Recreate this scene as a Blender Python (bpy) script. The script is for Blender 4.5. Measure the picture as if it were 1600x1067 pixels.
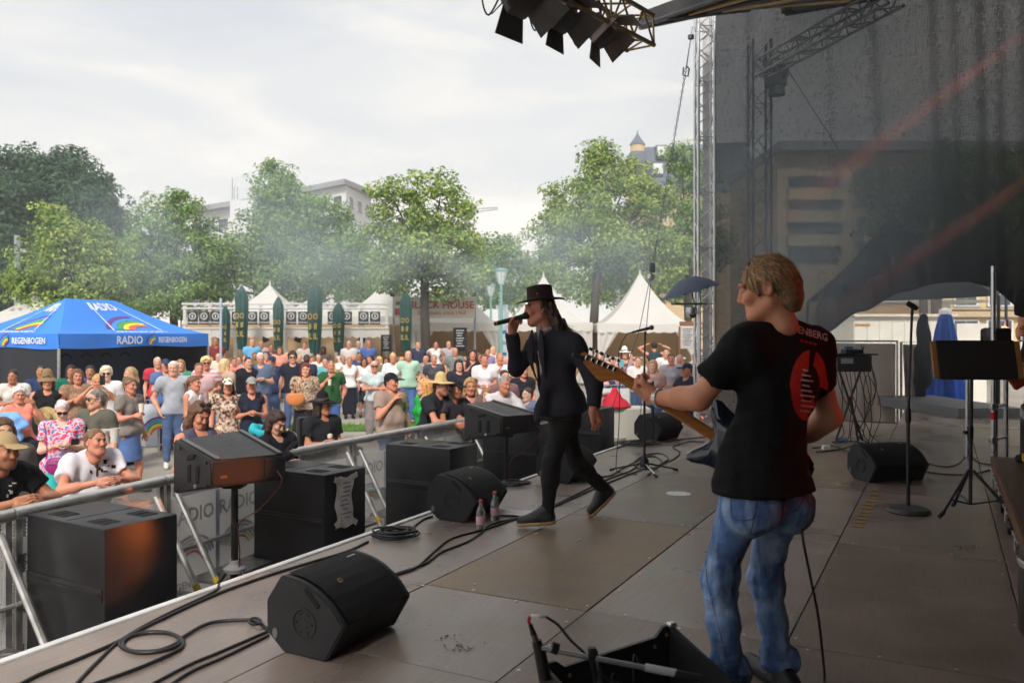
import bpy,bmesh,math,random
import numpy as np
from mathutils import Vector,Matrix,Quaternion
for _o in list(bpy.data.objects): bpy.data.objects.remove(_o,do_unlink=True)
SC = bpy.context.scene
COL = SC.collection
R = math.radians
F_PX,HOR,CAMZ = 1300.0,520.0,1.45       # focal length in photo pixels, horizon row, eye height over the stage floor
# ------------------------------------------------------------------ camera
cam_d = bpy.data.cameras.new('camera'); cam = bpy.data.objects.new('camera',cam_d); COL.objects.link(cam)
cam.location = (0,0,CAMZ); cam.rotation_euler = (R(90),0,0)
cam_d.sensor_width = 36; cam_d.lens = F_PX / 1600 * 36
cam_d.shift_y = -(533.5 - HOR) / 1600
cam_d.clip_start = 0.05; cam_d.clip_end = 3000
cam_d.dof.use_dof = True; cam_d.dof.focus_distance = 6.0; cam_d.dof.aperture_fstop = 3.2
SC.camera = cam
# ------------------------------------------------------------------ world
SUN_EL,SUN_AZ = R(42),R(186)
w = bpy.data.worlds.new('World'); SC.world = w; w.use_nodes = True
nt = w.node_tree; nt.nodes.clear()
def N(nt,t,**kw):
    n = nt.nodes.new(t)
    for k,v in kw.items():
        if k.startswith('i_'): n.inputs[k[2:].replace('_',' ')].default_value = v
        else: setattr(n,k,v)
    return n
sky = N(nt,'ShaderNodeTexSky',sky_type='NISHITA',sun_disc=False,sun_elevation=SUN_EL,sun_rotation=SUN_AZ)
bg1 = N(nt,'ShaderNodeBackground'); bg1.inputs[1].default_value = 0.10
nt.links.new(sky.outputs[0],bg1.inputs[0])
tc = N(nt,'ShaderNodeTexCoord'); mp = N(nt,'ShaderNodeMapping'); mp.inputs['Scale'].default_value = (1.6,1.6,6.5); mp.inputs['Rotation'].default_value = (0,R(8),0)
nt.links.new(tc.outputs['Generated'],mp.inputs[0])
nz = N(nt,'ShaderNodeTexNoise'); nz.inputs['Scale'].default_value = 1.9; nz.inputs['Detail'].default_value = 7; nz.inputs['Roughness'].default_value = .55; nz.inputs['Distortion'].default_value = .5
nt.links.new(mp.outputs[0],nz.inputs['Vector'])
cr = N(nt,'ShaderNodeValToRGB'); e = cr.color_ramp.elements
e[0].position = .30; e[0].color = (.575,.595,.625,1); e[1].position = .68; e[1].color = (.84,.80,.74,1)
m_ = e.new(.48); m_.color = (.66,.66,.66,1)
nt.links.new(nz.outputs[0],cr.inputs[0])
bg2 = N(nt,'ShaderNodeBackground'); bg2.inputs[1].default_value = .90
sxz = N(nt,'ShaderNodeSeparateXYZ'); nt.links.new(tc.outputs['Generated'],sxz.inputs[0])
hr = N(nt,'ShaderNodeMapRange'); hr.inputs[1].default_value = .0; hr.inputs[2].default_value = .34; hr.inputs[3].default_value = 1.0; hr.inputs[4].default_value = 0.0; nt.links.new(sxz.outputs[2],hr.inputs[0])
wm = N(nt,'ShaderNodeMixRGB',blend_type='MULTIPLY'); wm.inputs[2].default_value = (1.20,1.15,1.08,1); nt.links.new(hr.outputs[0],wm.inputs[0]); nt.links.new(cr.outputs[0],wm.inputs[1])      # thinner cloud, brighter and warmer, all round the horizon
nt.links.new(wm.outputs[0],bg2.inputs[0])
mx = N(nt,'ShaderNodeMixShader'); mx.inputs[0].default_value = .93
wo = N(nt,'ShaderNodeOutputWorld')
nt.links.new(bg1.outputs[0],mx.inputs[1]); nt.links.new(bg2.outputs[0],mx.inputs[2]); nt.links.new(mx.outputs[0],wo.inputs[0])
# ------------------------------------------------------------------ sun behind thin cloud
sd = bpy.data.lights.new('sun','SUN'); so = bpy.data.objects.new('sun',sd); COL.objects.link(so)
sd.energy = 2.5; sd.angle = R(12); sd.color = (1,.95,.89)
_dir = Vector((math.sin(SUN_AZ) * math.cos(SUN_EL),math.cos(SUN_AZ) * math.cos(SUN_EL),math.sin(SUN_EL)))
so.rotation_euler = _dir.to_track_quat('Z','Y').to_euler()
# ------------------------------------------------------------------ exposure
vs = SC.view_settings; vs.view_transform = 'Standard'; vs.look = 'None'; vs.gamma = 1; vs.exposure = 0.56; vs.use_curve_mapping = False
SC.cycles.volume_bounces = 1; SC.cycles.max_bounces = 6; SC.cycles.diffuse_bounces = 3; SC.cycles.glossy_bounces = 3; SC.cycles.transparent_max_bounces = 14
SC.cycles.use_adaptive_sampling = True; SC.cycles.adaptive_threshold = .05; SC.cycles.volume_step_rate = 4.0; SC.cycles.volume_max_steps = 24
# ------------------------------------------------------------------ places
def at(px,py,Y): return Vector(((px - 800) / F_PX * Y,Y,CAMZ - (py - HOR) / F_PX * Y))
def onz(px,py,z):
    Y = (CAMZ - z) * F_PX / (py - HOR); return Vector(((px - 800) / F_PX * Y,Y,z))
SA = Vector((-2.23,3.63,0)); _th = R(27.4)
U = Vector((math.sin(_th),math.cos(_th),0)); NN = Vector((math.cos(_th),-math.sin(_th),0))
def ST(u,n,z=0.0): return SA + U * u + NN * n + Vector((0,0,z))     # u along the stage lip, n into the stage
def gz(y):                                                            # ground rises gently away from the stage
    t = min(1,max(0,(y - 17) / 14)); return -0.85 + 0.30 * t * t * (3 - 2 * t)
# ------------------------------------------------------------------ materials
_mats = {}
def M(name,col=(.5,.5,.5),rough=.6,metal=0.0,var=.12,vs=6.0,bump=0.0,bs=60.0,spec=.5,emit=None,es=1.0,alpha=None,coat=0.0,attr=None,trans=0.0,sub=0.0,stretch=None,rvar=0.0):
    if name in _mats: return _mats[name]
    m = bpy.data.materials.new(name); m.use_nodes = True; _mats[name] = m
    t = m.node_tree; b = t.nodes['Principled BSDF']
    b.inputs['Roughness'].default_value = rough; b.inputs['Metallic'].default_value = metal
    b.inputs['Specular IOR Level'].default_value = spec; b.inputs['Coat Weight'].default_value = coat
    b.inputs['Transmission Weight'].default_value = trans
    if sub: b.inputs['Subsurface Weight'].default_value = sub; b.inputs['Subsurface Radius'].default_value = (.012,.004,.002)
    tcn = N(t,'ShaderNodeTexCoord'); vec = tcn.outputs['Object']
    if stretch:
        mpn = N(t,'ShaderNodeMapping'); mpn.inputs['Scale'].default_value = stretch; t.links.new(vec,mpn.inputs[0]); vec = mpn.outputs[0]
    if attr:
        a = N(t,'ShaderNodeVertexColor',layer_name=attr); csrc = a.outputs[0]
    else:
        rgb = N(t,'ShaderNodeRGB'); rgb.outputs[0].default_value = (*col,1); csrc = rgb.outputs[0]
    if var > 0:
        nz = N(t,'ShaderNodeTexNoise'); nz.inputs['Scale'].default_value = vs; nz.inputs['Detail'].default_value = 5
        t.links.new(vec,nz.inputs['Vector'])
        mr = N(t,'ShaderNodeMapRange'); mr.inputs[1].default_value = .3; mr.inputs[2].default_value = .7; mr.inputs[3].default_value = 1 - var; mr.inputs[4].default_value = 1 + var
        t.links.new(nz.outputs[0],mr.inputs[0])
        mul = N(t,'ShaderNodeVectorMath',operation='SCALE'); t.links.new(csrc,mul.inputs[0]); t.links.new(mr.outputs[0],mul.inputs['Scale'])
        csrc = mul.outputs[0]
        if rvar:
            mr2 = N(t,'ShaderNodeMapRange'); mr2.inputs[1].default_value = .3; mr2.inputs[2].default_value = .7; mr2.inputs[3].default_value = rough - rvar; mr2.inputs[4].default_value = rough + rvar
            t.links.new(nz.outputs[0],mr2.inputs[0]); t.links.new(mr2.outputs[0],b.inputs['Roughness'])
    t.links.new(csrc,b.inputs['Base Color'])
    if bump > 0:
        n2 = N(t,'ShaderNodeTexNoise'); n2.inputs['Scale'].default_value = bs; n2.inputs['Detail'].default_value = 3; t.links.new(vec,n2.inputs['Vector'])
        bp = N(t,'ShaderNodeBump'); bp.inputs['Strength'].default_value = bump; bp.inputs['Distance'].default_value = .01
        t.links.new(n2.outputs[0],bp.inputs['Height']); t.links.new(bp.outputs[0],b.inputs['Normal'])
    if emit: b.inputs['Emission Color'].default_value = (*emit,1); b.inputs['Emission Strength'].default_value = es
    if alpha is not None: b.inputs['Alpha'].default_value = alpha
    return m
def translucent(m,f,c):
    t = m.node_tree; b = t.nodes['Principled BSDF']; tr = N(t,'ShaderNodeBsdfTranslucent'); tr.inputs[0].default_value = (*c,1); mx = N(t,'ShaderNodeMixShader'); mx.inputs[0].default_value = f; t.links.new(b.outputs[0],mx.inputs[1]); t.links.new(tr.outputs[0],mx.inputs[2]); t.links.new(mx.outputs[0],t.nodes['Material Output'].inputs[0])
def srgb(r,g,b):
    f = lambda c: (c / 255 / 12.92) if c / 255 <= .04045 else ((c / 255 + .055) / 1.055) ** 2.4
    return (f(r),f(g),f(b))
def cloth(r,g,b):                                  # woven cloth in an everyday colour
    return M('cloth_%d_%d_%d' % (r,g,b),srgb(r,g,b),.9,var=.07,vs=16,bump=.2,bs=70,spec=.2)
# ------------------------------------------------------------------ objects
def link(name,me,mat=None,parent=None,loc=None,rz=None):
    o = bpy.data.objects.new(name,me); COL.objects.link(o)
    if mat is not None and me is not None and len(me.materials) == 0: me.materials.append(mat)
    if parent is not None: o.parent = parent
    if loc is not None: o.location = loc
    if rz is not None: o.rotation_euler = (0,0,rz)
    return o
def tag(o,label=None,cat=None,group=None,kind=None):
    if label: o['label'] = label
    if cat: o['category'] = cat
    if group: o['group'] = group
    if kind: o['kind'] = kind
    return o
def thing(name,label,cat,loc=(0,0,0),rz=0.0,group=None):
    o = bpy.data.objects.new(name,None); COL.objects.link(o); o.empty_display_size = .2
    o.location = loc; o.rotation_euler = (0,0,rz)
    return tag(o,label,cat,group)
def dup(root,loc,rz=None,label=None,parent=None):
    c = root.copy(); COL.objects.link(c); c.parent = parent
    if loc is not None: c.location = loc
    if rz is not None: c.rotation_euler = (0,0,rz)
    if label: c['label'] = label
    for ch in list(root.children): dup(ch,None,None,None,c)
    return c
class MB:
    """collects shapes into one mesh"""
    def __init__(s): s.v = []; s.f = []; s.mi = []; s.cm = 0
    def add(s,vs,fs):
        b = len(s.v); s.v += [tuple(v) for v in vs]; s.f += [tuple(i + b for i in f) for f in fs]; s.mi += [s.cm] * len(fs); return s
    def box(s,c,size,rz=0.0,m=None):
        x,y,z = [q / 2 for q in size]; c = Vector(c)
        rot = m if m is not None else Matrix.Rotation(rz,3,'Z')
        vs = [c + rot @ Vector((a * x,b * y,d * z)) for a in (-1,1) for b in (-1,1) for d in (-1,1)]
        return s.add(vs,[(0,1,3,2),(4,6,7,5),(0,4,5,1),(2,3,7,6),(0,2,6,4),(1,5,7,3)])
    def bbox(s,c,size,bev=.01,rz=0.0,m=None):
        bm = bmesh.new(); bmesh.ops.create_cube(bm,size=1)
        for v in bm.verts: v.co = Vector((v.co.x * size[0],v.co.y * size[1],v.co.z * size[2]))
        bmesh.ops.bevel(bm,geom=bm.edges[:],offset=bev,segments=2,affect='EDGES',profile=.5)
        rot = m if m is not None else Matrix.Rotation(rz,3,'Z'); c = Vector(c)
        bm.verts.index_update(); s.add([c + rot @ v.co for v in bm.verts],[[v.index for v in f.verts] for f in bm.faces]); bm.free(); return s
    def hexa(s,p):                               # eight corners: 0-3 bottom ring, 4-7 top ring
        return s.add(p,[(3,2,1,0),(4,5,6,7),(0,1,5,4),(1,2,6,5),(2,3,7,6),(3,0,4,7)])
    def tube(s,pts,r,n=8,r2=None,cap=True):
        pts = [Vector(p) for p in pts]; L = len(pts); vs = []; ref = None
        for i,p in enumerate(pts):
            t = (pts[min(i + 1,L - 1)] - pts[max(i - 1,0)]).normalized()
            if ref is None:
                ref = t.orthogonal().normalized()
            ref = (ref - t * ref.dot(t))
            ref = ref.normalized() if ref.length > 1e-5 else t.orthogonal().normalized()
            b = t.cross(ref); rr = (r[i] if isinstance(r,(list,tuple)) else (r if r2 is None else r + (r2 - r) * i / max(1,L - 1)))
            for k in range(n):
                a = 2 * math.pi * k / n; vs.append(p + ref * math.cos(a) * rr + b * math.sin(a) * rr)
        fs = [(i * n + k,i * n + (k + 1) % n,(i + 1) * n + (k + 1) % n,(i + 1) * n + k) for i in range(L - 1) for k in range(n)]
        if cap: fs += [tuple(range(n - 1,-1,-1)),tuple(range((L - 1) * n,L * n))]
        return s.add(vs,fs)
    def lathe(s,prof,c=(0,0,0),n=16,m=None,cap=True,sx=1,sy=1):
        c = Vector(c); m = m if m is not None else Matrix.Identity(3); L = len(prof)
        vs = [c + m @ Vector((r * math.cos(2 * math.pi * k / n) * sx,r * math.sin(2 * math.pi * k / n) * sy,z)) for r,z in prof for k in range(n)]
        fs = [(i * n + k,i * n + (k + 1) % n,(i + 1) * n + (k + 1) % n,(i + 1) * n + k) for i in range(L - 1) for k in range(n)]
        if cap: fs += [tuple(range(n - 1,-1,-1)),tuple(range((L - 1) * n,L * n))]
        return s.add(vs,fs)
    def prism(s,poly,d,o=(0,0,0),ax=(1,0,0),ay=(0,0,1)):
        """polygon in the plane (ax, ay) through o, pushed along vector d"""
        o,ax,ay,d = Vector(o),Vector(ax),Vector(ay),Vector(d); n = len(poly)
        a = [o + ax * p[0] + ay * p[1] for p in poly]
        return s.add(a + [p + d for p in a],[tuple(range(n - 1,-1,-1)),tuple(range(n,2 * n))] + [(i,(i + 1) % n,n + (i + 1) % n,n + i) for i in range(n)])
    def grid(s,fn,nu,nv):
        vs = [fn(i / nu,j / nv) for i in range(nu + 1) for j in range(nv + 1)]
        return s.add(vs,[(i * (nv + 1) + j,(i + 1) * (nv + 1) + j,(i + 1) * (nv + 1) + j + 1,i * (nv + 1) + j + 1) for i in range(nu) for j in range(nv)])
    def mesh(s,name,smooth=False,fix=True):
        me = bpy.data.meshes.new(name); me.from_pydata(s.v,[],s.f)
        if any(s.mi): me.polygons.foreach_set('material_index',s.mi)
        if fix:
            bm = bmesh.new(); bm.from_mesh(me); bmesh.ops.recalc_face_normals(bm,faces=bm.faces); bm.to_mesh(me); bm.free()
        if smooth:
            me.polygons.foreach_set('use_smooth',[True] * len(me.polygons))
            if smooth != 'all': me.set_sharp_from_angle(angle=R(40))
        me.update(); return me
    def build(s,name,mat=None,parent=None,loc=None,rz=None,smooth=False,fix=True,mats=None):
        me = s.mesh(name,smooth,fix)
        if mats:
            for q in mats: me.materials.append(q)
        return link(name,me,mat,parent,loc,rz)
def wpart(root):                                   # children built in world coordinates: undo the root's place
    inv = Matrix.LocRotScale(root.location,root.rotation_euler.to_quaternion(),None).inverted()
    for c in root.children: c.matrix_parent_inverse = inv
def catmull(pts,n=6):
    pts = [Vector(p) for p in pts]; P = [pts[0] * 2 - pts[1]] + pts + [pts[-1] * 2 - pts[-2]]; out = []
    for i in range(1,len(P) - 2):
        for k in range(n):
            t = k / n; a,b,c,d = P[i - 1],P[i],P[i + 1],P[i + 2]
            out.append(.5 * ((2 * b) + (c - a) * t + (2 * a - 5 * b + 4 * c - d) * t * t + (3 * b - a - 3 * c + d) * t ** 3))
    out.append(pts[-1]); return out
_txt = {}
def _unit_text(s,bold,res):
    cu = bpy.data.curves.new('t','FONT'); cu.body = s; cu.size = 1.0; cu.align_x = 'CENTER'; cu.align_y = 'CENTER'; cu.offset = bold; cu.resolution_u = res
    o = bpy.data.objects.new('t',cu); COL.objects.link(o)
    dg = bpy.context.evaluated_depsgraph_get(); me = bpy.data.meshes.new_from_object(o.evaluated_get(dg)); bpy.data.objects.remove(o); bpy.data.curves.remove(cu)
    me.materials.clear(); _txt[(s,bold)] = me
for _s in ('RADIO','REGENBOGEN','BLACK HOUSE','Best steaks since 1968','Eichbaum','O','8','IL',"'DENBERG"): _unit_text(_s,.02,2)      # while the scene is still empty
def text_mesh(s,size=1.0,bold=0.0,sx=1.0,res=3):
    me = _txt[(s,.02)].copy(); v = np.zeros(len(me.vertices) * 3,np.float32); me.vertices.foreach_get('co',v); v = v.reshape(-1,3) * size; v[:,0] *= sx; me.vertices.foreach_set('co',v.ravel()); me.update(); return me
def lettering(name,s,mat,parent,o,ax,ay,size,**kw):
    """flat lettering lying in the plane (ax right, ay up) at o"""
    me = text_mesh(s,size,**kw); ax,ay = Vector(ax).normalized(),Vector(ay).normalized(); o = Vector(o)
    nrm = ax.cross(ay)
    for v in me.vertices: v.co = o + ax * v.co.x + ay * v.co.y + nrm * v.co.z
    return link(name,me,mat,parent)
# ------------------------------------------------------------------ smooth solids from distance fields (bodies, clothes, hair)
class SDF:
    def __init__(s,lo,hi,h):
        s.h = h; s.lo = np.array(lo,float) - 2 * h; n = np.ceil((np.array(hi) + 2 * h - s.lo) / h).astype(int) + 1
        s.n = n; s.ax = [(s.lo[i] + h * np.arange(n[i])).astype(np.float32) for i in range(3)]
        s.d = np.full(n,9.0,np.float32)
    def win(s,lo,hi):
        a = np.clip(np.floor((np.array(lo) - s.lo) / s.h).astype(int),0,s.n); b = np.clip(np.ceil((np.array(hi) - s.lo) / s.h).astype(int) + 1,0,s.n)
        if np.any(b <= a): return None,None
        sl = tuple(slice(a[i],b[i]) for i in range(3))
        return sl,(s.ax[0][sl[0]][:,None,None],s.ax[1][sl[1]][None,:,None],s.ax[2][sl[2]][None,None,:])
    def join(s,sl,dist,k,sub=False):
        c = s.d[sl]
        if sub:
            hh = np.clip(.5 - .5 * (c + dist) / k,0,1); s.d[sl] = c * (1 - hh) - dist * hh + k * hh * (1 - hh)
        else:
            hh = np.clip(.5 + .5 * (c - dist) / k,0,1); s.d[sl] = c * (1 - hh) + dist * hh - k * hh * (1 - hh)
    def cone(s,a,b,ra,rb=None,k=.02,fa=False,fb=False,sub=False,flat=None):
        rb = ra if rb is None else rb; a = np.array(a,float); b = np.array(b,float); pad = max(ra,rb) + k + 2 * s.h
        sl,P = s.win(np.minimum(a,b) - pad,np.maximum(a,b) + pad)
        if sl is None: return s
        ab = b - a; L2 = float(ab @ ab) + 1e-9; L = math.sqrt(L2)
        x,y,z = P[0] - a[0],P[1] - a[1],P[2] - a[2]
        tt = (x * ab[0] + y * ab[1] + z * ab[2]) / L2; t = np.clip(tt,0,1)
        dx,dy,dz = x - t * ab[0],y - t * ab[1],z - t * ab[2]
        q = dx * dx + dy * dy + dz * dz
        if flat is not None:                       # squash along a direction
            fd,fk = flat; fd = np.array(fd,float); fd /= np.linalg.norm(fd); c = dx * fd[0] + dy * fd[1] + dz * fd[2]; q = q + c * c * (fk * fk - 1)
        d = np.sqrt(q) - (ra + (rb - ra) * t)
        if fb: d = np.maximum(d,(tt - 1) * L)
        if fa: d = np.maximum(d,-tt * L)
        s.join(sl,d,k,sub); return s
    def ell(s,c,r,m=None,k=.02,sub=False):
        c = np.array(c,float); r = np.array(r,float); pad = r.max() + k + 2 * s.h; sl,P = s.win(c - pad,c + pad)
        if sl is None: return s
        x,y,z = P[0] - c[0],P[1] - c[1],P[2] - c[2]
        if m is not None: m = np.array(m,float); x,y,z = [x * m[i][0] + y * m[i][1] + z * m[i][2] for i in range(3)]   # rows of m: local axes
        k0 = np.sqrt((x / r[0]) ** 2 + (y / r[1]) ** 2 + (z / r[2]) ** 2); k1 = np.sqrt((x / r[0] ** 2) ** 2 + (y / r[1] ** 2) ** 2 + (z / r[2] ** 2) ** 2) + 1e-6
        s.join(sl,k0 * (k0 - 1) / k1,k,sub); return s
    def clip(s,p,n):
        n = np.array(n,float); n /= np.linalg.norm(n); p = np.array(p,float)
        s.d = np.maximum(s.d,((s.ax[0] - p[0]) * n[0])[:,None,None] + ((s.ax[1] - p[1]) * n[1])[None,:,None] + ((s.ax[2] - p[2]) * n[2])[None,None,:]); return s
    def ripple(s,amp,fr,seed=0,dirs=4,sq=(1,1,1)):
        rg = np.random.RandomState(seed); f = np.zeros_like(s.d)
        for i in range(dirs):
            v = rg.normal(size=3) * np.array(sq); v /= np.linalg.norm(v); v *= fr * (.6 + .9 * rg.rand()); ph = rg.rand() * 6.28
            f += np.sin((s.ax[0] * v[0])[:,None,None] + (s.ax[1] * v[1])[None,:,None] + (s.ax[2] * v[2])[None,None,:] + ph)
        s.d += (amp / math.sqrt(dirs)) * f; return s
    def net(s):
        d = s.d; ins = d < 0; n = np.array(d.shape)
        C = [ins[i:n[0] - 1 + i,j:n[1] - 1 + j,k:n[2] - 1 + k] for i in (0,1) for j in (0,1) for k in (0,1)]
        cnt = np.zeros(n - 1,np.int8)
        for c in C: cnt += c
        act = (cnt > 0) & (cnt < 8); idx = np.argwhere(act)
        if len(idx) == 0: return np.zeros((0,3)),np.zeros((0,4),int)
        ids = np.full(n - 1,-1,np.int64); ids[act] = np.arange(len(idx))
        val = {}
        for i in (0,1):
            for j in (0,1):
                for k in (0,1): val[(i,j,k)] = d[idx[:,0] + i,idx[:,1] + j,idx[:,2] + k]
        acc = np.zeros((len(idx),3)); num = np.zeros(len(idx))
        for A in val:
            for ax in range(3):
                if A[ax] == 0:
                    B = list(A); B[ax] = 1; B = tuple(B); va,vb = val[A],val[B]; m = (va < 0) != (vb < 0)
                    t = np.where(m,va / np.where(m,va - vb,1),0); p = np.repeat(np.array([A],float),len(idx),0); p[:,ax] += t
                    acc += p * m[:,None]; num += m
        V = s.lo + s.h * (idx + acc / num[:,None])
        Q = []
        for ax in range(3):
            sl0 = [slice(None)] * 3; sl1 = [slice(None)] * 3; sl0[ax] = slice(0,-1); sl1[ax] = slice(1,None)
            a,b = ins[tuple(sl0)],ins[tuple(sl1)]; e = np.argwhere(a != b); o1,o2 = (ax + 1) % 3,(ax + 2) % 3
            ok = (e[:,o1] > 0) & (e[:,o2] > 0) & (e[:,o1] < n[o1] - 1) & (e[:,o2] < n[o2] - 1); e = e[ok]
            def cid(p,q):
                c = e.copy(); c[:,o1] -= p; c[:,o2] -= q; return ids[c[:,0],c[:,1],c[:,2]]
            q = np.stack([cid(1,1),cid(0,1),cid(0,0),cid(1,0)],1); fl = ~a[e[:,0],e[:,1],e[:,2]]
            q[fl] = q[fl][:,::-1]; Q.append(q)
        return V,np.concatenate(Q)
def np_mesh(name,V,Q,col=None,smooth=True):
    me = bpy.data.meshes.new(name); V = np.asarray(V,np.float32); Q = np.asarray(Q,np.int32); nq,w_ = Q.shape
    me.vertices.add(len(V)); me.vertices.foreach_set('co',V.ravel()); me.loops.add(nq * w_); me.loops.foreach_set('vertex_index',Q.ravel())
    me.polygons.add(nq); me.polygons.foreach_set('loop_start',np.arange(nq,dtype=np.int32) * w_); me.polygons.foreach_set('loop_total',np.full(nq,w_,np.int32))
    me.update(calc_edges=True); me.validate()
    if smooth: me.polygons.foreach_set('use_smooth',np.ones(len(me.polygons),bool))
    if col is not None:
        a = me.color_attributes.new('Col','FLOAT_COLOR','POINT'); c = np.ones((len(V),4),np.float32); c[:,:3] = col; a.data.foreach_set('color',c.ravel())
    return me
def merge(parts):
    V = []; Q = []; Cc = []; b = 0
    for v,q,c in parts: V.append(v); Q.append(q + b); Cc.append(c); b += len(v)
    return np.concatenate(V),np.concatenate(Q),np.concatenate(Cc)
# ================================================================== people
SKIN_M = M('skin',rough=.5,var=.06,vs=14,attr='Col',spec=.35,sub=.08)
def hairmat(c):
    return M('hair_%d_%d_%d' % c,srgb(*c),.5,var=.45,vs=38,bump=.6,bs=130,spec=.4,stretch=(1,1,.25))
SK = {'l': srgb(214,160,134),'p': srgb(224,178,156),'r': srgb(205,138,112),'t': srgb(178,120,88),'d': srgb(78,50,38)}
def V3(v): return np.array(v,float)
def unit(v): v = V3(v); return v / (np.linalg.norm(v) + 1e-9)
def frame(fwd,up=(0,0,1)):
    f = unit(fwd); s = unit(np.cross(f,V3(up))); u = np.cross(s,f); return s,f,u          # side (its right), forward, up
class Head:
    def __init__(s,c,fwd,up=(0,0,1),k=1.0): s.c = V3(c); s.s,s.f,s.u = frame(fwd,up); s.k = k
    def p(s,x,y,z): return s.c + s.k * (s.s * x + s.f * y + s.u * z)
    def m(s): return [s.s,s.f,s.u]
    def loc(s,V): q = (V - s.c) / s.k; return q @ s.s,q @ s.f,q @ s.u
def head_field(H,h,fem=False,full=1.0):
    k = H.k; S = SDF(H.c - .17 * k - .02,H.c + .17 * k + .02,h); m = H.m(); E = lambda c,r,kk=.02,sub=False: S.ell(H.p(*c),[q * k for q in r],m,kk * k,sub)
    C = lambda a,b,ra,rb,kk=.012,sub=False: S.cone(H.p(*a),H.p(*b),ra * k,rb * k,kk * k,sub=sub)
    E((0,-.016,.032),(.074,.094,.088)); E((0,.022,-.035),(.057 * full,.066,.083),.03)
    C((0,.062,-.094),(0,.055,-.088),.026 if not fem else .022,.03,.03)
    for q in (-1,1):
        C((q * .052,-.005,-.055),(q * .022,.06,-.092),.02,.022,.03)              # jaw
        E((q * .036,.066,-.018),(.026,.024,.024),.02)                              # cheek
        E((q * .031,.101,.017),(.019,.013,.010),.014,True)                         # socket
        E((q * .031,.079,.015),(.0155,.0125,.0125),.003)                            # eye
        C((q * .014,.092,.036),(q * .048,.078,.036),.008,.006,.012)               # brow
        C((q * .012,.088,-.03),(q * .017,.086,-.033),.009,.008,.008)              # nostril wing
        E((q * .077,-.012,.0),(.009,.019,.031),.006); E((q * .083,-.008,.004),(.006,.01,.017),.006,True)
    C((0,.088,.026),(0,.104,-.022),.008,.0118,.012); E((0,.1015,-.026),(.0105,.0105,.0095),.008)
    C((-.02,.083,-.056),(.02,.083,-.056),.006,.006,.008); C((-.017,.083,-.067),(.017,.083,-.067),.0075,.0075,.008)
    C((0,-.02,-.06),(0,-.035,-.15),.053 if not fem else .046,.056 if not fem else .047,.03)
    return S
def head_colour(H,V,skin,hairc,lip=None,beard=None):
    lip = np.array(skin) * np.array([.86,.60,.58]) if lip is None else lip
    x,y,z = H.loc(V); n = len(V); c = np.repeat(np.array([skin]),n,0)
    def mixin(w,col):
        w = np.clip(w,0,1)[:,None]; c[:] = c * (1 - w) + np.array(col) * w
    red = np.exp(-(((np.abs(x) - .042) / .02) ** 2 + ((z + .018) / .02) ** 2)) * (y > .03) * .3; mixin(red,np.array(skin) * np.array([1.02,.74,.7]))
    if beard: mixin(((z < -.045) & (y > .0) & (z > -.13)) * .5 * (1 - np.exp(-((z + .06) / .01) ** 2) * (np.abs(x) < .02)),beard)
    mixin((1.25 - np.sqrt((x / .021) ** 2 + ((z + .0615) / .0095) ** 2)) * 2 * (y > .07),lip)
    mixin((1.15 - np.sqrt(((np.abs(x) - .031) / .027) ** 2 + ((z - .038) / .0058) ** 2)) * 2 * (y > .06),np.array(hairc) * .4 + np.array(skin) * .32)
    mixin((1.1 - np.sqrt(((np.abs(x) - .031) / .0165) ** 2 + ((z - .0155) / .0075) ** 2)) * 4 * (y > .06),np.array(skin) * .35 + .2)
    mixin((1.2 - np.sqrt(((np.abs(x) - .031) / .0068) ** 2 + ((z - .0155) / .0068) ** 2)) * 4 * (y > .06),(.03,.02,.015))
    mixin((1.15 - np.sqrt(((np.abs(x) - .031) / .02) ** 2 + ((z - .0245) / .0032) ** 2)) * 3 * (y > .06),np.array(skin) * .3)
    return c
def hair_field(H,h,style,seed=0):
    k = H.k; lo,hi = .19,.19; S = SDF(H.c - V3([.21,.21,.48 if style in ('long','pony','mid') else .2]) * k,H.c + V3([.21,.21,.2]) * k,h); m = H.m()
    E = lambda c,r,kk=.015,sub=False: S.ell(H.p(*c),[q * k for q in r],m,kk * k,sub)
    C = lambda a,b,ra,rb,kk=.03,sub=False: S.cone(H.p(*a),H.p(*b),ra * k,rb * k,kk * k,sub=sub)
    th = {'short': .0065,'crop': .003,'bun': .01,'pony': .01,'mid': .018,'long': .016,'curly': .026,'fringe': .007}.get(style,.01)
    E((0,-.02,.034),(.074 + th,.094 + th,.088 + th * 1.1))
    if style in ('short','crop','fringe','curly'):
        C((0,-.075,.0),(0,-.075,-.055),.045 + th * .6,.03 + th)
    S.clip(H.p(0,.066,.084 if style in ('short','crop','fringe') else .074),H.f * .74 - H.u * .67)
    if style in ('long','mid','pony','bun','curly'):
        pass
    if style == 'long':
        for q in (-1,1):
            C((q * .066,-.0,.03),(q * .084,-.015,-.10),.028,.032); C((q * .084,-.015,-.10),(q * .095,.02,-.30),.034,.022)
        C((0,-.075,.0),(0,-.085,-.14),.07,.075); C((0,-.085,-.14),(0,-.10,-.36),.078,.045)
    if style == 'mid':
        for q in (-1,1): C((q * .066,-.005,.03),(q * .078,-.005,-.12),.03,.034)
        C((0,-.07,.0),(0,-.07,-.13),.072,.07)
    if style == 'pony':
        C((0,-.10,.03),(0,-.15,-.02),.03,.034); C((0,-.15,-.02),(0,-.13,-.26),.036,.014)
    if style == 'bun': E((0,-.085,.105),(.042,.042,.04))
    E((0,.096,-.005),(.062,.06,.072),.015,True)                                  # keep the face free
    amp = {'curly': .010,'long': .005,'short': .004}.get(style,.004)
    S.ripple(amp * k,95,seed,6); S.ripple(amp * .8 * k,190,seed + 1,4)
    return S
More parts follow.
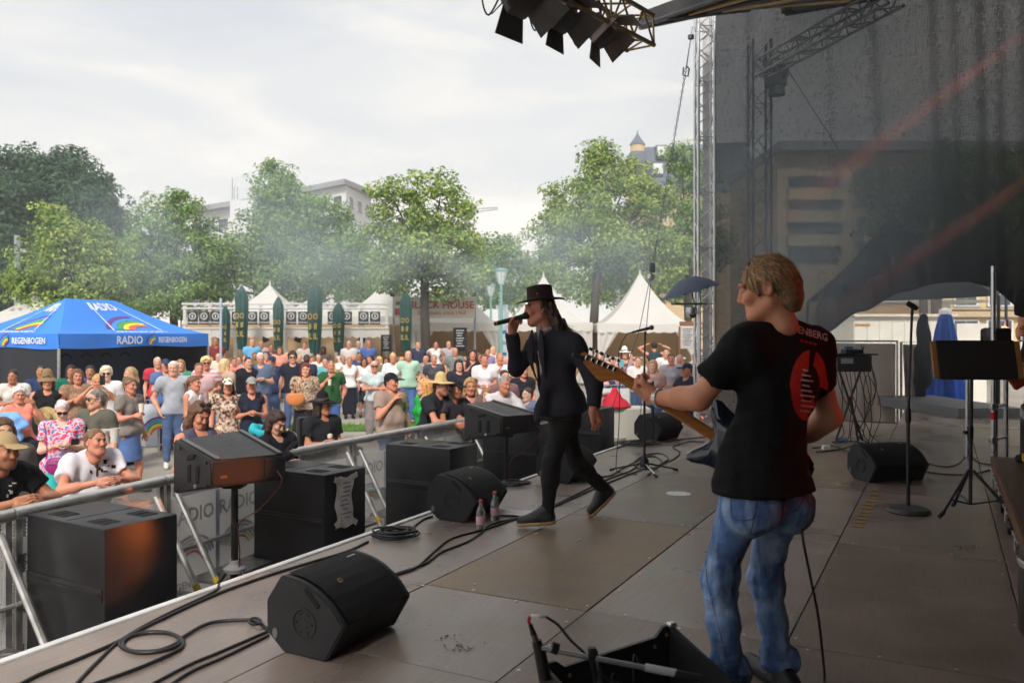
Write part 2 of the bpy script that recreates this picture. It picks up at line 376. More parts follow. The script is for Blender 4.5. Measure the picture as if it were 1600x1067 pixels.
FING = [(-.030,.0,.066,.0085),(-.010,.006,.078,.009),(.011,.005,.073,.0088),(.031,-.004,.058,.0078)]
def hand_field(w,d,nrm,h,k=1.0,curl=.35,right=True,S=None,thumb=1.0,spread=1.0):
    """w wrist, d pointing direction, nrm out of the palm; curl 0 flat .. 1 fist"""
    w = V3(w); s_,f,u = frame(d,nrm); sg = 1 if right else -1
    if S is None: S = SDF(w - .21 * k,w + .21 * k,h)
    side = s_ * sg
    pc = w + f * .052 * k
    S.cone(w - f * .03 * k,w + f * .02 * k,.026 * k,.029 * k,.02 * k,flat=(u,1.35))
    S.cone(w + f * .018 * k - side * .018 * k,w + f * .085 * k - side * .024 * k,.021 * k,.017 * k,.02 * k,flat=(u,1.3))
    S.cone(w + f * .018 * k + side * .016 * k,w + f * .082 * k + side * .024 * k,.022 * k,.017 * k,.02 * k,flat=(u,1.3))
    for x,off,L,r in FING:
        x *= spread
        a = w + (f * (.088 + off) - side * x) * k; ang = 0; p = a
        for j,q in enumerate((.45,.31,.24)):
            ang += curl * (1.25,1.5,1.0)[j]; dd = f * math.cos(ang) + u * math.sin(ang); b = p + dd * L * q * k
            S.cone(p,b,r * (1 - .08 * j) * k,r * (.94 - .1 * j) * k,.003 * k); p = b
    t0 = w + (f * .022 - side * .024) * k; t1 = t0 + (f * .034 - side * .026 * thumb + u * .014) * k; t2 = t1 + (f * .030 - side * .006 * thumb + u * .012 * (1 + curl)) * k; t3 = t2 + (f * .022 + side * .004 + u * .010 * (1 + curl)) * k
    S.cone(t0,t1,.0165 * k,.012 * k,.012 * k); S.cone(t1,t2,.0115 * k,.0105 * k,.003 * k); S.cone(t2,t3,.0105 * k,.008 * k,.003 * k)
    return S
def torso_prims(S,J,k,fat=0.0,d=0.0,fem=False,shoulders=True,neck=True,up=False):
    sR,sL = J['shR'],J['shL']; side = unit(sR - sL); sp = unit(J['neck'] - J['pelvis']); fw = unit(np.cross(sp,side)); fw = fw if fw @ J['fwd'] > 0 else -fw
    m = [side,fw,np.cross(side,fw)]; c = J['chest']; p = J['pelvis']; wst = J['waist']; b = .02 * k
    S.ell(c + fw * .0,[(.150 if not fem else .132) * k + d + fat * .4,(.105 if not fem else .095) * k + d + fat * .7,.185 * k + d],m,.05 * k)
    S.ell(wst + fw * (.012 * k + fat * .7),[(.132 if not fem else .112) * k + d + fat,(.098 if not fem else .088) * k + d + fat * 1.3,.17 * k + d],m,.05 * k)
    e = .016 * k if d > 0 else 0
    S.ell(p,[(.150 if not fem else .158) * k + d + e + fat * .8,(.112 if not fem else .116) * k + d + e + fat * .8,.125 * k + d + e],J.get('mp',m),.05 * k)
    if d > 0:
        for q in 'RL': S.ell(J['hip' + q] - J['fwd'] * .03 * k,[.092 * k + d + e + fat * .4] * 3,None,.05 * k)
    if fem:
        for q in (-1,1): S.ell(c + side * q * .062 * k + fw * (.082 * k + fat * .5) - m[2] * .02 * k,[.058 * k + d * .7 + fat * .3] * 3,m,.03 * k)
    if shoulders:
        S.cone(c + (sR - c) * .82 + m[2] * .01 * k,c + (sL - c) * .82 + m[2] * .01 * k,.058 * k + d,None,.06 * k)
        for q in (sR,sL): S.cone(J['neck'] + (q - J['neck']) * .12,J['neck'] + (q - J['neck']) * .9,.036 * k + d,.045 * k + d,.05 * k)
    if neck: S.cone(J['neck'] - sp * .03 * k,J['head'] - J['hu'] * .07 * k,(.056 if not fem else .049) * k + d,(.052 if not fem else .045) * k + d,.035 * k)
    return S
def limb(S,a,b,c,r,k,kk=.02):
    S.cone(a,b,r[0],r[1],kk); S.cone(b,c,r[1],r[2],kk)
def bounds(J,pad=.25):
    P = np.array([v for q,v in J.items() if isinstance(v,np.ndarray) and v.shape == (3,) and q not in ('fwd','hu','hf')]); return P.min(0) - pad,P.max(0) + pad
def body_mesh(J,k,skin,h,hh,fat=0,fem=False,hairc=(.1,.07,.05),beard=None,handspec=None,arm=1.0,lip=None,leg=1.0):
    lo,hi = bounds(J,.16 * k); S = SDF(lo,hi,h); torso_prims(S,J,k,fat,0,fem)
    g = .92 if fem else 1.0; g *= arm
    for q in 'RL':
        S.cone(J['sh' + q],J['sh' + q] * .7 + J['el' + q] * .3,.056 * k * g,.053 * k * g,.05 * k); limb(S,J['sh' + q],J['el' + q],J['wr' + q],[.051 * k * g,.041 * k * g,.029 * k * g],k)
        S.cone(J['el' + q],J['el' + q] * .6 + J['wr' + q] * .4,.040 * k * g,.043 * k * g,.03 * k)
        limb(S,J['hip' + q],J['kn' + q],J['an' + q],[.083 * k * leg + fat * .5,.055 * k * leg,.038 * k * leg],k,.03)
        S.cone(J['kn' + q],J['kn' + q] * .6 + J['an' + q] * .4 + unit(J['kn' + q] - J['hip' + q]) * 0,.052 * k * leg,.056 * k * leg,.03 * k)
        S.cone(J['an' + q] + V3([0,0,-.035 * k]),J['toe' + q],.036 * k,.028 * k,.03 * k)
        S.ell(J['hip' + q] - J['fwd'] * .035 * k + V3([0,0,-.02 * k]),[.09 * k + fat * .4] * 3,None,.06 * k)
    v,f = S.net(); parts = [(v,f,np.repeat(np.array([skin]),len(v),0))]
    Hd = Head(J['head'],J['hf'],J['hu'],k); S = head_field(Hd,hh,fem,1.0 + fat * 2.2); v,f = S.net(); parts.append((v,f,head_colour(Hd,v,skin,hairc,lip,beard)))
    for q in 'RL':
        hs = (handspec or {}).get(q,{}); d = hs.get('d',J['wr' + q] - J['el' + q]); n = hs.get('n',None)
        if n is None: n = J['pelvis'] + J['fwd'] * .3 - J['wr' + q]; n = n + (J['sh' + ('L' if q == 'R' else 'R')] - J['sh' + q]) * 1.5
        if hs.get('skip'): continue
        S = hand_field(J['wr' + q],d,n,hs.get('h',hh * (1.5 if hh > .01 else 1)),k * (.93 if fem else 1.0),hs.get('curl',.35),q == 'R',thumb=hs.get('thumb',1.0)); v,f = S.net(); parts.append((v,f,np.repeat(np.array([skin]),len(v),0)))
    V,Q,C = merge(parts); me = np_mesh('body',V,Q,C); me.materials.append(SKIN_M); return me,Hd
def top_mesh(J,k,h,kind='tee',fat=0,fem=False,d=.014,hem=None,seed=0,rip=.005,neckline=None,name='top'):
    lo,hi = bounds(J,.2 * k); S = SDF(lo,hi,h)
    sl = {'tee': .55,'long': 1.96,'tank': 0,'dress': .0,'cap': .3,'jacket': 1.96,'tdress': .5}[kind]
    torso_prims(S,J,k,fat,d,fem,shoulders=True,neck=False)
    if kind in ('tank','dress'):
        pass
    for q in 'RL':
        a,b,c = J['sh' + q],J['el' + q],J['wr' + q]
        if sl > 0:
            t = min(1,sl); g = .92 if fem else 1.0
            S.cone(a,a + (b - a) * t,.060 * k * g + d,(.055 if sl < 1 else .046) * k * g + d,.05 * k,fb=(sl < 1))
            if sl > 1: S.cone(b,b + (c - b) * (sl - 1),.046 * k * g + d,.034 * k * g + d,.02 * k,fb=True)
        if kind in ('tank','dress'):
            S.ell(a + (a - J['chest']) * .25,[.075 * k] * 3,None,.02 * k,True)
    if kind in ('dress','tdress'):
        L = .52 * k if hem is None else hem
        S.cone(J['pelvis'] + V3([0,0,.06 * k]),J['pelvis'] - V3([0,0,L]),.15 * k + fat,.21 * k + fat,.04 * k,fb=True,flat=(J['fwd'],1.2))
        hz = J['pelvis'][2] - L
    else: hz = J['pelvis'][2] - (.07 * k if hem is None else hem)
    S.ripple(rip,24,seed,5,(1,1,.55)); S.ripple(rip * .55,55,seed + 7,5,(1,1,.7))
    S.clip([0,0,hz],[0,0,-1])
    nl = neckline if neckline is not None else (.075 if kind in ('tank','dress') else .03)
    S.ell(J['neck'] + J['fwd'] * .05 * k + unit(J['hu']) * .03 * k,[.062 * k,.062 * k,.05 * k + nl * k],None,.015 * k,True)
    v,f = S.net(); return np_mesh(name,v,f)
def bottom_mesh(J,k,h,kind='jeans',fat=0,fem=False,d=.013,seed=0,rip=.005,leg=1.0):
    lo,hi = bounds(J,.2 * k); lo[2] = min(lo[2],J['anR'][2] - .1); S = SDF(lo,hi,h); p = J['pelvis']; up = V3([0,0,1])
    S.ell(p,[(.152 if not fem else .16) * k + d + fat * .8,.115 * k + d + fat * .8,.13 * k],J.get('mp'),.05 * k)
    S.ell(p + up * .07 * k,[.135 * k + d + fat,.10 * k + d + fat,.10 * k],J.get('mp'),.05 * k)
    for q in 'RL': S.ell(J['hip' + q] - J['fwd'] * .035 * k - up * .02 * k,[.092 * k + d + fat * .4] * 3,None,.05 * k)
    if kind == 'skirt': S.cone(p + up * .04 * k,p - up * .46 * k,.14 * k + fat,.20 * k + fat,.03 * k,fb=True,flat=(J['fwd'],1.2))
    elif kind == 'longskirt': S.cone(p + up * .04 * k,p - up * .78 * k,.14 * k + fat,.24 * k + fat,.03 * k,fb=True,flat=(J['fwd'],1.2))
    else:
        e = {'jeans': 1.93,'wide': 1.95,'shorts': .85,'capri': 1.5,'slim': 1.97}[kind]; wd = {'wide': .03,'slim': -.004,'shorts': .015}.get(kind,.003)
        for q in 'RL':
            a,b,c = J['hip' + q],J['kn' + q],J['an' + q]
            S.cone(a,a + (b - a) * min(1,e),.087 * k * leg + d + fat * .5,.058 * k * leg + d + wd,.04 * k,fb=(e < 1))
            if e > 1:
                S.cone(b,b + (c - b) * (e - 1),.058 * k * leg + d + wd,.040 * k * leg + d + wd,.02 * k,fb=True)
                S.cone(b,b * .6 + c * .4,.055 * k * leg + d + wd,.056 * k * leg + d + wd,.03 * k)
    S.ripple(rip * .8,26,seed,5,(1,1,.7)); S.ripple(rip * .5,60,seed + 3,5,(1,1,1))
    S.clip(p + up * .10 * k,up); v,f = S.net(); return np_mesh('trousers',v,f)
def shoe_mesh(J,k,h,q):
    a,t = J['an' + q],J['toe' + q]; S = SDF(np.minimum(a,t) - .14,np.maximum(a,t) + .14,h); hl = unit((t - a) * V3([1,1,0])) * .05 * k
    S.cone(a - V3([0,0,.045 * k]) - hl * .6,t,.043 * k,.036 * k,.03 * k); S.cone(a,a - V3([0,0,.05 * k]) - hl * .3,.043 * k,.045 * k,.03 * k)
    low = min(a[2] - .085 * k,t[2] - .03 * k); S.clip([0,0,low],[0,0,-1]); v,f = S.net(); return np_mesh('shoe',v,f)
def cap_mesh(H,h,kind):
    k = H.k; S = SDF(H.c - .3 * k,H.c + .3 * k,h); m = H.m(); u,f = H.u,H.f
    if kind == 'cap':
        S.ell(H.p(0,-.018,.04),[.088 * k,.108 * k,.10 * k],m,.01); S.clip(H.p(0,.07,.058),-u * .98 + f * .12)
        S.ell(H.p(0,.135,.055),[.072 * k,.088 * k,max(.008 * k,h * .8)],m,.012)
    elif kind == 'bucket':
        S.cone(H.p(0,-.018,.14),H.p(0,-.018,.06),.075 * k,.095 * k,.01,fb=True); S.cone(H.p(0,-.018,.065),H.p(0,-.018,.015),.095 * k,.155 * k,.01,fb=True,fa=True)
    else:
        S.cone(H.p(0,-.018,.12),H.p(0,-.018,.05),.075 * k,.092 * k,.012,fb=True,flat=(H.s,1.08)); S.ell(H.p(0,-.018,.052),[.165 * k,.19 * k,max(.011 * k,h * .8)],m,.015)
    v,fc = S.net(); return np_mesh('hat',v,fc)
def shades(H,root,mat):
    mb = MB()
    for q in (-1,1):
        c = H.p(q * .032,.1,.016); mb.lathe([(.0,-.004),(.024,-.003),(.026,0),(.024,.003),(0,.004)],c,10,Matrix((tuple(H.s),tuple(H.u * .85),tuple(H.f))).transposed(),cap=False)
        mb.tube([H.p(q * .055,.095,.02),H.p(q * .078,.05,.02),H.p(q * .08,-.005,.018)],.0035,5)
    mb.tube([H.p(-.01,.103,.02),H.p(.01,.103,.02)],.003,5)
    return mb.build('glasses',mat,root,smooth=True)
BLK = M('black_plastic',(.012,.012,.013),.4,var=.1)
POSES = {   # per side: elbow and wrist from the shoulder, x outward, y backward, z up (for a person 1.75 m tall)
 'down': ((.055,.03,-.285),(.075,-.06,-.535)),'pocket': ((.11,.08,-.27),(.03,-.03,-.48)),'hip': ((.18,.1,-.22),(.0,.0,-.40)),
 'front': ((.06,.02,-.28),(-.10,-.22,-.30)),'phone': ((.05,-.02,-.28),(-.13,-.24,-.20)),'cross': ((.05,-.05,-.27),(-.26,-.17,-.25)),
 'up': ((.10,-.20,-.16),(-.04,-.26,.08)),'camera': ((.12,-.2,-.08),(-.08,-.24,.13)),'wave': ((.16,-.06,.20),(.12,-.14,.45)),'mouth': ((.08,-.10,-.26),(-.12,-.18,-.02)),
 'cup': ((.05,-.02,-.28),(-.03,-.25,-.22)),'clap': ((.06,-.06,-.27),(-.16,-.24,-.12)),'rest': ((.10,-.16,-.24),(-.10,-.38,-.28)),'rail': ((.14,-.15,-.20),(-.09,-.35,-.14)),'head': ((.22,-.02,.16),(.0,-.03,.27))}
def joints(H,rz,base,poseR='down',poseL='down',bend=0.0,seat=False,turn=0.0,nod=0.0,tilt=0.0,leg=(0,0),step=0.0):
    k = H / 1.75; c,s = math.cos(rz),math.sin(rz); base = V3(base)
    def W(x,y,z): return base + V3([c * x - s * y,s * x + c * y,z]) * 1.0
    def B(x,y,z):                                # bend the upper body forward about the hips
        cb,sb = math.cos(bend),math.sin(bend); zz = z - .95; return (x,y * cb - zz * sb,.95 + y * sb + zz * cb)
    P = lambda x,y,z: W(x * k,y * k,z * k)
    PB = lambda x,y,z: P(*B(x,y,z))
    J = {'pelvis': P(0,0,.94),'waist': PB(0,0,1.10),'chest': PB(0,.005,1.28),'neck': PB(0,.02,1.455)}
    hx = B(0,-.005,1.615); J['head'] = P(*hx)
    a = turn; J['hf'] = V3([c * math.sin(a) + s * math.cos(a),s * math.sin(a) - c * math.cos(a),-nod]); J['hu'] = unit(V3([c * tilt,s * tilt,1]) + V3([s,-c,0]) * nod)
    J['fwd'] = V3([s,-c,0])
    for q,sg,ps in (('L',1,poseL),('R',-1,poseR)):
        J['sh' + q] = PB(sg * .182,.012,1.405); e,w_ = POSES[ps]; b0 = B(sg * .182,.012,1.405)
        f = math.sin(bend) * .5
        J['el' + q] = P(b0[0] + sg * e[0],b0[1] + e[1] - f * .1,b0[2] + e[2]); J['wr' + q] = P(b0[0] + sg * w_[0],b0[1] + w_[1],b0[2] + w_[2])
        st = step * (1 if q == 'L' else -1)
        if seat:
            J['hip' + q] = P(sg * .09,-.02,.90); J['kn' + q] = P(sg * .12,-.42,.92); J['an' + q] = P(sg * .12,-.45,.50); J['toe' + q] = P(sg * .13,-.60,.45)
        else:
            J['hip' + q] = P(sg * .088,.0,.90); J['kn' + q] = P(sg * .095,-.015 - st * .5,.49); J['an' + q] = P(sg * .10,.02 - st,.085); J['toe' + q] = P(sg * .125,-.15 - st,.035)
    J['mp'] = [unit(J['hipR'] - J['hipL']),J['fwd'],V3([0,0,1])]
    return J,k
def person(label,px,top,Y,rz=20,sex='m',skin='l',hair=('short',(70,50,38)),hat=None,up=('tee',(60,60,60)),low=('jeans',(62,80,110)),pose='down',poseL=None,q=1,fat=0.0,bend=0.0,seat=False,turn=0,nod=.05,shoes=(40,38,36),beard=None,glasses=False,ground=None,H=None,step=0.0,group='spectators watching the concert',tilt=0.0,hem=None):
    g = gz(Y) if ground is None else ground; x = (px - 800) / F_PX * Y; ztop = CAMZ - (top - HOR) / F_PX * Y
    if H is None:
        H = (ztop - g) - (.025 if hat else .0)
        if bend: H = 1.74
    hp = H if not bend else H
    seed = int(px * 7 + top * 3) % 9973; base = V3([x,Y,g])
    if seat: base[2] = ztop - H
    # step back so that the head, not the feet, falls where the photograph shows it
    J,k = joints(H,R(rz),base,pose,poseL or pose,R(bend),seat,R(turn),nod,tilt,step=step)
    if not seat:                                   # match the height of the crown of the head in the photograph
        want = CAMZ - (top - HOR) / F_PX * J['head'][1] - g - (.03 if hat else .01); H *= min(1.08,max(.84,want / (J['head'][2] + .125 * k - g))); J,k = joints(H,R(rz),base,pose,poseL or pose,R(bend),seat,R(turn),nod,tilt,step=step)
    if True:
        off = V3([(px - 800) / F_PX * J['head'][1] - J['head'][0],0,0]); J,k = joints(H,R(rz),base + off,pose,poseL or pose,R(bend),seat,R(turn),nod,tilt,step=step); base = base + off
    h = {0: .046,1: .030,2: .0195,3: .0135}[q] * k; hh = {0: .024,1: .015,2: .0095,3: .007}[q] * k; fem = sex == 'f'
    root = thing('person',label,'person',tuple(base),0,group)
    hc = srgb(*hair[1]); me,Hd = body_mesh(J,k,SK[skin],h * 1.4,hh,fat,fem,hc,srgb(*beard) if beard else None)
    link('body',me,None,root)
    if hair[0] != 'bald':
        v,f = hair_field(Hd,hh * 1.4,hair[0],seed).net(); link('hair',np_mesh('hair',v,f),hairmat(hair[1]),root)
    if hat: link('hat',cap_mesh(Hd,hh * 1.1,hat[0]),cloth(*hat[1]),root)
    dd = {0: .026,1: .019,2: .015,3: .013}[q]
    link({'tee': 't_shirt','long': 'shirt','tank': 'tank_top','dress': 'dress','cap': 'blouse','jacket': 'jacket','tdress': 'dress'}[up[0]],top_mesh(J,k,h * 1.1,up[0],fat,fem,dd + .008,hem,seed,{0: .006,1: .008,2: .009,3: .009}[q]),up[1] if not isinstance(up[1],tuple) else cloth(*up[1]),root)
    if up[0] not in ('dress','tdress') or up[0] == 'dress':
        link({'skirt': 'skirt','longskirt': 'skirt','shorts': 'shorts'}.get(low[0],'trousers'),bottom_mesh(J,k,h * 1.45,low[0],fat,fem,dd * .8,seed),cloth(*low[1]) if isinstance(low[1],tuple) else low[1],root)
    if q >= 1 and Y < 24 and not seat:
        for s_ in 'RL': link('shoe',shoe_mesh(J,k,h,s_),cloth(*shoes),root)
    if glasses: shades(Hd,root,BLK)
    for ch in root.children: ch.matrix_parent_inverse = Matrix.Translation(-Vector(base))
    root['_'] = 0; del root['_']
    return root,J,Hd
# ================================================================== ground and stage
rnd = random.Random(11)
def ground_fn(a,b):
    y = -6 + 236 * (b ** 2.2); x = -180 + 360 * a; return Vector((x,y,gz(y) - .002))
gm = M('paving',srgb(150,143,134),.85,var=.22,vs=.9,bump=.5,bs=14,rvar=.12)
gnd = tag(MB().grid(ground_fn,30,70).build('ground',gm,smooth='all',fix=False),kind='structure')
far = MB().grid(lambda a,b: Vector((-900 + 1800 * a,229 + 900 * b,-.55 - .004)),4,4).build('ground_beyond',M('far_ground',srgb(120,118,104),.9,var=.2,vs=.05),fix=False); tag(far,kind='structure')
# lawn strip in the square, with real blades
lawn = MB().grid(lambda a,b: Vector((-14 + 22 * a,19.2 + 1.1 * b,gz(19.2 + 1.1 * b) + .012)),24,3).build('lawn',M('lawn_soil',srgb(86,112,50),.95,var=.3,vs=5),fix=False); tag(lawn,kind='structure')
gv = []; gf = []
for i in range(9000):
    x,y = rnd.uniform(-14,8),rnd.uniform(19.2,20.3); z = gz(y) + .01; a = rnd.uniform(0,6.28); hh = rnd.uniform(.05,.13); dx,dy = math.cos(a) * .012,math.sin(a) * .012; lx,ly = rnd.uniform(-.04,.04),rnd.uniform(-.04,.04)
    b = len(gv); gv += [(x - dx,y - dy,z),(x + dx,y + dy,z),(x + lx,y + ly,z + hh)]; gf.append((b,b + 1,b + 2))
me = bpy.data.meshes.new('grass'); me.from_pydata(gv,[],gf)
tag(link('grass',me,M('grass',srgb(96,138,52),.8,var=.35,vs=3)),'green grass strip crossing the square behind the standing crowd','grass',kind='stuff')
# drain of setts crossing the square, each sett a block
drain = tag(MB().box((0,0,0),(.02,.02,.02)).build('drain_line',M('mortar',srgb(92,88,84),.95)),kind='structure')
drain.data = MB().grid(lambda a,b: Vector((-9.5 + 12 * a,11.55 + .45 * b - .12 * (12 * a),gz(10) + .004)),12,1).mesh('drain_line',fix=False); drain.data.materials.append(M('mortar'))
sett = MB().bbox((0,0,0),(.14,.10,.05),.012).mesh('sett',True); sm_ = [M('sett_%d' % i,srgb(*c),.85,var=.25,vs=9,bump=.4) for i,c in enumerate([(128,122,114),(140,134,124),(112,107,102)])]
smesh = []
for q in sm_:
    c = sett.copy(); c.materials.append(q); smesh.append(c)
for i in range(64):
    for j in range(3):
        x = -9.3 + i * .155; y = 11.62 + .125 * j - .12 * (x + 9.5)
        o = link('sett',smesh[rnd.randrange(3)],None,drain,(x + rnd.uniform(-.008,.008),y,gz(10) + .001 + rnd.uniform(-.003,.004)),math.atan(-.12) + rnd.uniform(-.06,.06))
# ------------------------------------------------------------------ stage deck: one plate after another
stage = tag(MB().prism([(-6.0,-.005),(13.2,-.005),(13.2,9.6),(-6.0,9.6)],(0,0,-.78),(SA.x,SA.y,-.055),U,NN).build('stage',M('stage_under',(.02,.018,.017),.8)),kind='structure')
def plate_mat(name,c,r):
    m = M(name,srgb(*c),r,var=.28,vs=1.7,rvar=.12,spec=.5); t = m.node_tree; b = t.nodes['Principled BSDF']
    src = b.inputs['Base Color'].links[0].from_socket; tcn = N(t,'ShaderNodeTexCoord'); mp = N(t,'ShaderNodeMapping'); mp.inputs['Scale'].default_value = (1.2,30,1); t.links.new(tcn.outputs['Object'],mp.inputs[0])
    g = N(t,'ShaderNodeTexNoise'); g.inputs['Scale'].default_value = 3.0; g.inputs['Detail'].default_value = 6; t.links.new(mp.outputs[0],g.inputs[0])
    d = N(t,'ShaderNodeTexNoise'); d.inputs['Scale'].default_value = 9; d.inputs['Detail'].default_value = 9; d.inputs['Roughness'].default_value = .75; t.links.new(tcn.outputs['Object'],d.inputs[0])
    mr = N(t,'ShaderNodeMapRange'); mr.inputs[1].default_value = .54; mr.inputs[2].default_value = .74; mr.inputs[3].default_value = 0; mr.inputs[4].default_value = .7; t.links.new(d.outputs[0],mr.inputs[0])
    mg = N(t,'ShaderNodeMapRange'); mg.inputs[1].default_value = .3; mg.inputs[2].default_value = .7; mg.inputs[3].default_value = .86; mg.inputs[4].default_value = 1.12; t.links.new(g.outputs[0],mg.inputs[0])
    sc_ = N(t,'ShaderNodeVectorMath',operation='SCALE'); t.links.new(src,sc_.inputs[0]); t.links.new(mg.outputs[0],sc_.inputs['Scale'])
    mix = N(t,'ShaderNodeMixRGB'); t.links.new(mr.outputs[0],mix.inputs[0]); t.links.new(sc_.outputs[0],mix.inputs[1]); mix.inputs[2].default_value = (*srgb(140,126,114),1); t.links.new(mix.outputs[0],b.inputs['Base Color'])
    # scuffs and shoe marks
    v = N(t,'ShaderNodeTexVoronoi'); v.inputs['Scale'].default_value = 5.5; t.links.new(tcn.outputs['Object'],v.inputs[0])
    bp = N(t,'ShaderNodeBump'); bp.inputs['Strength'].default_value = .12; bp.inputs['Distance'].default_value = .004; t.links.new(d.outputs[0],bp.inputs['Height']); t.links.new(bp.outputs[0],b.inputs['Normal'])
    return m
PM = [plate_mat('deck_plate_brown',(122,106,96),.36),plate_mat('deck_plate_grey',(136,122,113),.33),plate_mat('deck_plate_worn',(112,96,86),.40),plate_mat('deck_plate_yellowish',(132,112,90),.5)]
ang = math.atan2(U.y,U.x)
pmesh = {}
def plate(u0,u1,n0,n1,mi):
    L,Wd = u1 - u0 - .007,n1 - n0 - .007; key = (round(L,3),round(Wd,3),mi)
    if key not in pmesh:
        me = MB().bbox((0,0,0),(L,Wd,.05),.003).mesh('deck_plate'); me.materials.append(PM[mi]); pmesh[key] = me
    c = ST((u0 + u1) / 2,(n0 + n1) / 2,-.025 + rnd.uniform(-.0012,.0012)); link('deck_plate',pmesh[key],None,stage,c,ang)
us = [-4.4,-2.32,-.24,1.84,3.94,6.08,8.2,10.3,12.4]
for ni in range(10):
    for ui in range(len(us) - 1):
        if ni == 1 and ui == 2:
            plate(us[ui],.84,1,2,1); plate(.84,us[ui + 1],1,2,1); continue
        mi = 3 if (ni,ui) == (1,3) else (1 if ni == 0 else rnd.choice([0,0,2,1] if ni < 3 else [0,2,2]))  # front row always grey: reflected sheen put into the plate colour
        plate(us[ui],us[ui + 1],ni,ni + 1 if ni < 9 else 9.5,mi)
alu = M('aluminium',(.62,.62,.63),.35,1.0,var=.12,vs=12,rvar=.1)
lip = MB().bbox((0,0,0),(17.6,.045,.10),.006).build('edge_profile',M('white_edge',(.72,.71,.69),.45,var=.15,vs=5),stage,ST(3.6,-.03,-.038),ang)
# screw heads along the plate joints
scr = MB().lathe([(.009,0),(.009,.0025),(.004,.003)],n=8).mesh('screw'); scr.materials.append(alu)
for n in (2,3,4):
    for i in range(26): link('screw',scr,None,stage,ST(.3 + i * .33 + rnd.uniform(-.04,.04),n + rnd.choice([-.03,.03]),.0005))
for u in (1.84,3.94):
    for i in range(16): link('screw',scr,None,stage,ST(u + rnd.choice([-.03,.03]),.7 + i * .3,.0005))
# tape marks and dropped scraps on the deck
tape_y = M('yellow_tape',srgb(150,112,52),.7,var=.35,vs=25)
for i in range(11):
    p = onz(1341 + i * 2.9,822 - i * 5.5,0); MB().box((0,0,0),(.055,.085,.002),ang).build('tape_strip',tape_y,stage,(p.x,p.y,.0042))
MB().lathe([(.11,0),(.11,.0015)],n=22,sx=1.0,sy=1.0).build('white_spike_mark',M('chalk',(.7,.69,.67),.9,var=.3,vs=30),stage,onz(1060,771,.003))
for px,py in ((1286,753),(1300,755),(1368,764),(838,790),(905,843),(838,833),(1030,690),(742,912)):
    p = onz(px,py,.003); MB().box((0,0,0),(rnd.uniform(.02,.06),rnd.uniform(.008,.02),.001),rnd.uniform(0,3)).build('scrap',M('scrap',(.6,.58,.54),.9),stage,(p.x,p.y,.0046))
# shoe scuffs: small dark rubber prints
rub = M('rubber_mark',(.03,.026,.024),.8)
for px,py,nn_ in ((718,1010,26),(706,994,12),(646,913,8)):
    c = onz(px,py,.003); mb = MB()
    for i in range(nn_): mb.box((c.x + rnd.gauss(0,.035),c.y + rnd.gauss(0,.025),.0033),(rnd.uniform(.006,.016),rnd.uniform(.004,.008),.0006),rnd.uniform(0,3))
    mb.build('scuff_mark',rub,stage)
# ------------------------------------------------------------------ stage roof, back cloth and near side cloth
roofm = M('roof_skin',(.018,.018,.020),.8,var=.2,vs=1)
roof = tag(MB().prism([(-5.0,1.3),(12.3,1.3),(12.3,9.4),(-5.0,9.4)],(0,0,.18),(SA.x,SA.y,6.75),U,NN).build('stage_roof',roofm),kind='structure')
for i in range(7):
    a,b = ST(-4.6 + 2.75 * i,1.3,6.70),ST(-4.6 + 2.75 * i,9.4,6.70); MB().tube([a,b],.05,8).build('roof_beam',M('roof_steel',(.10,.10,.11),.5,.6),roof)
blackcloth = M('molton',(.010,.010,.011),.95,var=.2,vs=3,spec=.1)
bc = MB().grid(lambda a,b: ST(-5 + 17.4 * a,9.45 + .07 * math.sin(a * 150) + .04 * math.sin(a * 61),6.75 * b),240,4).build('back_cloth',blackcloth,smooth='all',fix=False)
tag(bc,'black backdrop cloth along the rear of the stage','backdrop')
sc2 = MB().grid(lambda a,b: ST(-4.9 + .06 * math.sin(a * 90),3.2 + 6.2 * a,6.75 * b),120,4).build('side_cloth',blackcloth,smooth='all',fix=False)  # unseen; stops short of the lip to let daylight onto the stage
tag(sc2,'unseen black side cloth over part of the near wing of the stage','backdrop')
# ================================================================== far wing: truss tower, gauze, rigging
trussm = M('truss_aluminium',(.66,.66,.67),.34,.9,var=.1,vs=9,rvar=.08)
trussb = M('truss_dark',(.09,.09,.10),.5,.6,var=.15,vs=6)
trussg = M('truss_lit_tone',srgb(172,148,104),.45,.7,var=.15,vs=6)  # aluminium coloured golden for the warm lamplight on it
def truss(name,label,a,b,w,mat,seg=.42,r=.024,rb=.010,side=None,cat='truss',group=None):
    a,b = Vector(a),Vector(b); t = (b - a).normalized(); s = Vector(side) if side is not None else t.orthogonal(); s = (s - t * s.dot(t)).normalized(); q = t.cross(s)
    root = thing(name,label,cat,tuple(a),0,group); L = (b - a).length; n = max(2,round(L / seg)); offs = [(s * i + q * j) * w / 2 for i,j in ((-1,-1),(1,-1),(1,1),(-1,1))]
    ch = MB().tube([Vector((0,0,0)),t * L],r,10).mesh('chord',True); ch.materials.append(mat)
    for o in offs: link('chord',ch,None,root,o)
    st = L / n
    for k in range(4):
        o1,o2 = offs[k],offs[(k + 1) % 4]; up = MB().tube([Vector((0,0,0)),(o2 - o1) + t * st],rb,6).mesh('brace',True); up.materials.append(mat); dn = MB().tube([Vector((0,0,0)),(o1 - o2) + t * st],rb,6).mesh('brace',True); dn.materials.append(mat)
        for i in range(n):
            if i % 2 == 0: link('brace',up,None,root,o1 + t * st * i)
            else: link('brace',dn,None,root,o2 + t * st * i)
        cr_ = MB().tube([o1,o2],rb,6).mesh('cross_bar',True); cr_.materials.append(mat)
        for i in range(0,n + 1,4): link('cross_bar',cr_,None,root,t * st * i)
    return root
TW = ST(11.75,.02,-.85)                                             # foot of the far front tower
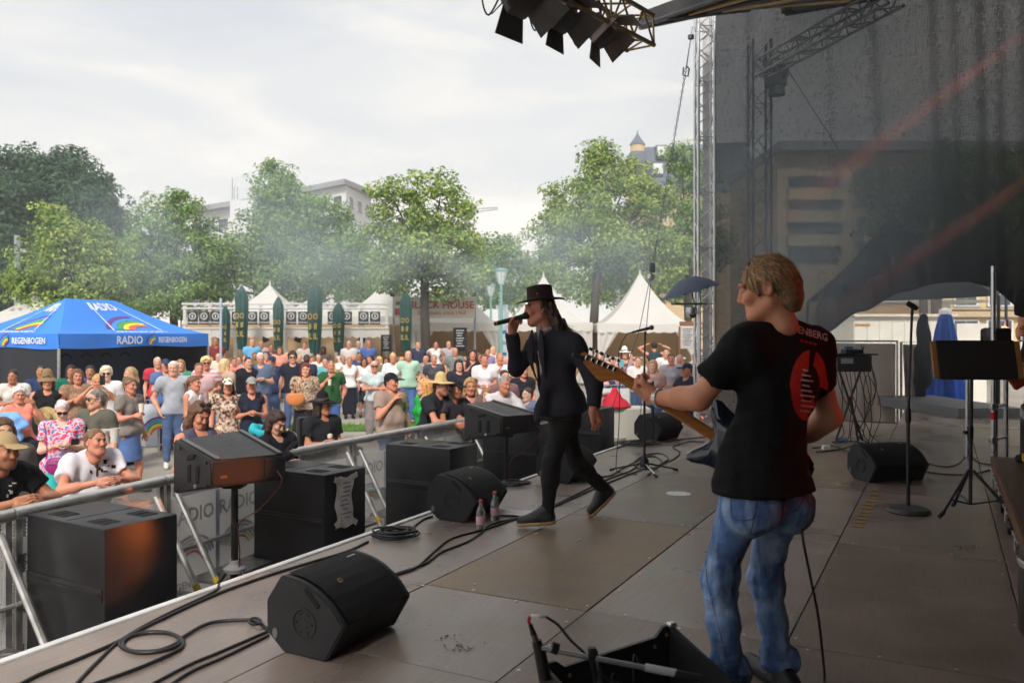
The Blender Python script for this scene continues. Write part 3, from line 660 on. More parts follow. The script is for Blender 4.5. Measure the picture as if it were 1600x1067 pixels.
TWX = at(1101,600,14.1)
tw = truss('truss_tower','bright aluminium truss tower at the far front corner of the stage',(TWX.x,14.1,-.85),(TWX.x,14.1,7.3),.27,trussm,seg=.235,r=.025,rb=.011,side=(1,0,0))
# white sheet tied to the tower's back chords
tag(MB().grid(lambda a,b: Vector((TWX.x - .0 + .135 * a,14.245 + .012 * math.sin(b * 40) * a,-.6 + 7.6 * b)),3,60).build('white_sheet',M('white_sheet',(.70,.68,.67),.9,var=.08),smooth='all',fix=False),'narrow white sheet tied behind the aluminium truss tower','sheet')
S0 = Vector((TWX.x + .16,14.12,0))
def scr_p(s,z):
    f = .075 * math.sin(s * 16 + .8 * math.sin(z * .4)) * min(1,max(0,(s - 3.0) * 1.6)) * min(1,max(.15,(z - 2.2) / 3)) + .075 * math.sin(s * 5.1 + .5 * math.sin(z * .7)) + .05 * math.sin(s * 11.7 + z * .35) + .035 * math.sin(s * 3.1 + 1.3 * z) * (s > 1.2) + .008 * math.sin(z * 2 + s * 5)
    return S0 + NN * s + U * (f + .18 * math.exp(-((z - 1.9) / .9) ** 2) * (s > 1.4)) + Vector((0,0,z))
HEM = [(-.01,.0),(1.45,.02),(1.62,1.36),(1.75,1.46),(2.3,1.80),(2.9,2.10),(3.4,2.22),(3.8,2.24),(4.15,2.12),(4.4,1.86),(4.65,1.50),(5.1,.9),(5.6,.2),(8.2,.1)]
def hem(s):
    for (a,x),(b,y) in zip(HEM,HEM[1:]):
        if a <= s <= b: t = (s - a) / (b - a); t = t * t * (3 - 2 * t) if b - a > .4 else t; return x + (y - x) * t
    return .1
gauze = bpy.data.materials.new('gauze'); gauze.use_nodes = True; t = gauze.node_tree; b = t.nodes['Principled BSDF']; b.inputs['Base Color'].default_value = (.022,.022,.025,1); b.inputs['Roughness'].default_value = .9; b.inputs['Specular IOR Level'].default_value = .1
tcn = N(t,'ShaderNodeTexCoord'); acc = None
for sc_,w_ in (((9,9,130),.5),((90,90,9),.5)):
    mp = N(t,'ShaderNodeMapping'); mp.inputs['Scale'].default_value = sc_; t.links.new(tcn.outputs['Object'],mp.inputs[0]); nz = N(t,'ShaderNodeTexNoise'); nz.inputs['Scale'].default_value = 1.0; nz.inputs['Detail'].default_value = 4; t.links.new(mp.outputs[0],nz.inputs[0])
    if acc is None: acc = nz.outputs[0]
    else:
        ad = N(t,'ShaderNodeMath',operation='ADD'); t.links.new(acc,ad.inputs[0]); t.links.new(nz.outputs[0],ad.inputs[1]); acc = ad.outputs[0]
mr = N(t,'ShaderNodeMapRange'); mr.inputs[1].default_value = .75; mr.inputs[2].default_value = 1.25; mr.inputs[3].default_value = .86; mr.inputs[4].default_value = .945; t.links.new(acc,mr.inputs[0]); ga_ = N(t,'ShaderNodeVertexColor',layer_name='Gather'); ad2 = N(t,'ShaderNodeMath',operation='ADD',use_clamp=True); t.links.new(mr.outputs[0],ad2.inputs[0]); t.links.new(ga_.outputs[0],ad2.inputs[1]); t.links.new(ad2.outputs[0],b.inputs['Alpha'])
NS,NZ = 360,44
sg = MB().grid(lambda a,c: scr_p(8.2 * a,hem(8.2 * a) + (6.9 - hem(8.2 * a)) * c),NS,NZ).build('gauze_curtain',gauze,smooth='all',fix=False)
tag(sg,'black see-through gauze curtain with its lower edge tied up in an arch','curtain')
# where the cloth is gathered up it lies denser
_gc = sg.data.color_attributes.new('Gather','FLOAT_COLOR','POINT'); _ga = np.zeros((len(sg.data.vertices),4),np.float32)
for i in range(NS + 1):
    s_ = 8.2 * i / NS; h_ = hem(s_)
    for j in range(NZ + 1):
        z_ = (6.9 - h_) * j / NZ; g0 = .13 * math.exp(-(z_ / (.55 + .3 * math.sin(s_ * 2)))) if 1.5 < s_ < 5.4 else 0; _ga[i * (NZ + 1) + j] = g0 + sum(.045 * w2_ * math.exp(-((s_ - c2_ - sl_ * (z_ - 3)) / .075) ** 2) for c2_,w2_,sl_ in ((.5,.5,.01),(1.9,.5,-.04),(2.55,.7,-.05),(3.35,.9,-.03),(3.62,.7,-.02),(3.95,1,-.02),(4.2,.8,.0),(4.5,1,.0),(4.75,.8,0)))
_gc.data.foreach_set('color',_ga.ravel())
# black canopy tent standing outside behind the gauze
ct_ = thing('black_canopy','black peaked canopy tent just outside the stage wing','tent',tuple(at(1400,640,16.2))); bkc = M('canopy_black',(.016,.016,.019),.8,var=.15,vs=2)
pk = at(1392,335,16.6); CQ = [at(1262,470,15.2),at(1560,462,14.4),at(1572,440,17.6),at(1290,446,18.6)]
for i in range(4): a_,c_ = CQ[i],CQ[(i + 1) % 4]; MB().grid(lambda u_,v_: a_.lerp(c_,u_).lerp(pk,v_) - Vector((0,0,.12 * math.sin(v_ * 3.14) + .04 * math.sin(u_ * 3.14) * (1 - v_))),10,8).build('roof_panel',bkc,ct_,smooth='all',fix=False); MB().tube([Vector((a_.x,a_.y,-.85)),a_],.03,8).build('leg',M('truss_dark'),ct_)
wpart(ct_)
# rolled hem of the arch
mbh = MB().tube([scr_p(1.62 + 3.4 * i / 60,hem(1.62 + 3.4 * i / 60)) for i in range(61)],.016,8)
mbh.build('hem',blackcloth,sg,smooth=True)
# dark truss and loudspeaker column behind the gauze
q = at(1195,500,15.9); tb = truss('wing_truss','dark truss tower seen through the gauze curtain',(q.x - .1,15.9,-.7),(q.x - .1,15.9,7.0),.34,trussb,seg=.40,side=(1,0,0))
wl = thing('wing_lamp','small dark stage lamp clamped to the truss behind the gauze','stage lamp',(at(1212,120,15.4).x,15.4,at(1212,120,15.4).z))
MB().bbox((0,0,0),(.36,.3,.42),.05).build('housing',BLK,wl); MB().lathe([(.13,0),(.16,-.16),(.15,-.16),(.12,0)],(0,-.05,-.2),16).build('lens_tube',BLK,wl,smooth=True); MB().tube([(-.22,0,0),(-.22,0,.32),(.22,0,.32),(.22,0,0)],.02,6).build('yoke',BLK,wl)
dg_a,dg_b = at(1190,108,13.6),at(1400,-8,11.0)
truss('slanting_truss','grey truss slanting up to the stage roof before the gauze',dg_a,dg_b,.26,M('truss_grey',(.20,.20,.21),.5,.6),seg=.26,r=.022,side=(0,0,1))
tag(MB().tube([at(1222,95,13.3),at(1292,205,13.2),at(1352,300,13.1),at(1372,325,13.1)],.008,5).build('steel_cable',trussb),'thin steel cable slanting down from the grey truss','cable')
# roof front corner above the tower: dark girder, ladder frame, cross tubes
rc = thing('roof_corner','dark steel roof corner with a ladder frame over the truss tower','roof frame',(TWX.x,13.6,6.7))
mb = MB().prism([(0,0),(1,0),(1,1),(0,1)],(0,0,.01)); 
P1,P2,P3,P4 = at(1000,38,11.3),at(1118,15,13.6),at(1330,-2,11.6),at(1180,-25,9.5)
mb = MB(); dz = Vector((0,0,.16)); mb.hexa([P1,P2,P3,P4,P1 + dz,P2 + dz,P3 + dz,P4 + dz]); mb.build('roof_plate',M('roof_under',(.045,.043,.045),.7,var=.3,vs=3),rc)
for i in range(6):
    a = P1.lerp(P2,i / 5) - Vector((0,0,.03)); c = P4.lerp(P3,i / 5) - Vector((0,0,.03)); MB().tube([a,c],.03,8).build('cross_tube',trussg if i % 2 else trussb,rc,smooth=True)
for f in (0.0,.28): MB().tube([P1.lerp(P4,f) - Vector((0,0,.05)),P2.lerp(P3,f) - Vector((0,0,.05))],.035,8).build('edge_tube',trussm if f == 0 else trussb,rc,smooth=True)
for i in range(9):
    a = P1.lerp(P2,i / 9) - Vector((0,0,.06)); c = P1.lerp(P4,.28).lerp(P2.lerp(P3,.28),(i + (i % 2)) / 9) - Vector((0,0,.06)); MB().tube([a,c],.016,6).build('brace',trussb,rc,smooth=True)
wpart(rc)
# lamp truss over the audience edge
ta,tb_ = at(1000,52,8.6),at(800,-52,6.6)
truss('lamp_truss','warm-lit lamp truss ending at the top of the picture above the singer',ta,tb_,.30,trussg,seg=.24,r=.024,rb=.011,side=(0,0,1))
alum_in = M('lamp_inside',(.5,.42,.36),.4,.3,var=.2)
def fresnel(label,c,size,fw,lit=False):
    c = Vector(c); root = thing('theatre_spotlight',label,'stage lamp',tuple(c),0,'barn-door spotlights hanging from the lamp truss'); f = Vector(fw).normalized(); s = f.cross(Vector((0,0,1))).normalized(); u = s.cross(f); m = Matrix((s,u,f)).transposed(); k = size; hm = M('lamp_housing',(.07,.065,.065),.42,.2,var=.25,vs=7,bump=.1)
    o = MB().bbox((0,0,-.10 * k),(.34 * k,.36 * k,.36 * k),.05 * k,m=m).build('housing',hm,root,smooth=True)
    MB().lathe([(.16 * k,.06 * k),(.19 * k,.08 * k),(.19 * k,.14 * k),(.155 * k,.14 * k),(.155 * k,.07 * k)],(0,0,0),20,m,cap=False).build('lens_ring',hm,root,smooth=True)
    MB().lathe([(.0,.10 * k),(.08 * k,.095 * k),(.15 * k,.07 * k)],(0,0,0),20,m,cap=False).build('lens',M('lamp_lens_lit',(.8,.75,.7),.2,emit=(1,.82,.65),es=2.2) if lit else M('lamp_lens',(.25,.24,.24),.15),root,smooth=True)
    for i in range(5): MB().box(m @ Vector((0,.19 * k,-.22 * k + .06 * k * i)),(.26 * k,.02 * k,.025 * k),m=m).build('cooling_fin',hm,root)
    yk = [m @ Vector((.23 * k,0,-.1 * k)),m @ Vector((.23 * k,0,-.1 * k)) + Vector((0,0,.2 * k)),Vector((0,0,.44 * k)) + m @ Vector((.1 * k,0,-.1 * k)),Vector((0,0,.44 * k)) + m @ Vector((-.1 * k,0,-.1 * k)),m @ Vector((-.23 * k,0,-.1 * k)) + Vector((0,0,.2 * k)),m @ Vector((-.23 * k,0,-.1 * k))]
    MB().tube(yk,.022 * k,6).build('yoke',hm,root); MB().bbox((m @ Vector((0,0,-.1 * k))) + Vector((0,0,.5 * k)),(.1 * k,.08 * k,.14 * k),.01).build('clamp',hm,root)
    for (dx,dy,op) in ((1,0,.95),(-1,0,.7),(0,1,.85),(0,-1,.8)):
        e = Vector((dx,dy,0)) * .19 * k + Vector((0,0,.14 * k)); o_ = Vector((dx,dy,0)); tn = Vector((-dy,dx,0)); d = (o_ * math.sin(op * .9) + Vector((0,0,1)) * math.cos(op * .9)); w0,w1,L = .17 * k,.24 * k,.34 * k
        p = [e - tn * w0,e + tn * w0,e + tn * w1 + d * L,e - tn * w1 + d * L]; nr = tn.cross(d).normalized() * .006 * k
        mb = MB().hexa([m @ (x - nr) for x in p] + [m @ (x + nr) for x in p]); mb.build('barn_door',M('barn_door',(.22,.17,.14),.5,.3,var=.3,vs=6) if lit else hm,root)  # doors of the lit lamp coloured lighter and browner, as if backlit
    cp = catmull([m @ Vector((-.1 * k,-.1 * k,-.28 * k)),m @ Vector((-.25 * k,-.05 * k,-.4 * k)) + Vector((-.1,0,-.1)),Vector((-.35 * k,0,-.32 * k)),Vector((-.42 * k,0,-.05 * k)),Vector((-.2 * k,0,.25 * k))],6)
    MB().tube(cp,.011 * k,6).build('power_cable',BLK,root,smooth=True); MB().bbox((-.42 * k,0,-.06 * k),(.06 * k,.06 * k,.09 * k),.01).build('plug',BLK,root)
    return root
fresnel('lit barn-door spotlight at the end of the lamp truss',at(937,38,7.9),.64,(.55,-.25,-.75),True)
fresnel('dark barn-door spotlight second from the end of the lamp truss',at(876,12,7.3),.64,(.45,-.3,-.72))
fresnel('barn-door spotlight cut off by the top of the picture',at(812,-20,6.8),.72,(.35,-.3,-.8))
# guy chain from the roof corner
ch = thing('guy_chain','steel guy chain slanting down from the roof corner to two wires','chain',tuple(at(1083,40,13.4)))
c0,c1,c2 = at(1082,42,13.4),at(1072,108,13.3),at(1019,418,12.6)
stl = M('chain_steel',(.12,.12,.13),.45,.8)
MB().tube([c0,c1],.010,6).build('rope',stl,ch); MB().lathe([(.0,-.05),(.05,-.03),(.05,.03),(0,.05)],c0.lerp(c1,.25),10,cap=False).build('ball',stl,ch,smooth=True)
lk = MB()
d = (c2 - c1).normalized(); n = int((c2 - c1).length / .062); sv = d.cross(Vector((0,1,0))).normalized(); tv = d.cross(sv)
lmesh = []
for w_ in (sv,tv):
    pts = [d * (.030 * math.cos(a)) + w_ * (.017 * math.sin(a)) for a in [i * math.pi / 4 for i in range(9)]]; me = MB().tube(pts,.0065,5,cap=False).mesh('chain_link',True); me.materials.append(stl); lmesh.append(me)
for i in range(n): link('chain_link',lmesh[i % 2],None,ch,c1.lerp(c2,(i + .5) / n))
MB().tube([c1 + Vector((0,0,.05)),c1 + Vector((.05,0,0)),c1 + Vector((.03,0,-.12)),c1 + Vector((-.05,0,-.1)),c1 + Vector((-.04,0,.02))],.014,6).build('shackle',stl,ch,smooth=True)
MB().bbox(c2,(.09,.06,.16),.02).build('turnbuckle',stl,ch); MB().lathe([(.0,-.06),(.06,-.03),(.06,.03),(0,.06)],c2 - Vector((.02,0,.14)),10,cap=False).build('ring',alu,ch,smooth=True)
MB().tube([c2,at(998,520,12.2),at(955,640,11.9)],.006,5).build('wire',stl,ch); MB().tube([c2,at(1011,500,12.7),at(1000,660,12.9)],.006,5).build('wire',stl,ch)
wpart(ch)
# ================================================================== pit: bass cabinets, fill speakers, barrier
subm = M('sub_paint',(.015,.0145,.016),.36,var=.18,vs=5,bump=.06,bs=260,rvar=.06,spec=.3)
dark = M('recess_black',(.004,.004,.004),.9)
def sub(label,fc,ztop):
    """fc = corner nearest the camera"""
    th = R(31); d1 = Vector((math.sin(th),math.cos(th),0)); d2 = Vector((-math.cos(th - R(12)) * .82,math.sin(R(41)),0)).normalized(); d2 = Vector((-math.cos(th),math.sin(th),0))
    W,D = .50,.82; Hh = ztop + .85; c = Vector((fc.x,fc.y,-.85)) + d1 * W / 2 + d2 * D / 2
    root = thing('bass_cabinet',label,'loudspeaker',tuple(c),math.atan2(d1.y,d1.x),'bass cabinets standing in the pit')   # local x = d1, local y = d2
    MB().bbox((0,0,Hh / 2),(W,D,Hh),.012).build('cabinet',subm,root,smooth=True)
    tz = Hh + .0015
    for y0 in (-.22,.2):
        for x0 in (-.13,.13):
            if (x0,y0) == (.13,.2): continue
            for s_ in (-.045,.045):
                MB().box((x0,y0 + s_,tz),(.10,.06,.003)).build('grip_slot',dark,root); MB().tube([(x0 - .055,y0 + s_ - .036,tz),(x0 - .055,y0 + s_ + .036,tz),(x0 + .055,y0 + s_ + .036,tz),(x0 + .055,y0 + s_ - .036,tz),(x0 - .055,y0 + s_ - .036,tz)],.003,5).build('slot_rim',subm,root)
    for i in range(22): MB().box((-.22 + i * .02,0,tz),(.011,.008,.002)).build('vent_hole',dark,root)
    # skid rail recess on the long side facing the camera (local -x)
    MB().bbox((-W / 2 - .004,0,Hh * .66),(.012,D * .96,.075),.004).build('skid_rail',M('skid_rail',(.012,.012,.013),.5),root,smooth=True)
    MB().bbox((-W / 2 - .012,0,Hh * .66),(.012,D * .92,.022),.004).build('rail_lip',subm,root,smooth=True)
    return root
SUBP = [at(163,827,1495 / 307),at(507,742.5,1495 / 222.5),at(703,701.5,1495 / 181.5),at(840,664,1495 / 144),at(939,639,1495 / 119)]
sub1 = sub('nearest bass cabinet in the pit, lit orange on its stage side',SUBP[0],.30)
sub2 = sub('bass cabinet with a set list taped to its stage side',SUBP[1],.30)
sub('bass cabinet beside the foremost bottles, third along the pit',SUBP[2],.30)
sub('bass cabinet half hidden behind the singer, under the second fill speaker',SUBP[3],.30)
sub('farthest bass cabinet, right of the singer with a reddish side',SUBP[4],.30)
# taped set list
th = R(31); d1 = Vector((math.sin(th),math.cos(th),0)); d2 = Vector((-math.cos(th),math.sin(th),0)); fc = Vector((SUBP[1].x,SUBP[1].y,0)); o = fc + d1 * .11 - d2 * .004
paper = M('paper',(.62,.60,.60),.85,var=.08,vs=12)
sl = thing('set_list','crumpled white set list taped to the bass cabinet','paper',tuple(o + Vector((0,0,.05))))
def pfn(a,b): return o + d1 * (.005 + .20 * a + .012 * math.sin(b * 9)) - d2 * (.006 + .012 * abs(math.sin(a * 5 + b * 7))) + Vector((0,0,-.16 + .42 * b + .01 * math.sin(a * 8)))
MB().grid(pfn,12,16).build('sheet',paper,sl,smooth='all',fix=False)
for (a,b,rz_) in ((.0,.95,.4),(1.0,.96,-.3),(.0,.12,-.5),(1.0,.06,.6)): 
    p = pfn(a,b) - d2 * .012; MB().box(p,(.075,.003,.045),m=Matrix((d1,-d2,Vector((0,0,1)))).transposed() @ Matrix.Rotation(rz_,3,'Y')).build('tape',M('masking_tape',(.55,.50,.42),.8),sl)
inkm = M('pencil',(.12,.12,.14),.9)
for i in range(9): MB().box(pfn(.5,.9 - .085 * i) - d2 * .016,(.09 + .03 * math.sin(i * 3),.001,.008),m=Matrix((d1,-d2,Vector((0,0,1)))).transposed()).build('written_line',inkm,sl)
wpart(sl)
# fill speakers on stands
fsm = M('fill_paint',(.022,.021,.022),.45,spec=.3,var=.15,vs=6,bump=.3,bs=180,rvar=.05)
TRv,RRv,BRv,TLv = Vector((-2.17,6.0,0)),Vector((-1.724,6.35,0)),Vector((-2.27,7.05,0)),Vector((-2.6,6.38,0))
def fill(label,off):
    c = (TRv + RRv + BRv + TLv) / 4; root = thing('fill_speaker',label,'loudspeaker',tuple(c + off),0,'fill speakers on stands in the pit'); Z = lambda v,z: v - c + Vector((0,0,z))
    lo = [Z(TRv,.335),Z(RRv,.335),Z(BRv,.215),Z(TLv,.215)]; hi = [Z(TRv,.527),Z(RRv,.527),Z(BRv,.63),Z(TLv,.63)]
    bm = bmesh.new(); vs_ = [bm.verts.new(p) for p in lo + hi]
    for f in [(3,2,1,0),(4,5,6,7),(0,1,5,4),(1,2,6,5),(2,3,7,6),(3,0,4,7)]: bm.faces.new([vs_[i] for i in f])
    bmesh.ops.recalc_face_normals(bm,faces=bm.faces); bmesh.ops.bevel(bm,geom=bm.edges[:],offset=.014,segments=3,affect='EDGES'); me = bpy.data.meshes.new('cabinet'); bm.to_mesh(me); bm.free(); me.polygons.foreach_set('use_smooth',[True] * len(me.polygons)); me.set_sharp_from_angle(angle=R(35)); link('cabinet',me,fsm,root)
    q = lambda a,b,s_,t_: lo[a].lerp(lo[b],s_).lerp(hi[a].lerp(hi[b],s_),t_)
    ax = (lo[3] - lo[0]).normalized(); nn_ = (lo[3] - lo[0]).cross(Vector((0,0,1))).normalized(); nn_ = nn_ if nn_.x < 0 else -nn_
    m = Matrix((ax,nn_,Vector((0,0,1)))).transposed()
    for s_ in (.34,.56): MB().bbox(q(0,3,s_,.42) + nn_ * .0,(.05,.016,.13),.006,m=m).build('port',dark,root)
    MB().bbox(q(0,3,.50,.83) + nn_ * .002,(.12,.02,.035),.008,m=m).build('handle',dark,root)
    for s_,t_ in ((.12,.1),(.12,.86),(.86,.08),(.8,.92),(.4,.1)): MB().lathe([(.016,-.002),(.016,.006),(.008,.008)],q(0,3,s_,t_),10,m @ Matrix.Rotation(R(-90),3,'X')).build('bolt',alu if t_ < .2 and s_ == .4 else subm,root)
    tn = (hi[1] - hi[0]).cross(hi[3] - hi[0]).normalized()
    for s_ in (.10,.93):
        a,b = hi[0].lerp(hi[1],s_) + tn * .008,hi[3].lerp(hi[2],s_) + tn * .008; e = (b - a).normalized(); MB().bbox((a + b) / 2,((b - a).length * .96,.035,.012),.004,m=Matrix((e,tn.cross(e),tn)).transposed()).build('flying_track',M('track_metal',(.16,.155,.15),.4,.7),root,smooth=True)
    for i in range(3): MB().lathe([(.005,0),(.005,.003)],hi[0].lerp(hi[1],.42 + .05 * i).lerp(hi[3].lerp(hi[2],.42 + .05 * i),.5) + tn * .001,8).build('screw_hole',dark,root)
    # connector plate on the rear
    rn = (lo[1] - lo[0]).cross(Vector((0,0,1))).normalized(); rn = rn if rn.y < 0 else -rn; rx = (lo[1] - lo[0]).normalized(); rm = Matrix((rx,rn,Vector((0,0,1)))).transposed()
    MB().bbox(q(0,1,.84,.5) + rn * .003,(.16,.012,.14),.004,m=rm).build('connector_plate',M('connector_plate',(.012,.012,.013),.5),root)
    for i in range(2): MB().lathe([(.018,0),(.018,.012),(.012,.012)],q(0,1,.80 + .09 * i,.42) + rn * .008,12,rm @ Matrix.Rotation(R(90),3,'X')).build('socket',BLK,root)
    MB().bbox(q(0,1,.16,.35) + rn * .001,(.05,.004,.02),.001,m=rm).build('maker_badge',M('badge',(.2,.13,.08),.4,.5),root)
    # stand: adapter, pole, collar, legs
    pc = (lo[0] + lo[1] + lo[2] + lo[3]) / 4 + rn * .12; 
    MB().bbox(pc + Vector((0,0,.03)),(.16,.16,.07),.02).build('stand_adapter',BLK,root,smooth=True)
    MB().tube([pc + Vector((0,0,.02)),Vector((pc.x,pc.y,-.35))],.026,12).build('pole',BLK,root,smooth=True); MB().tube([Vector((pc.x,pc.y,-.30)),Vector((pc.x,pc.y,-.83))],.034,12).build('lower_pole',BLK,root,smooth=True)
    MB().lathe([(.0,-.37),(.075,-.37),(.085,-.34),(.04,-.31),(.04,-.28)],(pc.x,pc.y,0),14).build('collar',M('collar_grey',(.28,.28,.29),.5),root,smooth=True)
    for i in range(3):
        a = R(100 + 120 * i); e = Vector((math.cos(a),math.sin(a),0)); MB().tube([Vector((pc.x,pc.y,-.36)) + e * .06,Vector((pc.x,pc.y,-.83)) + e * .46],.014,8).build('leg',BLK,root,smooth=True)
    # speaker lead
    s0 = q(0,1,.86,.4) + rn * .02; MB().tube(catmull([s0,s0 + rn * .05 + Vector((.01,0,-.09)),pc + Vector((.20,-.03,-.16)),pc + Vector((.05,-.05,-.27)),pc + Vector((.045,-.02,-.5)),pc + Vector((.06,-.08,-.75)),pc + Vector((.2,-.2,-1.05))],8),.006,6).build('speaker_lead',M('red_lead',(.09,.02,.012),.5),root,smooth=True)
    return root,pc
f1,_ = fill('near fill speaker lying on a stand, lit orange at the back',Vector((0,0,0)))
f2 = dup(f1,f1.location + Vector((2.05,3.12,.0)),None,'grey fill speaker on a stand just left of the singer')
# barrier sections
brail = M('barrier_alu',(.60,.59,.57),.42,.85,var=.2,vs=7,rvar=.1)
perf = bpy.data.materials.new('perforated_sheet'); perf.use_nodes = True; t = perf.node_tree; b = t.nodes['Principled BSDF']; b.inputs['Base Color'].default_value = (.75,.75,.74,1); b.inputs['Metallic'].default_value = .1; b.inputs['Roughness'].default_value = .5
tcn = N(t,'ShaderNodeTexCoord'); mp = N(t,'ShaderNodeMapping'); mp.inputs['Scale'].default_value = (62,62,62); mp.inputs['Rotation'].default_value = (0,R(45),0); t.links.new(tcn.outputs['Object'],mp.inputs[0]); sx = N(t,'ShaderNodeSeparateXYZ'); t.links.new(mp.outputs[0],sx.inputs[0])
ds = []
for ax_ in (0,2):
    fr = N(t,'ShaderNodeMath',operation='FRACT'); t.links.new(sx.outputs[ax_],fr.inputs[0]); sb = N(t,'ShaderNodeMath',operation='SUBTRACT'); t.links.new(fr.outputs[0],sb.inputs[0]); sb.inputs[1].default_value = .5; pw = N(t,'ShaderNodeMath',operation='POWER'); t.links.new(sb.outputs[0],pw.inputs[0]); pw.inputs[1].default_value = 2; ds.append(pw)
ad = N(t,'ShaderNodeMath',operation='ADD'); t.links.new(ds[0].outputs[0],ad.inputs[0]); t.links.new(ds[1].outputs[0],ad.inputs[1]); gt = N(t,'ShaderNodeMath',operation='GREATER_THAN'); gt.inputs[1].default_value = .20; t.links.new(ad.outputs[0],gt.inputs[0]); t.links.new(gt.outputs[0],b.inputs['Alpha'])
banm = M('banner_vinyl',(.66,.65,.64),.7,var=.06,vs=4); translucent(banm,.8,(.95,.94,.92)); inkb = M('banner_blue',srgb(60,96,170),.7); inkd = M('banner_dark',srgb(60,62,74),.7)
RB = [M('rain_%d' % i,srgb(*c),.6,var=.05) for i,c in enumerate([(98,60,140),(70,140,220),(60,160,70),(236,214,50),(232,96,60)])]
dplate = M('diamond_plate',(.42,.41,.40),.38,.9,var=.15,vs=9)
hazy = M('hazard_yellow',srgb(196,160,40),.6,var=.3,vs=18)
BA = onz(0,808,.30); BB = onz(450,708,.30); BC = onz(860,632,.30); BD = BC + (BC - BB).normalized() * 2.6; B0 = BA + (BA - BB).normalized() * 1.2
path = [B0,BA,BB,BC,BD]
def along(d):
    for a,c in zip(path,path[1:]):
        L = (c - a).length
        if d <= L: return a.lerp(c,d / L),(c - a).normalized()
        d -= L
    return path[-1],(path[-1] - path[-2]).normalized()
total = sum((c - a).length for a,c in zip(path,path[1:])); nsec = int(total / 1.28)
def barrier(i):
    p,tdir = along((i + .5) * total / nsec); W = total / nsec - .012; g = -.85
    lab = ['nearest section of the metal crowd barrier at the left edge','barrier section where the man in the black tee leans','barrier section under the arms of the man in the white tee','barrier section behind the near fill speaker','barrier section between the near fill speaker and the set-list cabinet','barrier section in front of the wheelchair user','barrier section left of the third bass cabinet','barrier section below the man in the straw hat','barrier section behind the second fill speaker'] + ['far barrier section behind the singer, number %s from him' % w_ for w_ in ('one','two','three','four','five')]
    root = thing('crowd_barrier',lab[min(i,len(lab) - 1)],'barrier',(p.x,p.y,g),math.atan2(tdir.y,tdir.x),'sections of the crowd barrier')     # local x along, local -y towards the stage
    Hh = .30 - g
    MB().tube([(-W / 2,0,Hh),(W / 2,0,Hh)],.042,14).build('hand_rail',brail,root,smooth=True)
    MB().box((0,.0,Hh / 2),(W,.004,Hh - .09)).build('perforated_panel',perf,root)
    MB().tube([(-W / 2,-.02,Hh * .5),(W / 2,-.02,Hh * .5)],.018,8).build('middle_bar',brail,root,smooth=True)
    for x in (-W / 2 + .03,W / 2 - .03): MB().box((x,0,Hh / 2),(.045,.04,Hh - .04)).build('post',brail,root)
    for x in (-W / 2 + .10,W / 2 - .10):
        MB().tube([(x,-.03,Hh - .1),(x + .02,-.62,.02)],.024,8).build('brace',brail,root,smooth=True)
        for j in range(3):
            a = Vector((x,-.03,Hh - .1)).lerp(Vector((x + .02,-.62,.02)),.62 + .11 * j); c = Vector((x,-.03,Hh - .1)).lerp(Vector((x + .02,-.62,.02)),.67 + .11 * j); MB().tube([a,c],.0255,8).build('hazard_tape',hazy,root)
    st_ = MB().bbox((0,-.28,.36),(W - .26,.30,.03),.005).build('step',dplate,root)
    dm = MB().box((0,0,0),(.05,.012,.004)).mesh('tread_mark'); dm.materials.append(dplate)
    if i < 8:
        for a in range(int((W - .3) / .06)):
            for c in range(5):
                o_ = link('tread_mark',dm,None,st_,(-W / 2 + .17 + a * .06,-.40 + c * .06,.377),R(45 if (a + c) % 2 else -45))
    # printed banner hung on the crowd side: it is seen from behind, through the holes
    b_ = MB().box((0,.05,Hh * .46),(W * .97,.006,Hh * .78)).build('banner',banm,root)
    mm = lambda nm,mb,mt: mb.build(nm,mt,b_)
    for j in range(2):
        cx = -W * .22 + W * .46 * j
        for r_,mt in zip((.26,.225,.19,.155,.12),RB):
            pts = [(cx + r_ * math.cos(a),.044,Hh * .34 + r_ * math.sin(a) * .9) for a in [R(20 + 8 * q_) for q_ in range(18)]]; mb = MB()
            for q_ in range(17):
                x0,y0,z0 = pts[q_]; x1,y1,z1 = pts[q_ + 1]; dx,dz = .9 * (x0 - cx) / r_ * .026,(z0 - Hh * .34) / r_ * .026; dx2,dz2 = .9 * (x1 - cx) / r_ * .026,(z1 - Hh * .34) / r_ * .026
                mb.add([(x0,.0445,z0),(x1,.0445,z1),(x1 + dx2,.0445,z1 + dz2),(x0 + dx,.0445,z0 + dz)],[(0,1,2,3)])
            mm('rainbow_band',mb,mt)
        lettering('lettering','RADIO',inkd,b_,(cx,.0445,Hh * .70),(1,0,0),(0,0,1),.17,bold=.004)
        lettering('lettering','REGENBOGEN',inkd,b_,(cx,.0445,Hh * .22),(1,0,0),(0,0,1),.085,bold=.003)
    MB().box((W * .02,.0445,Hh * .46),(.05,.001,Hh * .76)).build('blue_stripe',inkb,b_)
    return root
for i in range(nsec): barrier(i)
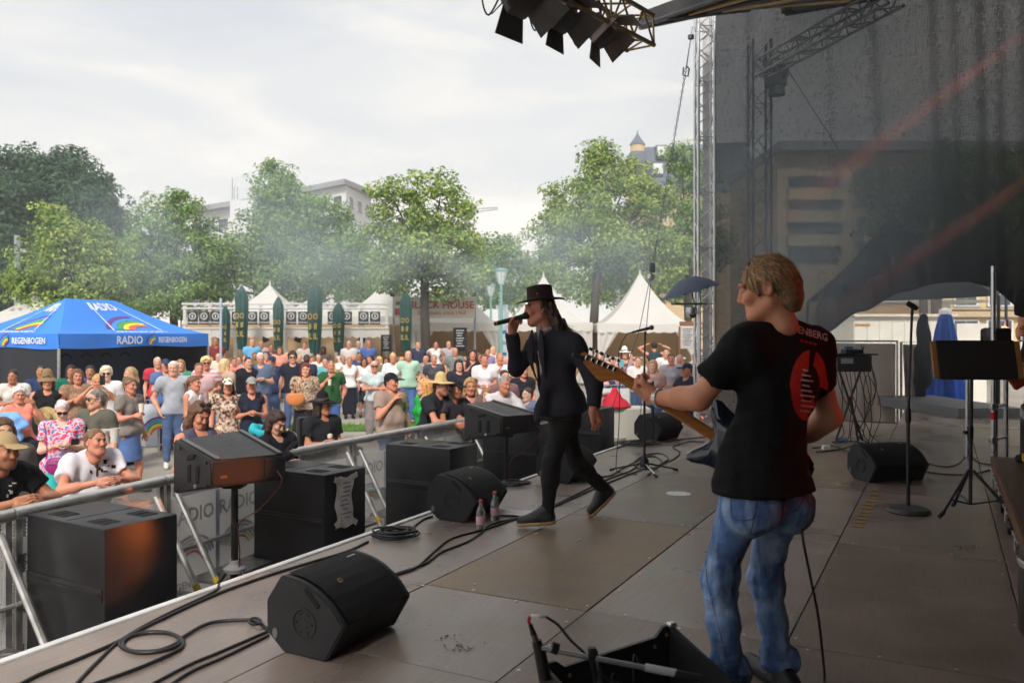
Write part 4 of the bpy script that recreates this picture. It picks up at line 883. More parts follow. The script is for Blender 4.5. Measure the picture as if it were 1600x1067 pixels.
# ================================================================== trees
leafm = bpy.data.materials.new('leaves'); leafm.use_nodes = True; t = leafm.node_tree; b = t.nodes['Principled BSDF']; b.inputs['Roughness'].default_value = .55; b.inputs['Specular IOR Level'].default_value = .3
va = N(t,'ShaderNodeVertexColor',layer_name='Col'); t.links.new(va.outputs[0],b.inputs['Base Color']); tr = N(t,'ShaderNodeBsdfTranslucent'); t.links.new(va.outputs[0],tr.inputs[0]); mxs = N(t,'ShaderNodeMixShader'); mxs.inputs[0].default_value = .35; t.links.new(b.outputs[0],mxs.inputs[1]); t.links.new(tr.outputs[0],mxs.inputs[2]); t.links.new(mxs.outputs[0],t.nodes['Material Output'].inputs[0])
bark = M('bark',srgb(72,64,58),.9,var=.3,vs=8,bump=.6,bs=22,stretch=(1,1,.2))
def tree(label,Y,trunk_px,lobes,cols,leaf=.17,dens=30,ground=None,seed=1,trunk_r=.19,group='linden trees around the square',branch_py=None,cat='tree',tpx2=None):
    rg = np.random.RandomState(seed); g = gz(Y) if ground is None else ground; base = Vector(((trunk_px - 800) / F_PX * Y,Y,g)); root = thing('broadleaf_tree',label,cat,tuple(base),0,group); Pm = F_PX / Y
    P = []; NRM = []; 
    cents = []
    for (lx,ly,lr) in lobes:
        r = lr * 1.12 / Pm; c = np.array([(lx - 800) / F_PX * Y,Y + rg.uniform(-.5,.5) * r * 1.4,CAMZ - (ly - HOR) / F_PX * Y]); cents.append((c,r))
    for c,r in cents:                              # each lobe breaks up into sprays of leaves
        ns = max(8,int(20 * r * r) + 5)
        for j in range(ns):
            d = rg.normal(size=3); d /= np.linalg.norm(d); d[2] = d[2] * .85 + .08; sc = c + d * r * rg.uniform(.5,1.14); sr = r * rg.uniform(.16,.34) + .18
            n = int(dens * sr * sr * 12)
            q = rg.normal(size=(n,3)); q /= np.linalg.norm(q,axis=1)[:,None]; rad = rg.uniform(.35,1.0,n)[:,None] ** .6
            P.append(sc + q * rad * sr * np.array([1.1,1.1,.72])); nn_ = q * .5 + d * .6 + rg.normal(size=(n,3)) * .5; nn_[:,2] += .35; NRM.append(nn_)
    P = np.concatenate(P); Nn = np.concatenate(NRM); Nn /= np.linalg.norm(Nn,axis=1)[:,None]; n = len(P)
    a = np.cross(Nn,rg.normal(size=(n,3))); a /= np.linalg.norm(a,axis=1)[:,None]; c_ = np.cross(Nn,a); s = leaf * 1.0 * rg.uniform(.6,1.25,n)[:,None]
    V = np.stack([P - a * s * .5,P - c_ * s * .33 + Nn * s * .06,P + a * s * .5,P + c_ * s * .33 + Nn * s * .06],1).reshape(-1,3) - np.array(base)
    base_c = np.array([srgb(*q_) for q_ in cols]); ci = rg.choice(len(cols),n,p=[.5,.3,.2]); C = base_c[ci] * rg.uniform(.75,1.4,n)[:,None]
    me = np_mesh('crown',V,np.arange(4 * n).reshape(-1,4),np.repeat(C,4,0),False); link('crown',me,leafm,root)
    bp = CAMZ - ((branch_py or 440) - HOR) / F_PX * Y - g; tx = 0 if tpx2 is None else (tpx2 - trunk_px) / F_PX * Y
    tk = MB().tube([(0,0,0),(tx * .3 + .03,0,bp * .4),(tx * .7 - .02,0,bp * .75),(tx,0,bp)],[trunk_r * 1.25,trunk_r,trunk_r * .9,trunk_r * .85],10).build('trunk',bark,root,smooth='all')
    for c,r in cents:
        e = Vector(c) - base; m1 = Vector((tx,0,bp)).lerp(e,.45) + Vector((rg.uniform(-.2,.2),0,rg.uniform(-.1,.3)))
        MB().tube([(tx,0,bp * .97),m1,e],[trunk_r * .42,trunk_r * .26,.02],6).build('limb',bark,root,smooth='all')
    return root
LIN = [(128,154,78),(172,182,98),(92,126,66)]; LIN2 = [(118,150,80),(156,174,98),(88,122,68)]; DRK = [(60,92,66),(76,108,72),(48,78,60)]
tree('tall dark tree at the far left edge',62,20,[(30,300,60),(90,290,50),(140,320,44),(10,380,60),(70,370,60),(130,380,55),(165,345,30),(20,440,50),(172,410,40),(-40,330,60),(110,430,50)],DRK,.32,9,seed=3,branch_py=470,group='dark trees behind the square',trunk_r=.4)
tree('round linden above the blue tent',30,112,[(80,350,32),(55,420,40),(110,400,48),(155,390,36),(165,430,34),(60,455,30),(120,455,40),(90,335,18),(35,440,22),(92,380,36),(60,485,22),(110,485,30),(160,470,26),(180,455,20)],LIN,.14,34,seed=4,branch_py=475)
tree('linden with a pointed top between the blue tent and the pole',36,272,[(250,350,34),(285,325,28),(228,400,34),(268,395,44),(312,370,28),(300,430,40),(240,440,36),(275,310,16),(212,372,18),(235,470,30),(285,465,34),(325,450,28),(210,435,26),(330,410,24)],LIN2,.15,32,seed=5,branch_py=462)
tree('tallest linden in front of the white apartment block',37,447,[(425,285,30),(445,310,32),(420,340,38),(470,345,40),(510,340,30),(390,400,44),(440,400,50),(500,400,46),(545,385,32),(550,425,34),(370,440,30),(480,440,40),(425,268,16),(535,355,20),(420,440,36),(350,410,28),(340,450,24)],LIN2,.15,30,seed=6,branch_py=468)
tree('linden with a dark trunk beside the restaurant banner',29.3,664,[(610,300,26),(650,295,28),(690,300,28),(625,340,38),(680,345,42),(715,350,28),(610,400,34),(660,400,44),(710,400,38),(640,440,34),(690,440,36),(735,385,18),(596,430,24),(740,430,26),(725,325,18),(590,365,18)],LIN,.15,32,seed=7,branch_py=432,trunk_r=.17)
tree('big linden behind the singer, its leaning trunk in view',35.5,922,[(940,260,34),(985,275,32),(900,310,38),(955,320,46),(1005,325,36),(865,370,32),(915,380,48),(970,385,48),(1020,385,38),(875,420,34),(990,430,36),(1035,430,28),(935,240,20),(1030,345,22),(850,400,18),(935,410,30),(845,435,20),(960,440,26),(1050,395,26),(860,345,16),(1040,310,16)],LIN,.15,32,seed=8,branch_py=400,trunk_r=.20,tpx2=936)
tree('linden half hidden by the truss tower',38,1075,[(1060,260,26),(1090,280,34),(1060,320,30),(1085,350,36),(1060,390,30),(1100,400,36),(1070,430,26),(1095,240,18)],LIN2,.16,30,seed=9,branch_py=440)
tree('low leafy tree between the two big lindens',48,790,[(770,390,26),(800,400,28),(760,425,30),(815,425,28),(745,395,18),(785,440,30),(840,440,24),(760,460,26),(800,465,26),(830,465,24),(735,440,24)],LIN2,.2,18,seed=10,branch_py=460)
tree('hazy tree filling the gap behind the tall linden',50,575,[(560,400,30),(585,420,30),(600,445,30),(545,440,34),(575,455,30)],LIN2,.2,18,seed=12,branch_py=470)
tree('dark tree rising behind the round linden',58,190,[(190,420,34),(215,445,30),(180,455,40),(230,430,24),(205,470,30)],DRK,.3,9,seed=13,branch_py=480,group='dark trees behind the square')
tree('distant tree behind the white tents on the right',55,1000,[(960,450,30),(1000,455,34),(1040,450,34),(1075,455,30),(920,455,28),(890,445,24)],LIN2,.24,12,seed=14,branch_py=480)
tree('dim tree seen through the gauze before the beige block',30,1440,[(1410,300,50),(1470,290,55),(1530,310,55),(1440,370,55),(1510,380,60),(1580,340,55),(1380,350,36),(1590,400,50)],LIN2,.17,22,seed=15,branch_py=420,trunk_r=.16,tpx2=1445)
tag(None or truss and MB().tube([at(1463,620,27),at(1463,420,27)],.16,10).build('tree_trunk',bark,smooth='all'),'bare trunk right of the white container under the arch','tree trunk')
# ================================================================== white pagoda tents
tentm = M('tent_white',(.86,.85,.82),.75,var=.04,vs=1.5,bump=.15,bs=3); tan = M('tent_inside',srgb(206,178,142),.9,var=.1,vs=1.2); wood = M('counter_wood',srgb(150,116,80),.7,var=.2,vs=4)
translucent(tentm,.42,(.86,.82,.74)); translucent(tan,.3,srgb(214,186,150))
def pagoda(label,cpx,Y,W,eave_py,peak_py,rz=0.0,sides=True,counter=True,depth=None):
    g = gz(Y); x = (cpx - 800) / F_PX * Y; ez = CAMZ - (eave_py - HOR) / F_PX * Y - g; pz = CAMZ - (peak_py - HOR) / F_PX * Y - g; root = thing('pagoda_tent',label,'tent',(x,Y + W / 2,g),rz,'white pagoda tents round the square'); w2 = W / 2
    for k in range(4):
        rot = Matrix.Rotation(R(90 * k),3,'Z')
        def fn(a,c):
            e = 1 - c; wd = w2 * (e * .97 + .03); sag = (1 - e) ** 1.75; z = ez + (pz - ez) * sag; return rot @ Vector(((2 * a - 1) * wd,-wd,z - .05 * math.sin(a * 3.14) * math.sin(c * 3.14)))
        MB().grid(fn,6,14).build('roof_panel',tentm,root,smooth='all',fix=False)
        def vf(a,c): return rot @ Vector(((2 * a - 1) * w2,-w2 - .004,ez + .03 - c * (.30 + .05 * abs(math.sin(a * 3.1416 * 9)))))
        MB().grid(vf,72,1).build('valance',tentm,root,fix=False)
    MB().lathe([(.03,pz - .06),(.05,pz),(.015,pz + .22)],n=8).build('finial',tentm,root)
    for a in (-1,1):
        for c in (-1,1): MB().box((a * (w2 - .06),c * (w2 - .06),ez / 2),(.09,.09,ez)).build('post',tentm,root)
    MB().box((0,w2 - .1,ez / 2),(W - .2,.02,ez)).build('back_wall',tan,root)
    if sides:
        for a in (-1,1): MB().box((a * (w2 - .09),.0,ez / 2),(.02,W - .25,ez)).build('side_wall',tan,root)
        for a in (-1,1):                          # tied-back front curtains
            def cf(u_,v_): return Vector((a * (w2 - .1 - (.75 * (1 - (1 - abs(2 * v_ - .9)) * .9)) * u_),-w2 + .06 + .05 * math.sin(u_ * 14),.1 + (ez - .2) * v_))
            MB().grid(cf,14,12).build('curtain',tentm,root,smooth='all',fix=False)
    if counter:
        MB().box((0,-w2 + .35,.52),(W * .72,.5,1.04)).build('counter',wood,root); MB().box((0,-w2 + .33,1.06),(W * .76,.6,.05)).build('counter_top',tentm,root)
    return root
pagoda('white pagoda tent cut off by the left edge of the picture',12,28,3.5,503,455)
pagoda('white pagoda tent behind the first green parasols',402,31.5,3.3,492,443)
pagoda('low white pagoda tent partly hidden by the tall linden',474,32.5,3.3,494,462)
pagoda('white pagoda tent left of the restaurant banner',585,31.2,3.4,495,444)
pagoda('white pagoda tent carrying the restaurant banner',715,31,3.4,505,438)
pagoda('white pagoda tent right behind the singer',852,31.5,3.6,505,428)
rt = pagoda('large white pagoda tent right of the singer',1012,31,3.75,507,424)
# restaurant banner
Yb = 30.4; a0,a1 = at(615,464,Yb),at(742,464,Yb); b0,b1 = at(615,497,Yb),at(742,497,Yb)
bn = thing('restaurant_banner','cream banner with red lettering on the white tent','banner',((a0.x + a1.x) / 2,Yb,b0.z)); cx,cz = (a0.x + a1.x) / 2,(a0.z + b0.z) / 2
MB().grid(lambda u_,v_: Vector((a0.x + (a1.x - a0.x) * u_,Yb + .03 * math.sin(u_ * 9),b0.z + (a0.z - b0.z) * v_)),20,4).build('sheet',M('banner_cream',srgb(226,216,200),.8,var=.06),bn,smooth='all',fix=False)
redt = M('banner_red',srgb(178,46,44),.7); 
lettering('lettering','BLACK HOUSE',redt,bn,at(690,477,Yb - .06),(1,0,0),(0,0,1),.37,bold=.012,sx=.98)
lettering('small_lettering','Best steaks since 1968',M('banner_faded_red',srgb(206,138,120),.7),bn,at(690,489,Yb - .06),(1,0,0),(0,0,1),.198,bold=.004,sx=.98)
MB().box(at(622,487,Yb - .06),(.25,.01,.24)).build('red_emblem',redt,bn); MB().box(at(626,474,Yb - .06),(.34,.01,.13)).build('dark_emblem',M('emblem_dark',(.04,.03,.03),.7),bn)
for u_ in (a0,a1): MB().tube([Vector((u_.x,Yb + .05,gz(Yb))),Vector((u_.x,Yb + .05,a0.z + .1))],.04,8).build('pole',M('pole_grey',(.3,.3,.32),.5,.5),bn)
for u_ in (a0,a1):
    s_ = MB().bbox((u_.x,Yb - .25,a0.z + .08),(.16,.3,.16),.03).build('flood_lamp',BLK,bn)
wpart(bn)
# hanging menu boards in front of tents
def board(label,px0,px1,py0,py1,Y,c=(34,38,42),lines=7,frame_c=None,group=None):
    p0,p1 = at(px0,py1,Y),at(px1,py0,Y); cx,cz = (p0.x + p1.x) / 2,(p0.z + p1.z) / 2; W,Hh = p1.x - p0.x,p1.z - p0.z
    r_ = thing('notice_board',label,'board',(cx,Y,gz(Y)),0,group); z = cz - gz(Y)
    MB().bbox((0,0,z),(W,.04,Hh),.008).build('panel',cloth(*c),r_)
    lc = M('chalk_writing',(.55,.55,.53),.9) if sum(c) < 300 else M('print_grey',(.16,.15,.16),.9)
    for i in range(lines): MB().box(((-.05 if i % 3 else 0) * W,-.022,z + Hh * (.38 - .78 * i / lines)),(W * (.7 - .12 * (i % 3)),.002,Hh * .035)).build('written_line',lc,r_)
    fm = cloth(*(frame_c or (60,50,44)))
    for s_ in (-1,1): MB().box((s_ * (W / 2 + .02),0,z / 2 + Hh / 4),(.04,.05,z + Hh / 2)).build('post',fm,r_)
    if frame_c: MB().bbox((0,0,z + Hh * .62),(W * 1.1,.06,Hh * .2),.008).build('head_board',fm,r_)
    return r_
board('dark chalk menu board hanging left of the banner tent entrance',710,728,512,548,30.0)
board('dark chalk board beside the bar under the square signs',597,610,523,549,29)
board('white price list on a brown wooden stand near the truss tower',1063,1085,510,545,20.5,(214,210,204),9,(150,104,74))
# tall printed flag by the lamp posts
fl = thing('advertising_flag','tall pale printed banner standing by the lamp posts','flag',(at(787,520,29).x,29,gz(29)))
MB().box((0,0,1.75),(.30,.03,2.5)).build('cloth',M('flag_cloth',srgb(206,214,226),.8,var=.25,vs=3),fl); MB().tube([(-.17,0,0),(-.17,0,3.05)],.02,8).build('pole',alu,fl)
for i in range(5): MB().box((0,-.017,.9 + i * .38),(.2,.002,.12)).build('print_block',cloth(84,116,170) if i % 2 else cloth(150,166,190),fl)
# beer bar: white frame with a row of square black signs
Yp = 29.3; ps = thing('bar_pergola','white truss pergola of the bar carrying square black signs','pergola',(at(450,520,Yp).x,Yp,gz(Yp)))
for py in (482,513): 
    for dz in (0,.16): MB().tube([at(284,py,Yp) + Vector((0,0,dz)),at(608,py,Yp) + Vector((0,0,dz))],.035,8).build('beam',tentm,ps)
for i in range(28): MB().tube([at(284 + 324 * i / 28,482,Yp),at(284 + 324 * (i + 1) / 28,482,Yp) + Vector((0,0,.16 * ((i + 1) % 2)))],.014,5).build('lattice',tentm,ps)
for i in range(9): p = at(288 + 39.5 * i,520,Yp); MB().box((p.x,Yp + .05,(gz(Yp) + at(0,478,Yp).z) / 2),(.10,.10,at(0,478,Yp).z - gz(Yp))).build('post',tentm,ps)
MB().grid(lambda u_,v_: Vector((at(284 + 324 * u_,0,Yp).x,Yp + .02,at(0,513,Yp).z - .28 * v_ - .06 * v_ * abs(math.sin(u_ * 80)))),200,1).build('valance',tentm,ps,fix=False)
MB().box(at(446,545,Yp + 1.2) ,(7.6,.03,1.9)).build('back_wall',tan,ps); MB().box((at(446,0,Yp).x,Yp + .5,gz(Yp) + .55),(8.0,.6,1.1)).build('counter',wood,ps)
wpart(ps)
sgm = M('sign_black',(.012,.012,.014),.5); wht = M('sign_white',(.6,.6,.58),.6)
SGX = [301,319,337,370,394,413,455,474,520,542,568,586]
for i,px in enumerate(SGX):
    p = at(px,497,Yp - .08); nth = ['leftmost','second','third','fourth','fifth','sixth','seventh','eighth','ninth','tenth','eleventh','rightmost'][i]
    r_ = thing('bar_sign','%s square black sign with a round emblem on the bar pergola, counted from the left' % nth,'sign',(p.x,p.y,p.z),0,'square black signs on the bar')
    MB().bbox((0,0,0),(.36,.05,.46),.01).build('panel',sgm,r_)
    mb = MB()
    for k in range(16):
        a0_,a1_ = 2 * math.pi * k / 16,2 * math.pi * (k + 1) / 16; mb.add([(math.cos(q_) * rr,-.028,.07 + math.sin(q_) * rr) for q_,rr in ((a0_,.09),(a1_,.09),(a1_,.125),(a0_,.125))],[(0,1,2,3)])
    mb.build('emblem_ring',wht,r_); MB().box((0,-.028,.07),(.05,.002,.10)).build('emblem_tree',wht,r_)
    lettering('lettering','Eichbaum',wht,r_,(0,-.028,-.15),(1,0,0),(0,0,1),.105,bold=.002)
# tilted hanging slates inside the bar
for i,(px,lab) in enumerate(((413,'left'),(467,'middle'),(567,'right'))):
    p = at(px,526,Yp + .3); o_ = MB().bbox((0,0,0),(.24,.03,.40),.01).build('hanging_slate',cloth(58,48,44),None,p); o_.rotation_euler = (0,R(20 if i else -20),0); tag(o_,'tilted dark slate hanging inside the bar, %s one of three' % lab,'slate','slates hanging in the bar')
# ------------------------------------------------------------------ folded parasols
def parasol(label,px,Y,top_py,bot_py,wpx,c,gold=True,group='folded parasols',cap=None,foot=True,cone=False):
    p = at(px,bot_py,Y); zt = at(px,top_py,Y).z; g = gz(Y); root = thing('folded_parasol',label,'parasol',(p.x,Y,g),0,group); w = wpx / F_PX * Y / 2; zb = p.z - g; zt -= g; L = zt - zb
    def fn(a,v):
        th_ = a * 2 * math.pi; prof = [(.0,1.0),(.4,.80),(.8,.50),(.97,.30),(1.0,.05)] if cone else [(.0,.55),(.12,.72),(.35,.86),(.6,.98),(.82,1.0),(.93,.55),(1.0,.06)]; v2 = v
        for (u0,r0),(u1,r1) in zip(prof,prof[1:]):
            if u0 <= v2 <= u1: rr = r0 + (r1 - r0) * (v2 - u0) / (u1 - u0)
        prof2 = rr if True else 0; fold = 1 + .22 * math.cos(8 * th_ + 1.2 * v) * (1 - .6 * v)
        return Vector((w * prof2 * fold * math.cos(th_),w * prof2 * fold * math.sin(th_),zb + L * v))
    m_ = M('parasol_%d_%d_%d' % c,srgb(*c),.85,var=.12,vs=4)
    MB().grid(fn,48,24).build('canopy',m_,root,smooth='all',fix=False)
    MB().tube([(0,0,0),(0,0,zb + .1)],.035,8).build('pole',wood,root)
    if foot: MB().box((0,0,.04),(.7,.7,.08)).build('base',M('concrete',(.35,.34,.33),.9),root)
    if gold:
        gm_ = M('gold_print',srgb(178,146,62),.7)
        for i,ch_ in enumerate(('O','8','IL')):
            for s_ in (-.42,.35): lettering('lettering',ch_,gm_,root,(s_ * w,-w * 1.16,zb + L * (.52 - .14 * i)),(1,0,0),(0,0,1),L * .12,bold=.01,sx=.7)
    if cap: MB().lathe([(w * .36,zt - .06),(w * .30,zt + .05),(.0,zt + .09)],n=12).build('cap',cap,root,smooth=True)
    return root
GRN = (28,74,66)
for px,Y,t_,bt,wd,lab in ((378,28,446,546,19,'tall folded green parasol right of the pale pole'),(352,28.6,478,548,15,'folded green parasol just behind the pale pole'),(435,28.4,463,548,16,'slim folded green parasol left of the tall linden trunk'),(492,27,443,552,22,'tallest folded green parasol in the middle of the bar'),(529,28.5,472,550,18,'folded green parasol half under low leaves at the bar'),(634,28.5,456,550,18,'folded green parasol overlapping the restaurant banner'),(283,36,452,500,13,'folded green parasol above the roof of the blue tent'),(120,40,458,480,9,'green parasol tip behind the ridge of the blue tent')):
    parasol(lab,px,Y,t_,bt,wd,GRN,px not in (283,120))
parasol('folded bright blue parasol behind the music stand',1477,18.6,487,628,56,(44,92,190),False,cap=tentm,cone=True)
# ------------------------------------------------------------------ blue radio tent
E1,E2 = at(92,545,17.0),at(325,540,21.2); e1 = Vector((E1.x,E1.y,0)); e2 = Vector((E2.x,E2.y,0)); dl = (e2 - e1).normalized(); dp = Vector((-dl.y,dl.x,0)); WD = 3.0
bt_ = thing('promotion_tent','bright blue folding tent with rainbow emblem and black side walls','tent',tuple((e1 + e2) / 2 + dp * WD / 2 + Vector((0,0,-.83))))
blue = M('tent_blue',srgb(56,130,228),.7,var=.08,vs=1.2,bump=.2,bs=2.5); zb,zt = 1.13,1.43; rz_ = 2.23
cen = (e1 + e2) / 2 + dp * WD / 2; r1,r2 = cen - dl * .72,cen + dl * .72
C4 = [e1,e2,e2 + dp * WD,e1 + dp * WD]; RG = [r1,r2,r2,r1]
def roofp(i,a,c):
    lo = C4[i].lerp(C4[(i + 1) % 4],a); hi = RG[i].lerp(RG[(i + 1) % 4],a); p = lo.lerp(hi,c); z = zt + (rz_ - zt) * (c ** 1.35); return Vector((p.x,p.y,z - .04 * math.sin(a * 3.14) * math.sin(c * 3.14)))
for i in range(4):
    MB().grid(lambda a,c: roofp(i,a,c),16,12).build('roof_panel',blue,bt_,smooth='all',fix=False)
    on = (C4[(i + 1) % 4] - C4[i]).normalized().cross(Vector((0,0,1)))
    MB().grid(lambda a,c: C4[i].lerp(C4[(i + 1) % 4],a) + on * (.012 + .018 * math.sin(a * 17 + c) * c) + Vector((0,0,zt - (zt - zb + .02 * math.sin(a * 9)) * c)),30,4).build('valance',blue,bt_,smooth='all',fix=False)
    MB().tube([C4[i] + Vector((0,0,-.83)),C4[i] + Vector((0,0,zb))],.03,8).build('leg',alu,bt_)
wallb = M('tent_wall_black',srgb(30,33,42),.6,var=.25,vs=2.5,bump=.5,bs=3)
MB().grid(lambda a,c: C4[0].lerp(C4[3],a) + dl * (.03 + .05 * math.sin(a * 11) * (1 - c)) + Vector((0,0,-.82 + 1.97 * c)),30,8).build('side_wall',wallb,bt_,smooth='all',fix=False)
MB().grid(lambda a,c: C4[0].lerp(C4[1],a) + dp * (1.7 + .04 * math.sin(a * 13)) + Vector((0,0,-.82 + 1.97 * c)),30,8).build('back_wall',M('tent_wall_navy',srgb(38,50,84),.6,var=.25,vs=2),bt_,smooth='all',fix=False)
MB().grid(lambda a,c: C4[1].lerp(C4[2],a) - dl * .03 + Vector((0,0,-.82 + 1.97 * c)),10,4).build('side_wall',wallb,bt_,smooth='all',fix=False)
wt = M('tent_print_white',(.78,.80,.84),.7)
def on_roof(i,x,y): p = roofp(i,x,y); q1,q2 = roofp(i,x + .01,y) - p,roofp(i,x,y + .01) - p; return p + q1.cross(q2).normalized() * .012
def roof_band(i,cx,cy,r0,r1,a0_,a1_,mat,sx_=1,nm='rainbow_band'):
    mb = MB(); n = 14
    for k in range(n):
        A,B_ = a0_ + (a1_ - a0_) * k / n,a0_ + (a1_ - a0_) * (k + 1) / n
        mb.add([on_roof(i,cx + sx_ * rr * math.cos(q_),cy + 1.35 * rr * math.sin(q_)) for q_,rr in ((A,r0),(B_,r0),(B_,r1),(A,r1))],[(0,1,2,3)])
    mb.build(nm,mat,bt_,fix=False)
def roof_text(i,s,cx,cy,size,mat,bold=.02):
    me = text_mesh(s,size,bold=bold,res=2)
    for v in me.vertices: v.co = on_roof(i,cx + v.co.x,cy + v.co.y * 1.7)
    link('lettering',me,mat,bt_)
for i,(tx,sz) in ((0,(.53,.115)),(3,(.5,.13))):
    roof_text(i,'RADIO',tx + .01,.84 if i == 0 else .8,sz * 1.12,wt); roof_text(i,'REGENBOGEN',tx + .02,.12,sz * .5,wt)
    for k,mt in enumerate(RB): roof_band(i,tx + .12,.20,.285 - .045 * k,.325 - .045 * k,R(78 - k * 4),R(172),mt)
    for xa in (-.17,.20):
        MB().add([on_roof(i,tx + xa + d_,y_) for d_,y_ in ((0,.18),(.01,.18),(.01,.9),(0,.9))],[(0,1,2,3)]).build('frame_line',wt,bt_,fix=False)
for i,u_ in ((0,.55),(3,.5)):
    a,c = C4[i],C4[(i + 1) % 4]; ax = (c - a).normalized(); on = ax.cross(Vector((0,0,1))); o_ = a.lerp(c,u_) + on * .05 + Vector((0,0,(zb + zt) / 2)); L = 1.0
    lettering('lettering','RADIO',wt,bt_,o_ - ax * .62 * L,ax,(0,0,1),.25 * L,bold=.006); lettering('lettering','REGENBOGEN',wt,bt_,o_ + ax * .72 * L,ax,(0,0,1),.18 * L,bold=.008,sx=.8)
    for k,mt in enumerate(RB):
        mb = MB()
        for q_ in range(8):
            A,B_ = R(95 + 9 * q_),R(104 + 9 * q_); r0,r1_ = .26 - .035 * k,.292 - .035 * k
            mb.add([o_ + ax * (.16 + rr * math.cos(t_)) + Vector((0,0,-.13 + rr * math.sin(t_))) for t_,rr in ((A,r0),(B_,r0),(B_,r1_),(A,r1_))],[(0,1,2,3)])
        mb.build('rainbow_band',mt,bt_,fix=False)
for k in range(6):                                   # emblems printed on the inner wall
    o_ = C4[0].lerp(C4[1],.1 + .13 * k) + dp * 1.6 + Vector((0,0,.82)); mb = MB()
    for q_ in range(8):
        A,B_ = R(20 + 17 * q_),R(37 + 17 * q_); mb.add([o_ + dl * rr * math.cos(t_) + Vector((0,0,rr * .8 * math.sin(t_))) for t_,rr in ((A,.13),(B_,.13),(B_,.2),(A,.2))],[(0,1,2,3)])
    mb.build('wall_emblem',cloth(22,30,40),bt_,fix=False)
wpart(bt_)
# balloons tied near the tent
for i,(px,py,c,nm) in enumerate(((77,489,(232,232,236),'white'),(86,491,(84,160,230),'light blue'),(78,498,(206,60,66),'red'))):
    p = at(px,py,24 + .2 * i); o_ = MB().lathe([(0,-.13),(.05,-.11),(.10,-.03),(.105,.03),(.07,.09),(0,.115)],(0,0,0),14,cap=False).build('balloon',M('balloon_%d' % i,srgb(*c),.3,var=.0),None,p,smooth='all'); tag(o_,'%s balloon floating behind the blue tent' % nm,'balloon','balloons behind the blue tent')
    MB().tube([(0,0,-.13),(.02,0,-.5),(0,0,-.9)],.004,4).build('string',wt,o_)
# ------------------------------------------------------------------ lamp posts, poles
lampg = M('lamp_green',srgb(120,176,166),.6,var=.1); glassm = M('lantern_glass',(.7,.72,.70),.25,var=.05)
def lantern(label,px,Y,top_py,k=1.0):
    g = gz(Y); p = at(px,top_py,Y); Hh = p.z - g; r_ = thing('street_lamp',label,'street lamp',(p.x,Y,g),0,'park lanterns')
    MB().tube([(0,0,0),(0,0,1.0),(0,0,Hh - .62 * k)],[.085,.06,.045],10).build('post',lampg,r_,smooth=True); MB().lathe([(.05,Hh - .64 * k),(.10 * k,Hh - .60 * k),(.24 * k,Hh - .1 * k)],n=8).build('glass',glassm,r_)
    for i in range(8):
        a = 2 * math.pi * i / 8; MB().tube([(.10 * k * math.cos(a),.10 * k * math.sin(a),Hh - .6 * k),(.245 * k * math.cos(a),.245 * k * math.sin(a),Hh - .1 * k)],.012,4).build('glazing_bar',lampg,r_)
    MB().lathe([(.27 * k,Hh - .1 * k),(.27 * k,Hh - .06 * k),(.12 * k,Hh - .01 * k),(.03 * k,Hh + .0)],n=12).build('lid',lampg,r_,smooth=True)
lantern('nearest green street lamp left of the singer',783,28,419,.9); lantern('smaller green street lamp just behind the nearest one',767,38,444,.9); lantern('green street lamp above the blue tent',195,36,443,.8)
pl = thing('lighting_mast','grey mast with a small lamp at the far left','mast',(at(27,500,48).x,48,gz(48))); MB().tube([(0,0,0),(0,0,at(0,368,48).z - gz(48))],.16,10).build('post',M('mast_grey',(.28,.29,.31),.6),pl); MB().bbox((.5,0,at(0,392,48).z - gz(48)),(.5,.3,.2),.05).build('lamp_head',wht,pl)
tag(MB().tube([at(345,640,19.8),at(345,466,19.8)],.03,8).build('flag_pole',M('pole_pale',srgb(176,186,206),.5),smooth=True),'thin pale pole at the right of the blue tent','pole')
tag(MB().tube([at(966,560,44),at(966,433,44)],.1,8).build('thin_mast',M('mast_grey')),'thin grey mast between the two right white tents','mast')
# ------------------------------------------------------------------ buildings
wall_w = M('render_white',(.62,.62,.63),.85,var=.05,vs=.3); slab = M('roof_slab',(.30,.31,.33),.8); winm = M('window_dark',(.06,.07,.09),.15,var=.2,vs=.5); frm = M('window_frame',(.7,.7,.7),.6); balc = M('balcony_panel',(.52,.53,.55),.8)
def facade(root,o,ax,W,z0,z1,cols,rows,wm,ww=.55,wh=.5,mat_wall=None,nrm=None,shut=None):
    ax = Vector(ax).normalized(); nrm = nrm or ax.cross(Vector((0,0,1)))
    m = Matrix((ax,nrm,Vector((0,0,1)))).transposed(); cw,rh = W / cols,(z1 - z0) / rows
    f_ = MB().box((0,0,0),(cw * ww + .16,.10,rh * wh + .16),m=m).mesh('window'); f_.materials.append(frm); g_ = MB().box((0,0,0),(cw * ww / 2 - .04,.04,rh * wh),m=m).mesh('pane'); g_.materials.append(wm); s_ = MB().box((0,0,0),(cw * ww + .3,.22,.08),m=m).mesh('sill'); s_.materials.append(slab)
    for i in range(cols):
        for j in range(rows):
            c = Vector(o) + ax * cw * (i + .5) + Vector((0,0,z0 + rh * (j + .5))); w_ = link('window',f_,None,root,c + nrm * .03)
            for s2 in (-1,1): link('pane',g_,None,w_,nrm * .05 + ax * s2 * cw * ww / 4)
            link('sill',s_,None,w_,nrm * .08 + Vector((0,0,-rh * wh / 2 - .1)))
Yw = 95
def block(root,pts,z0,z1,mat,nm='wall'): MB().prism([(p.x,p.y) for p in pts],(0,0,z1 - z0),(0,0,z0),(1,0,0),(0,1,0)).build(nm,mat,root)
ap = thing('apartment_block','white apartment block with flat roof behind the tall linden','building',(at(500,500,Yw).x,Yw,0))
K = at(541,290,Yw); Lf = at(470,296,Yw + 6); Rt = at(580,300,Yw + 9); ztop = K.z
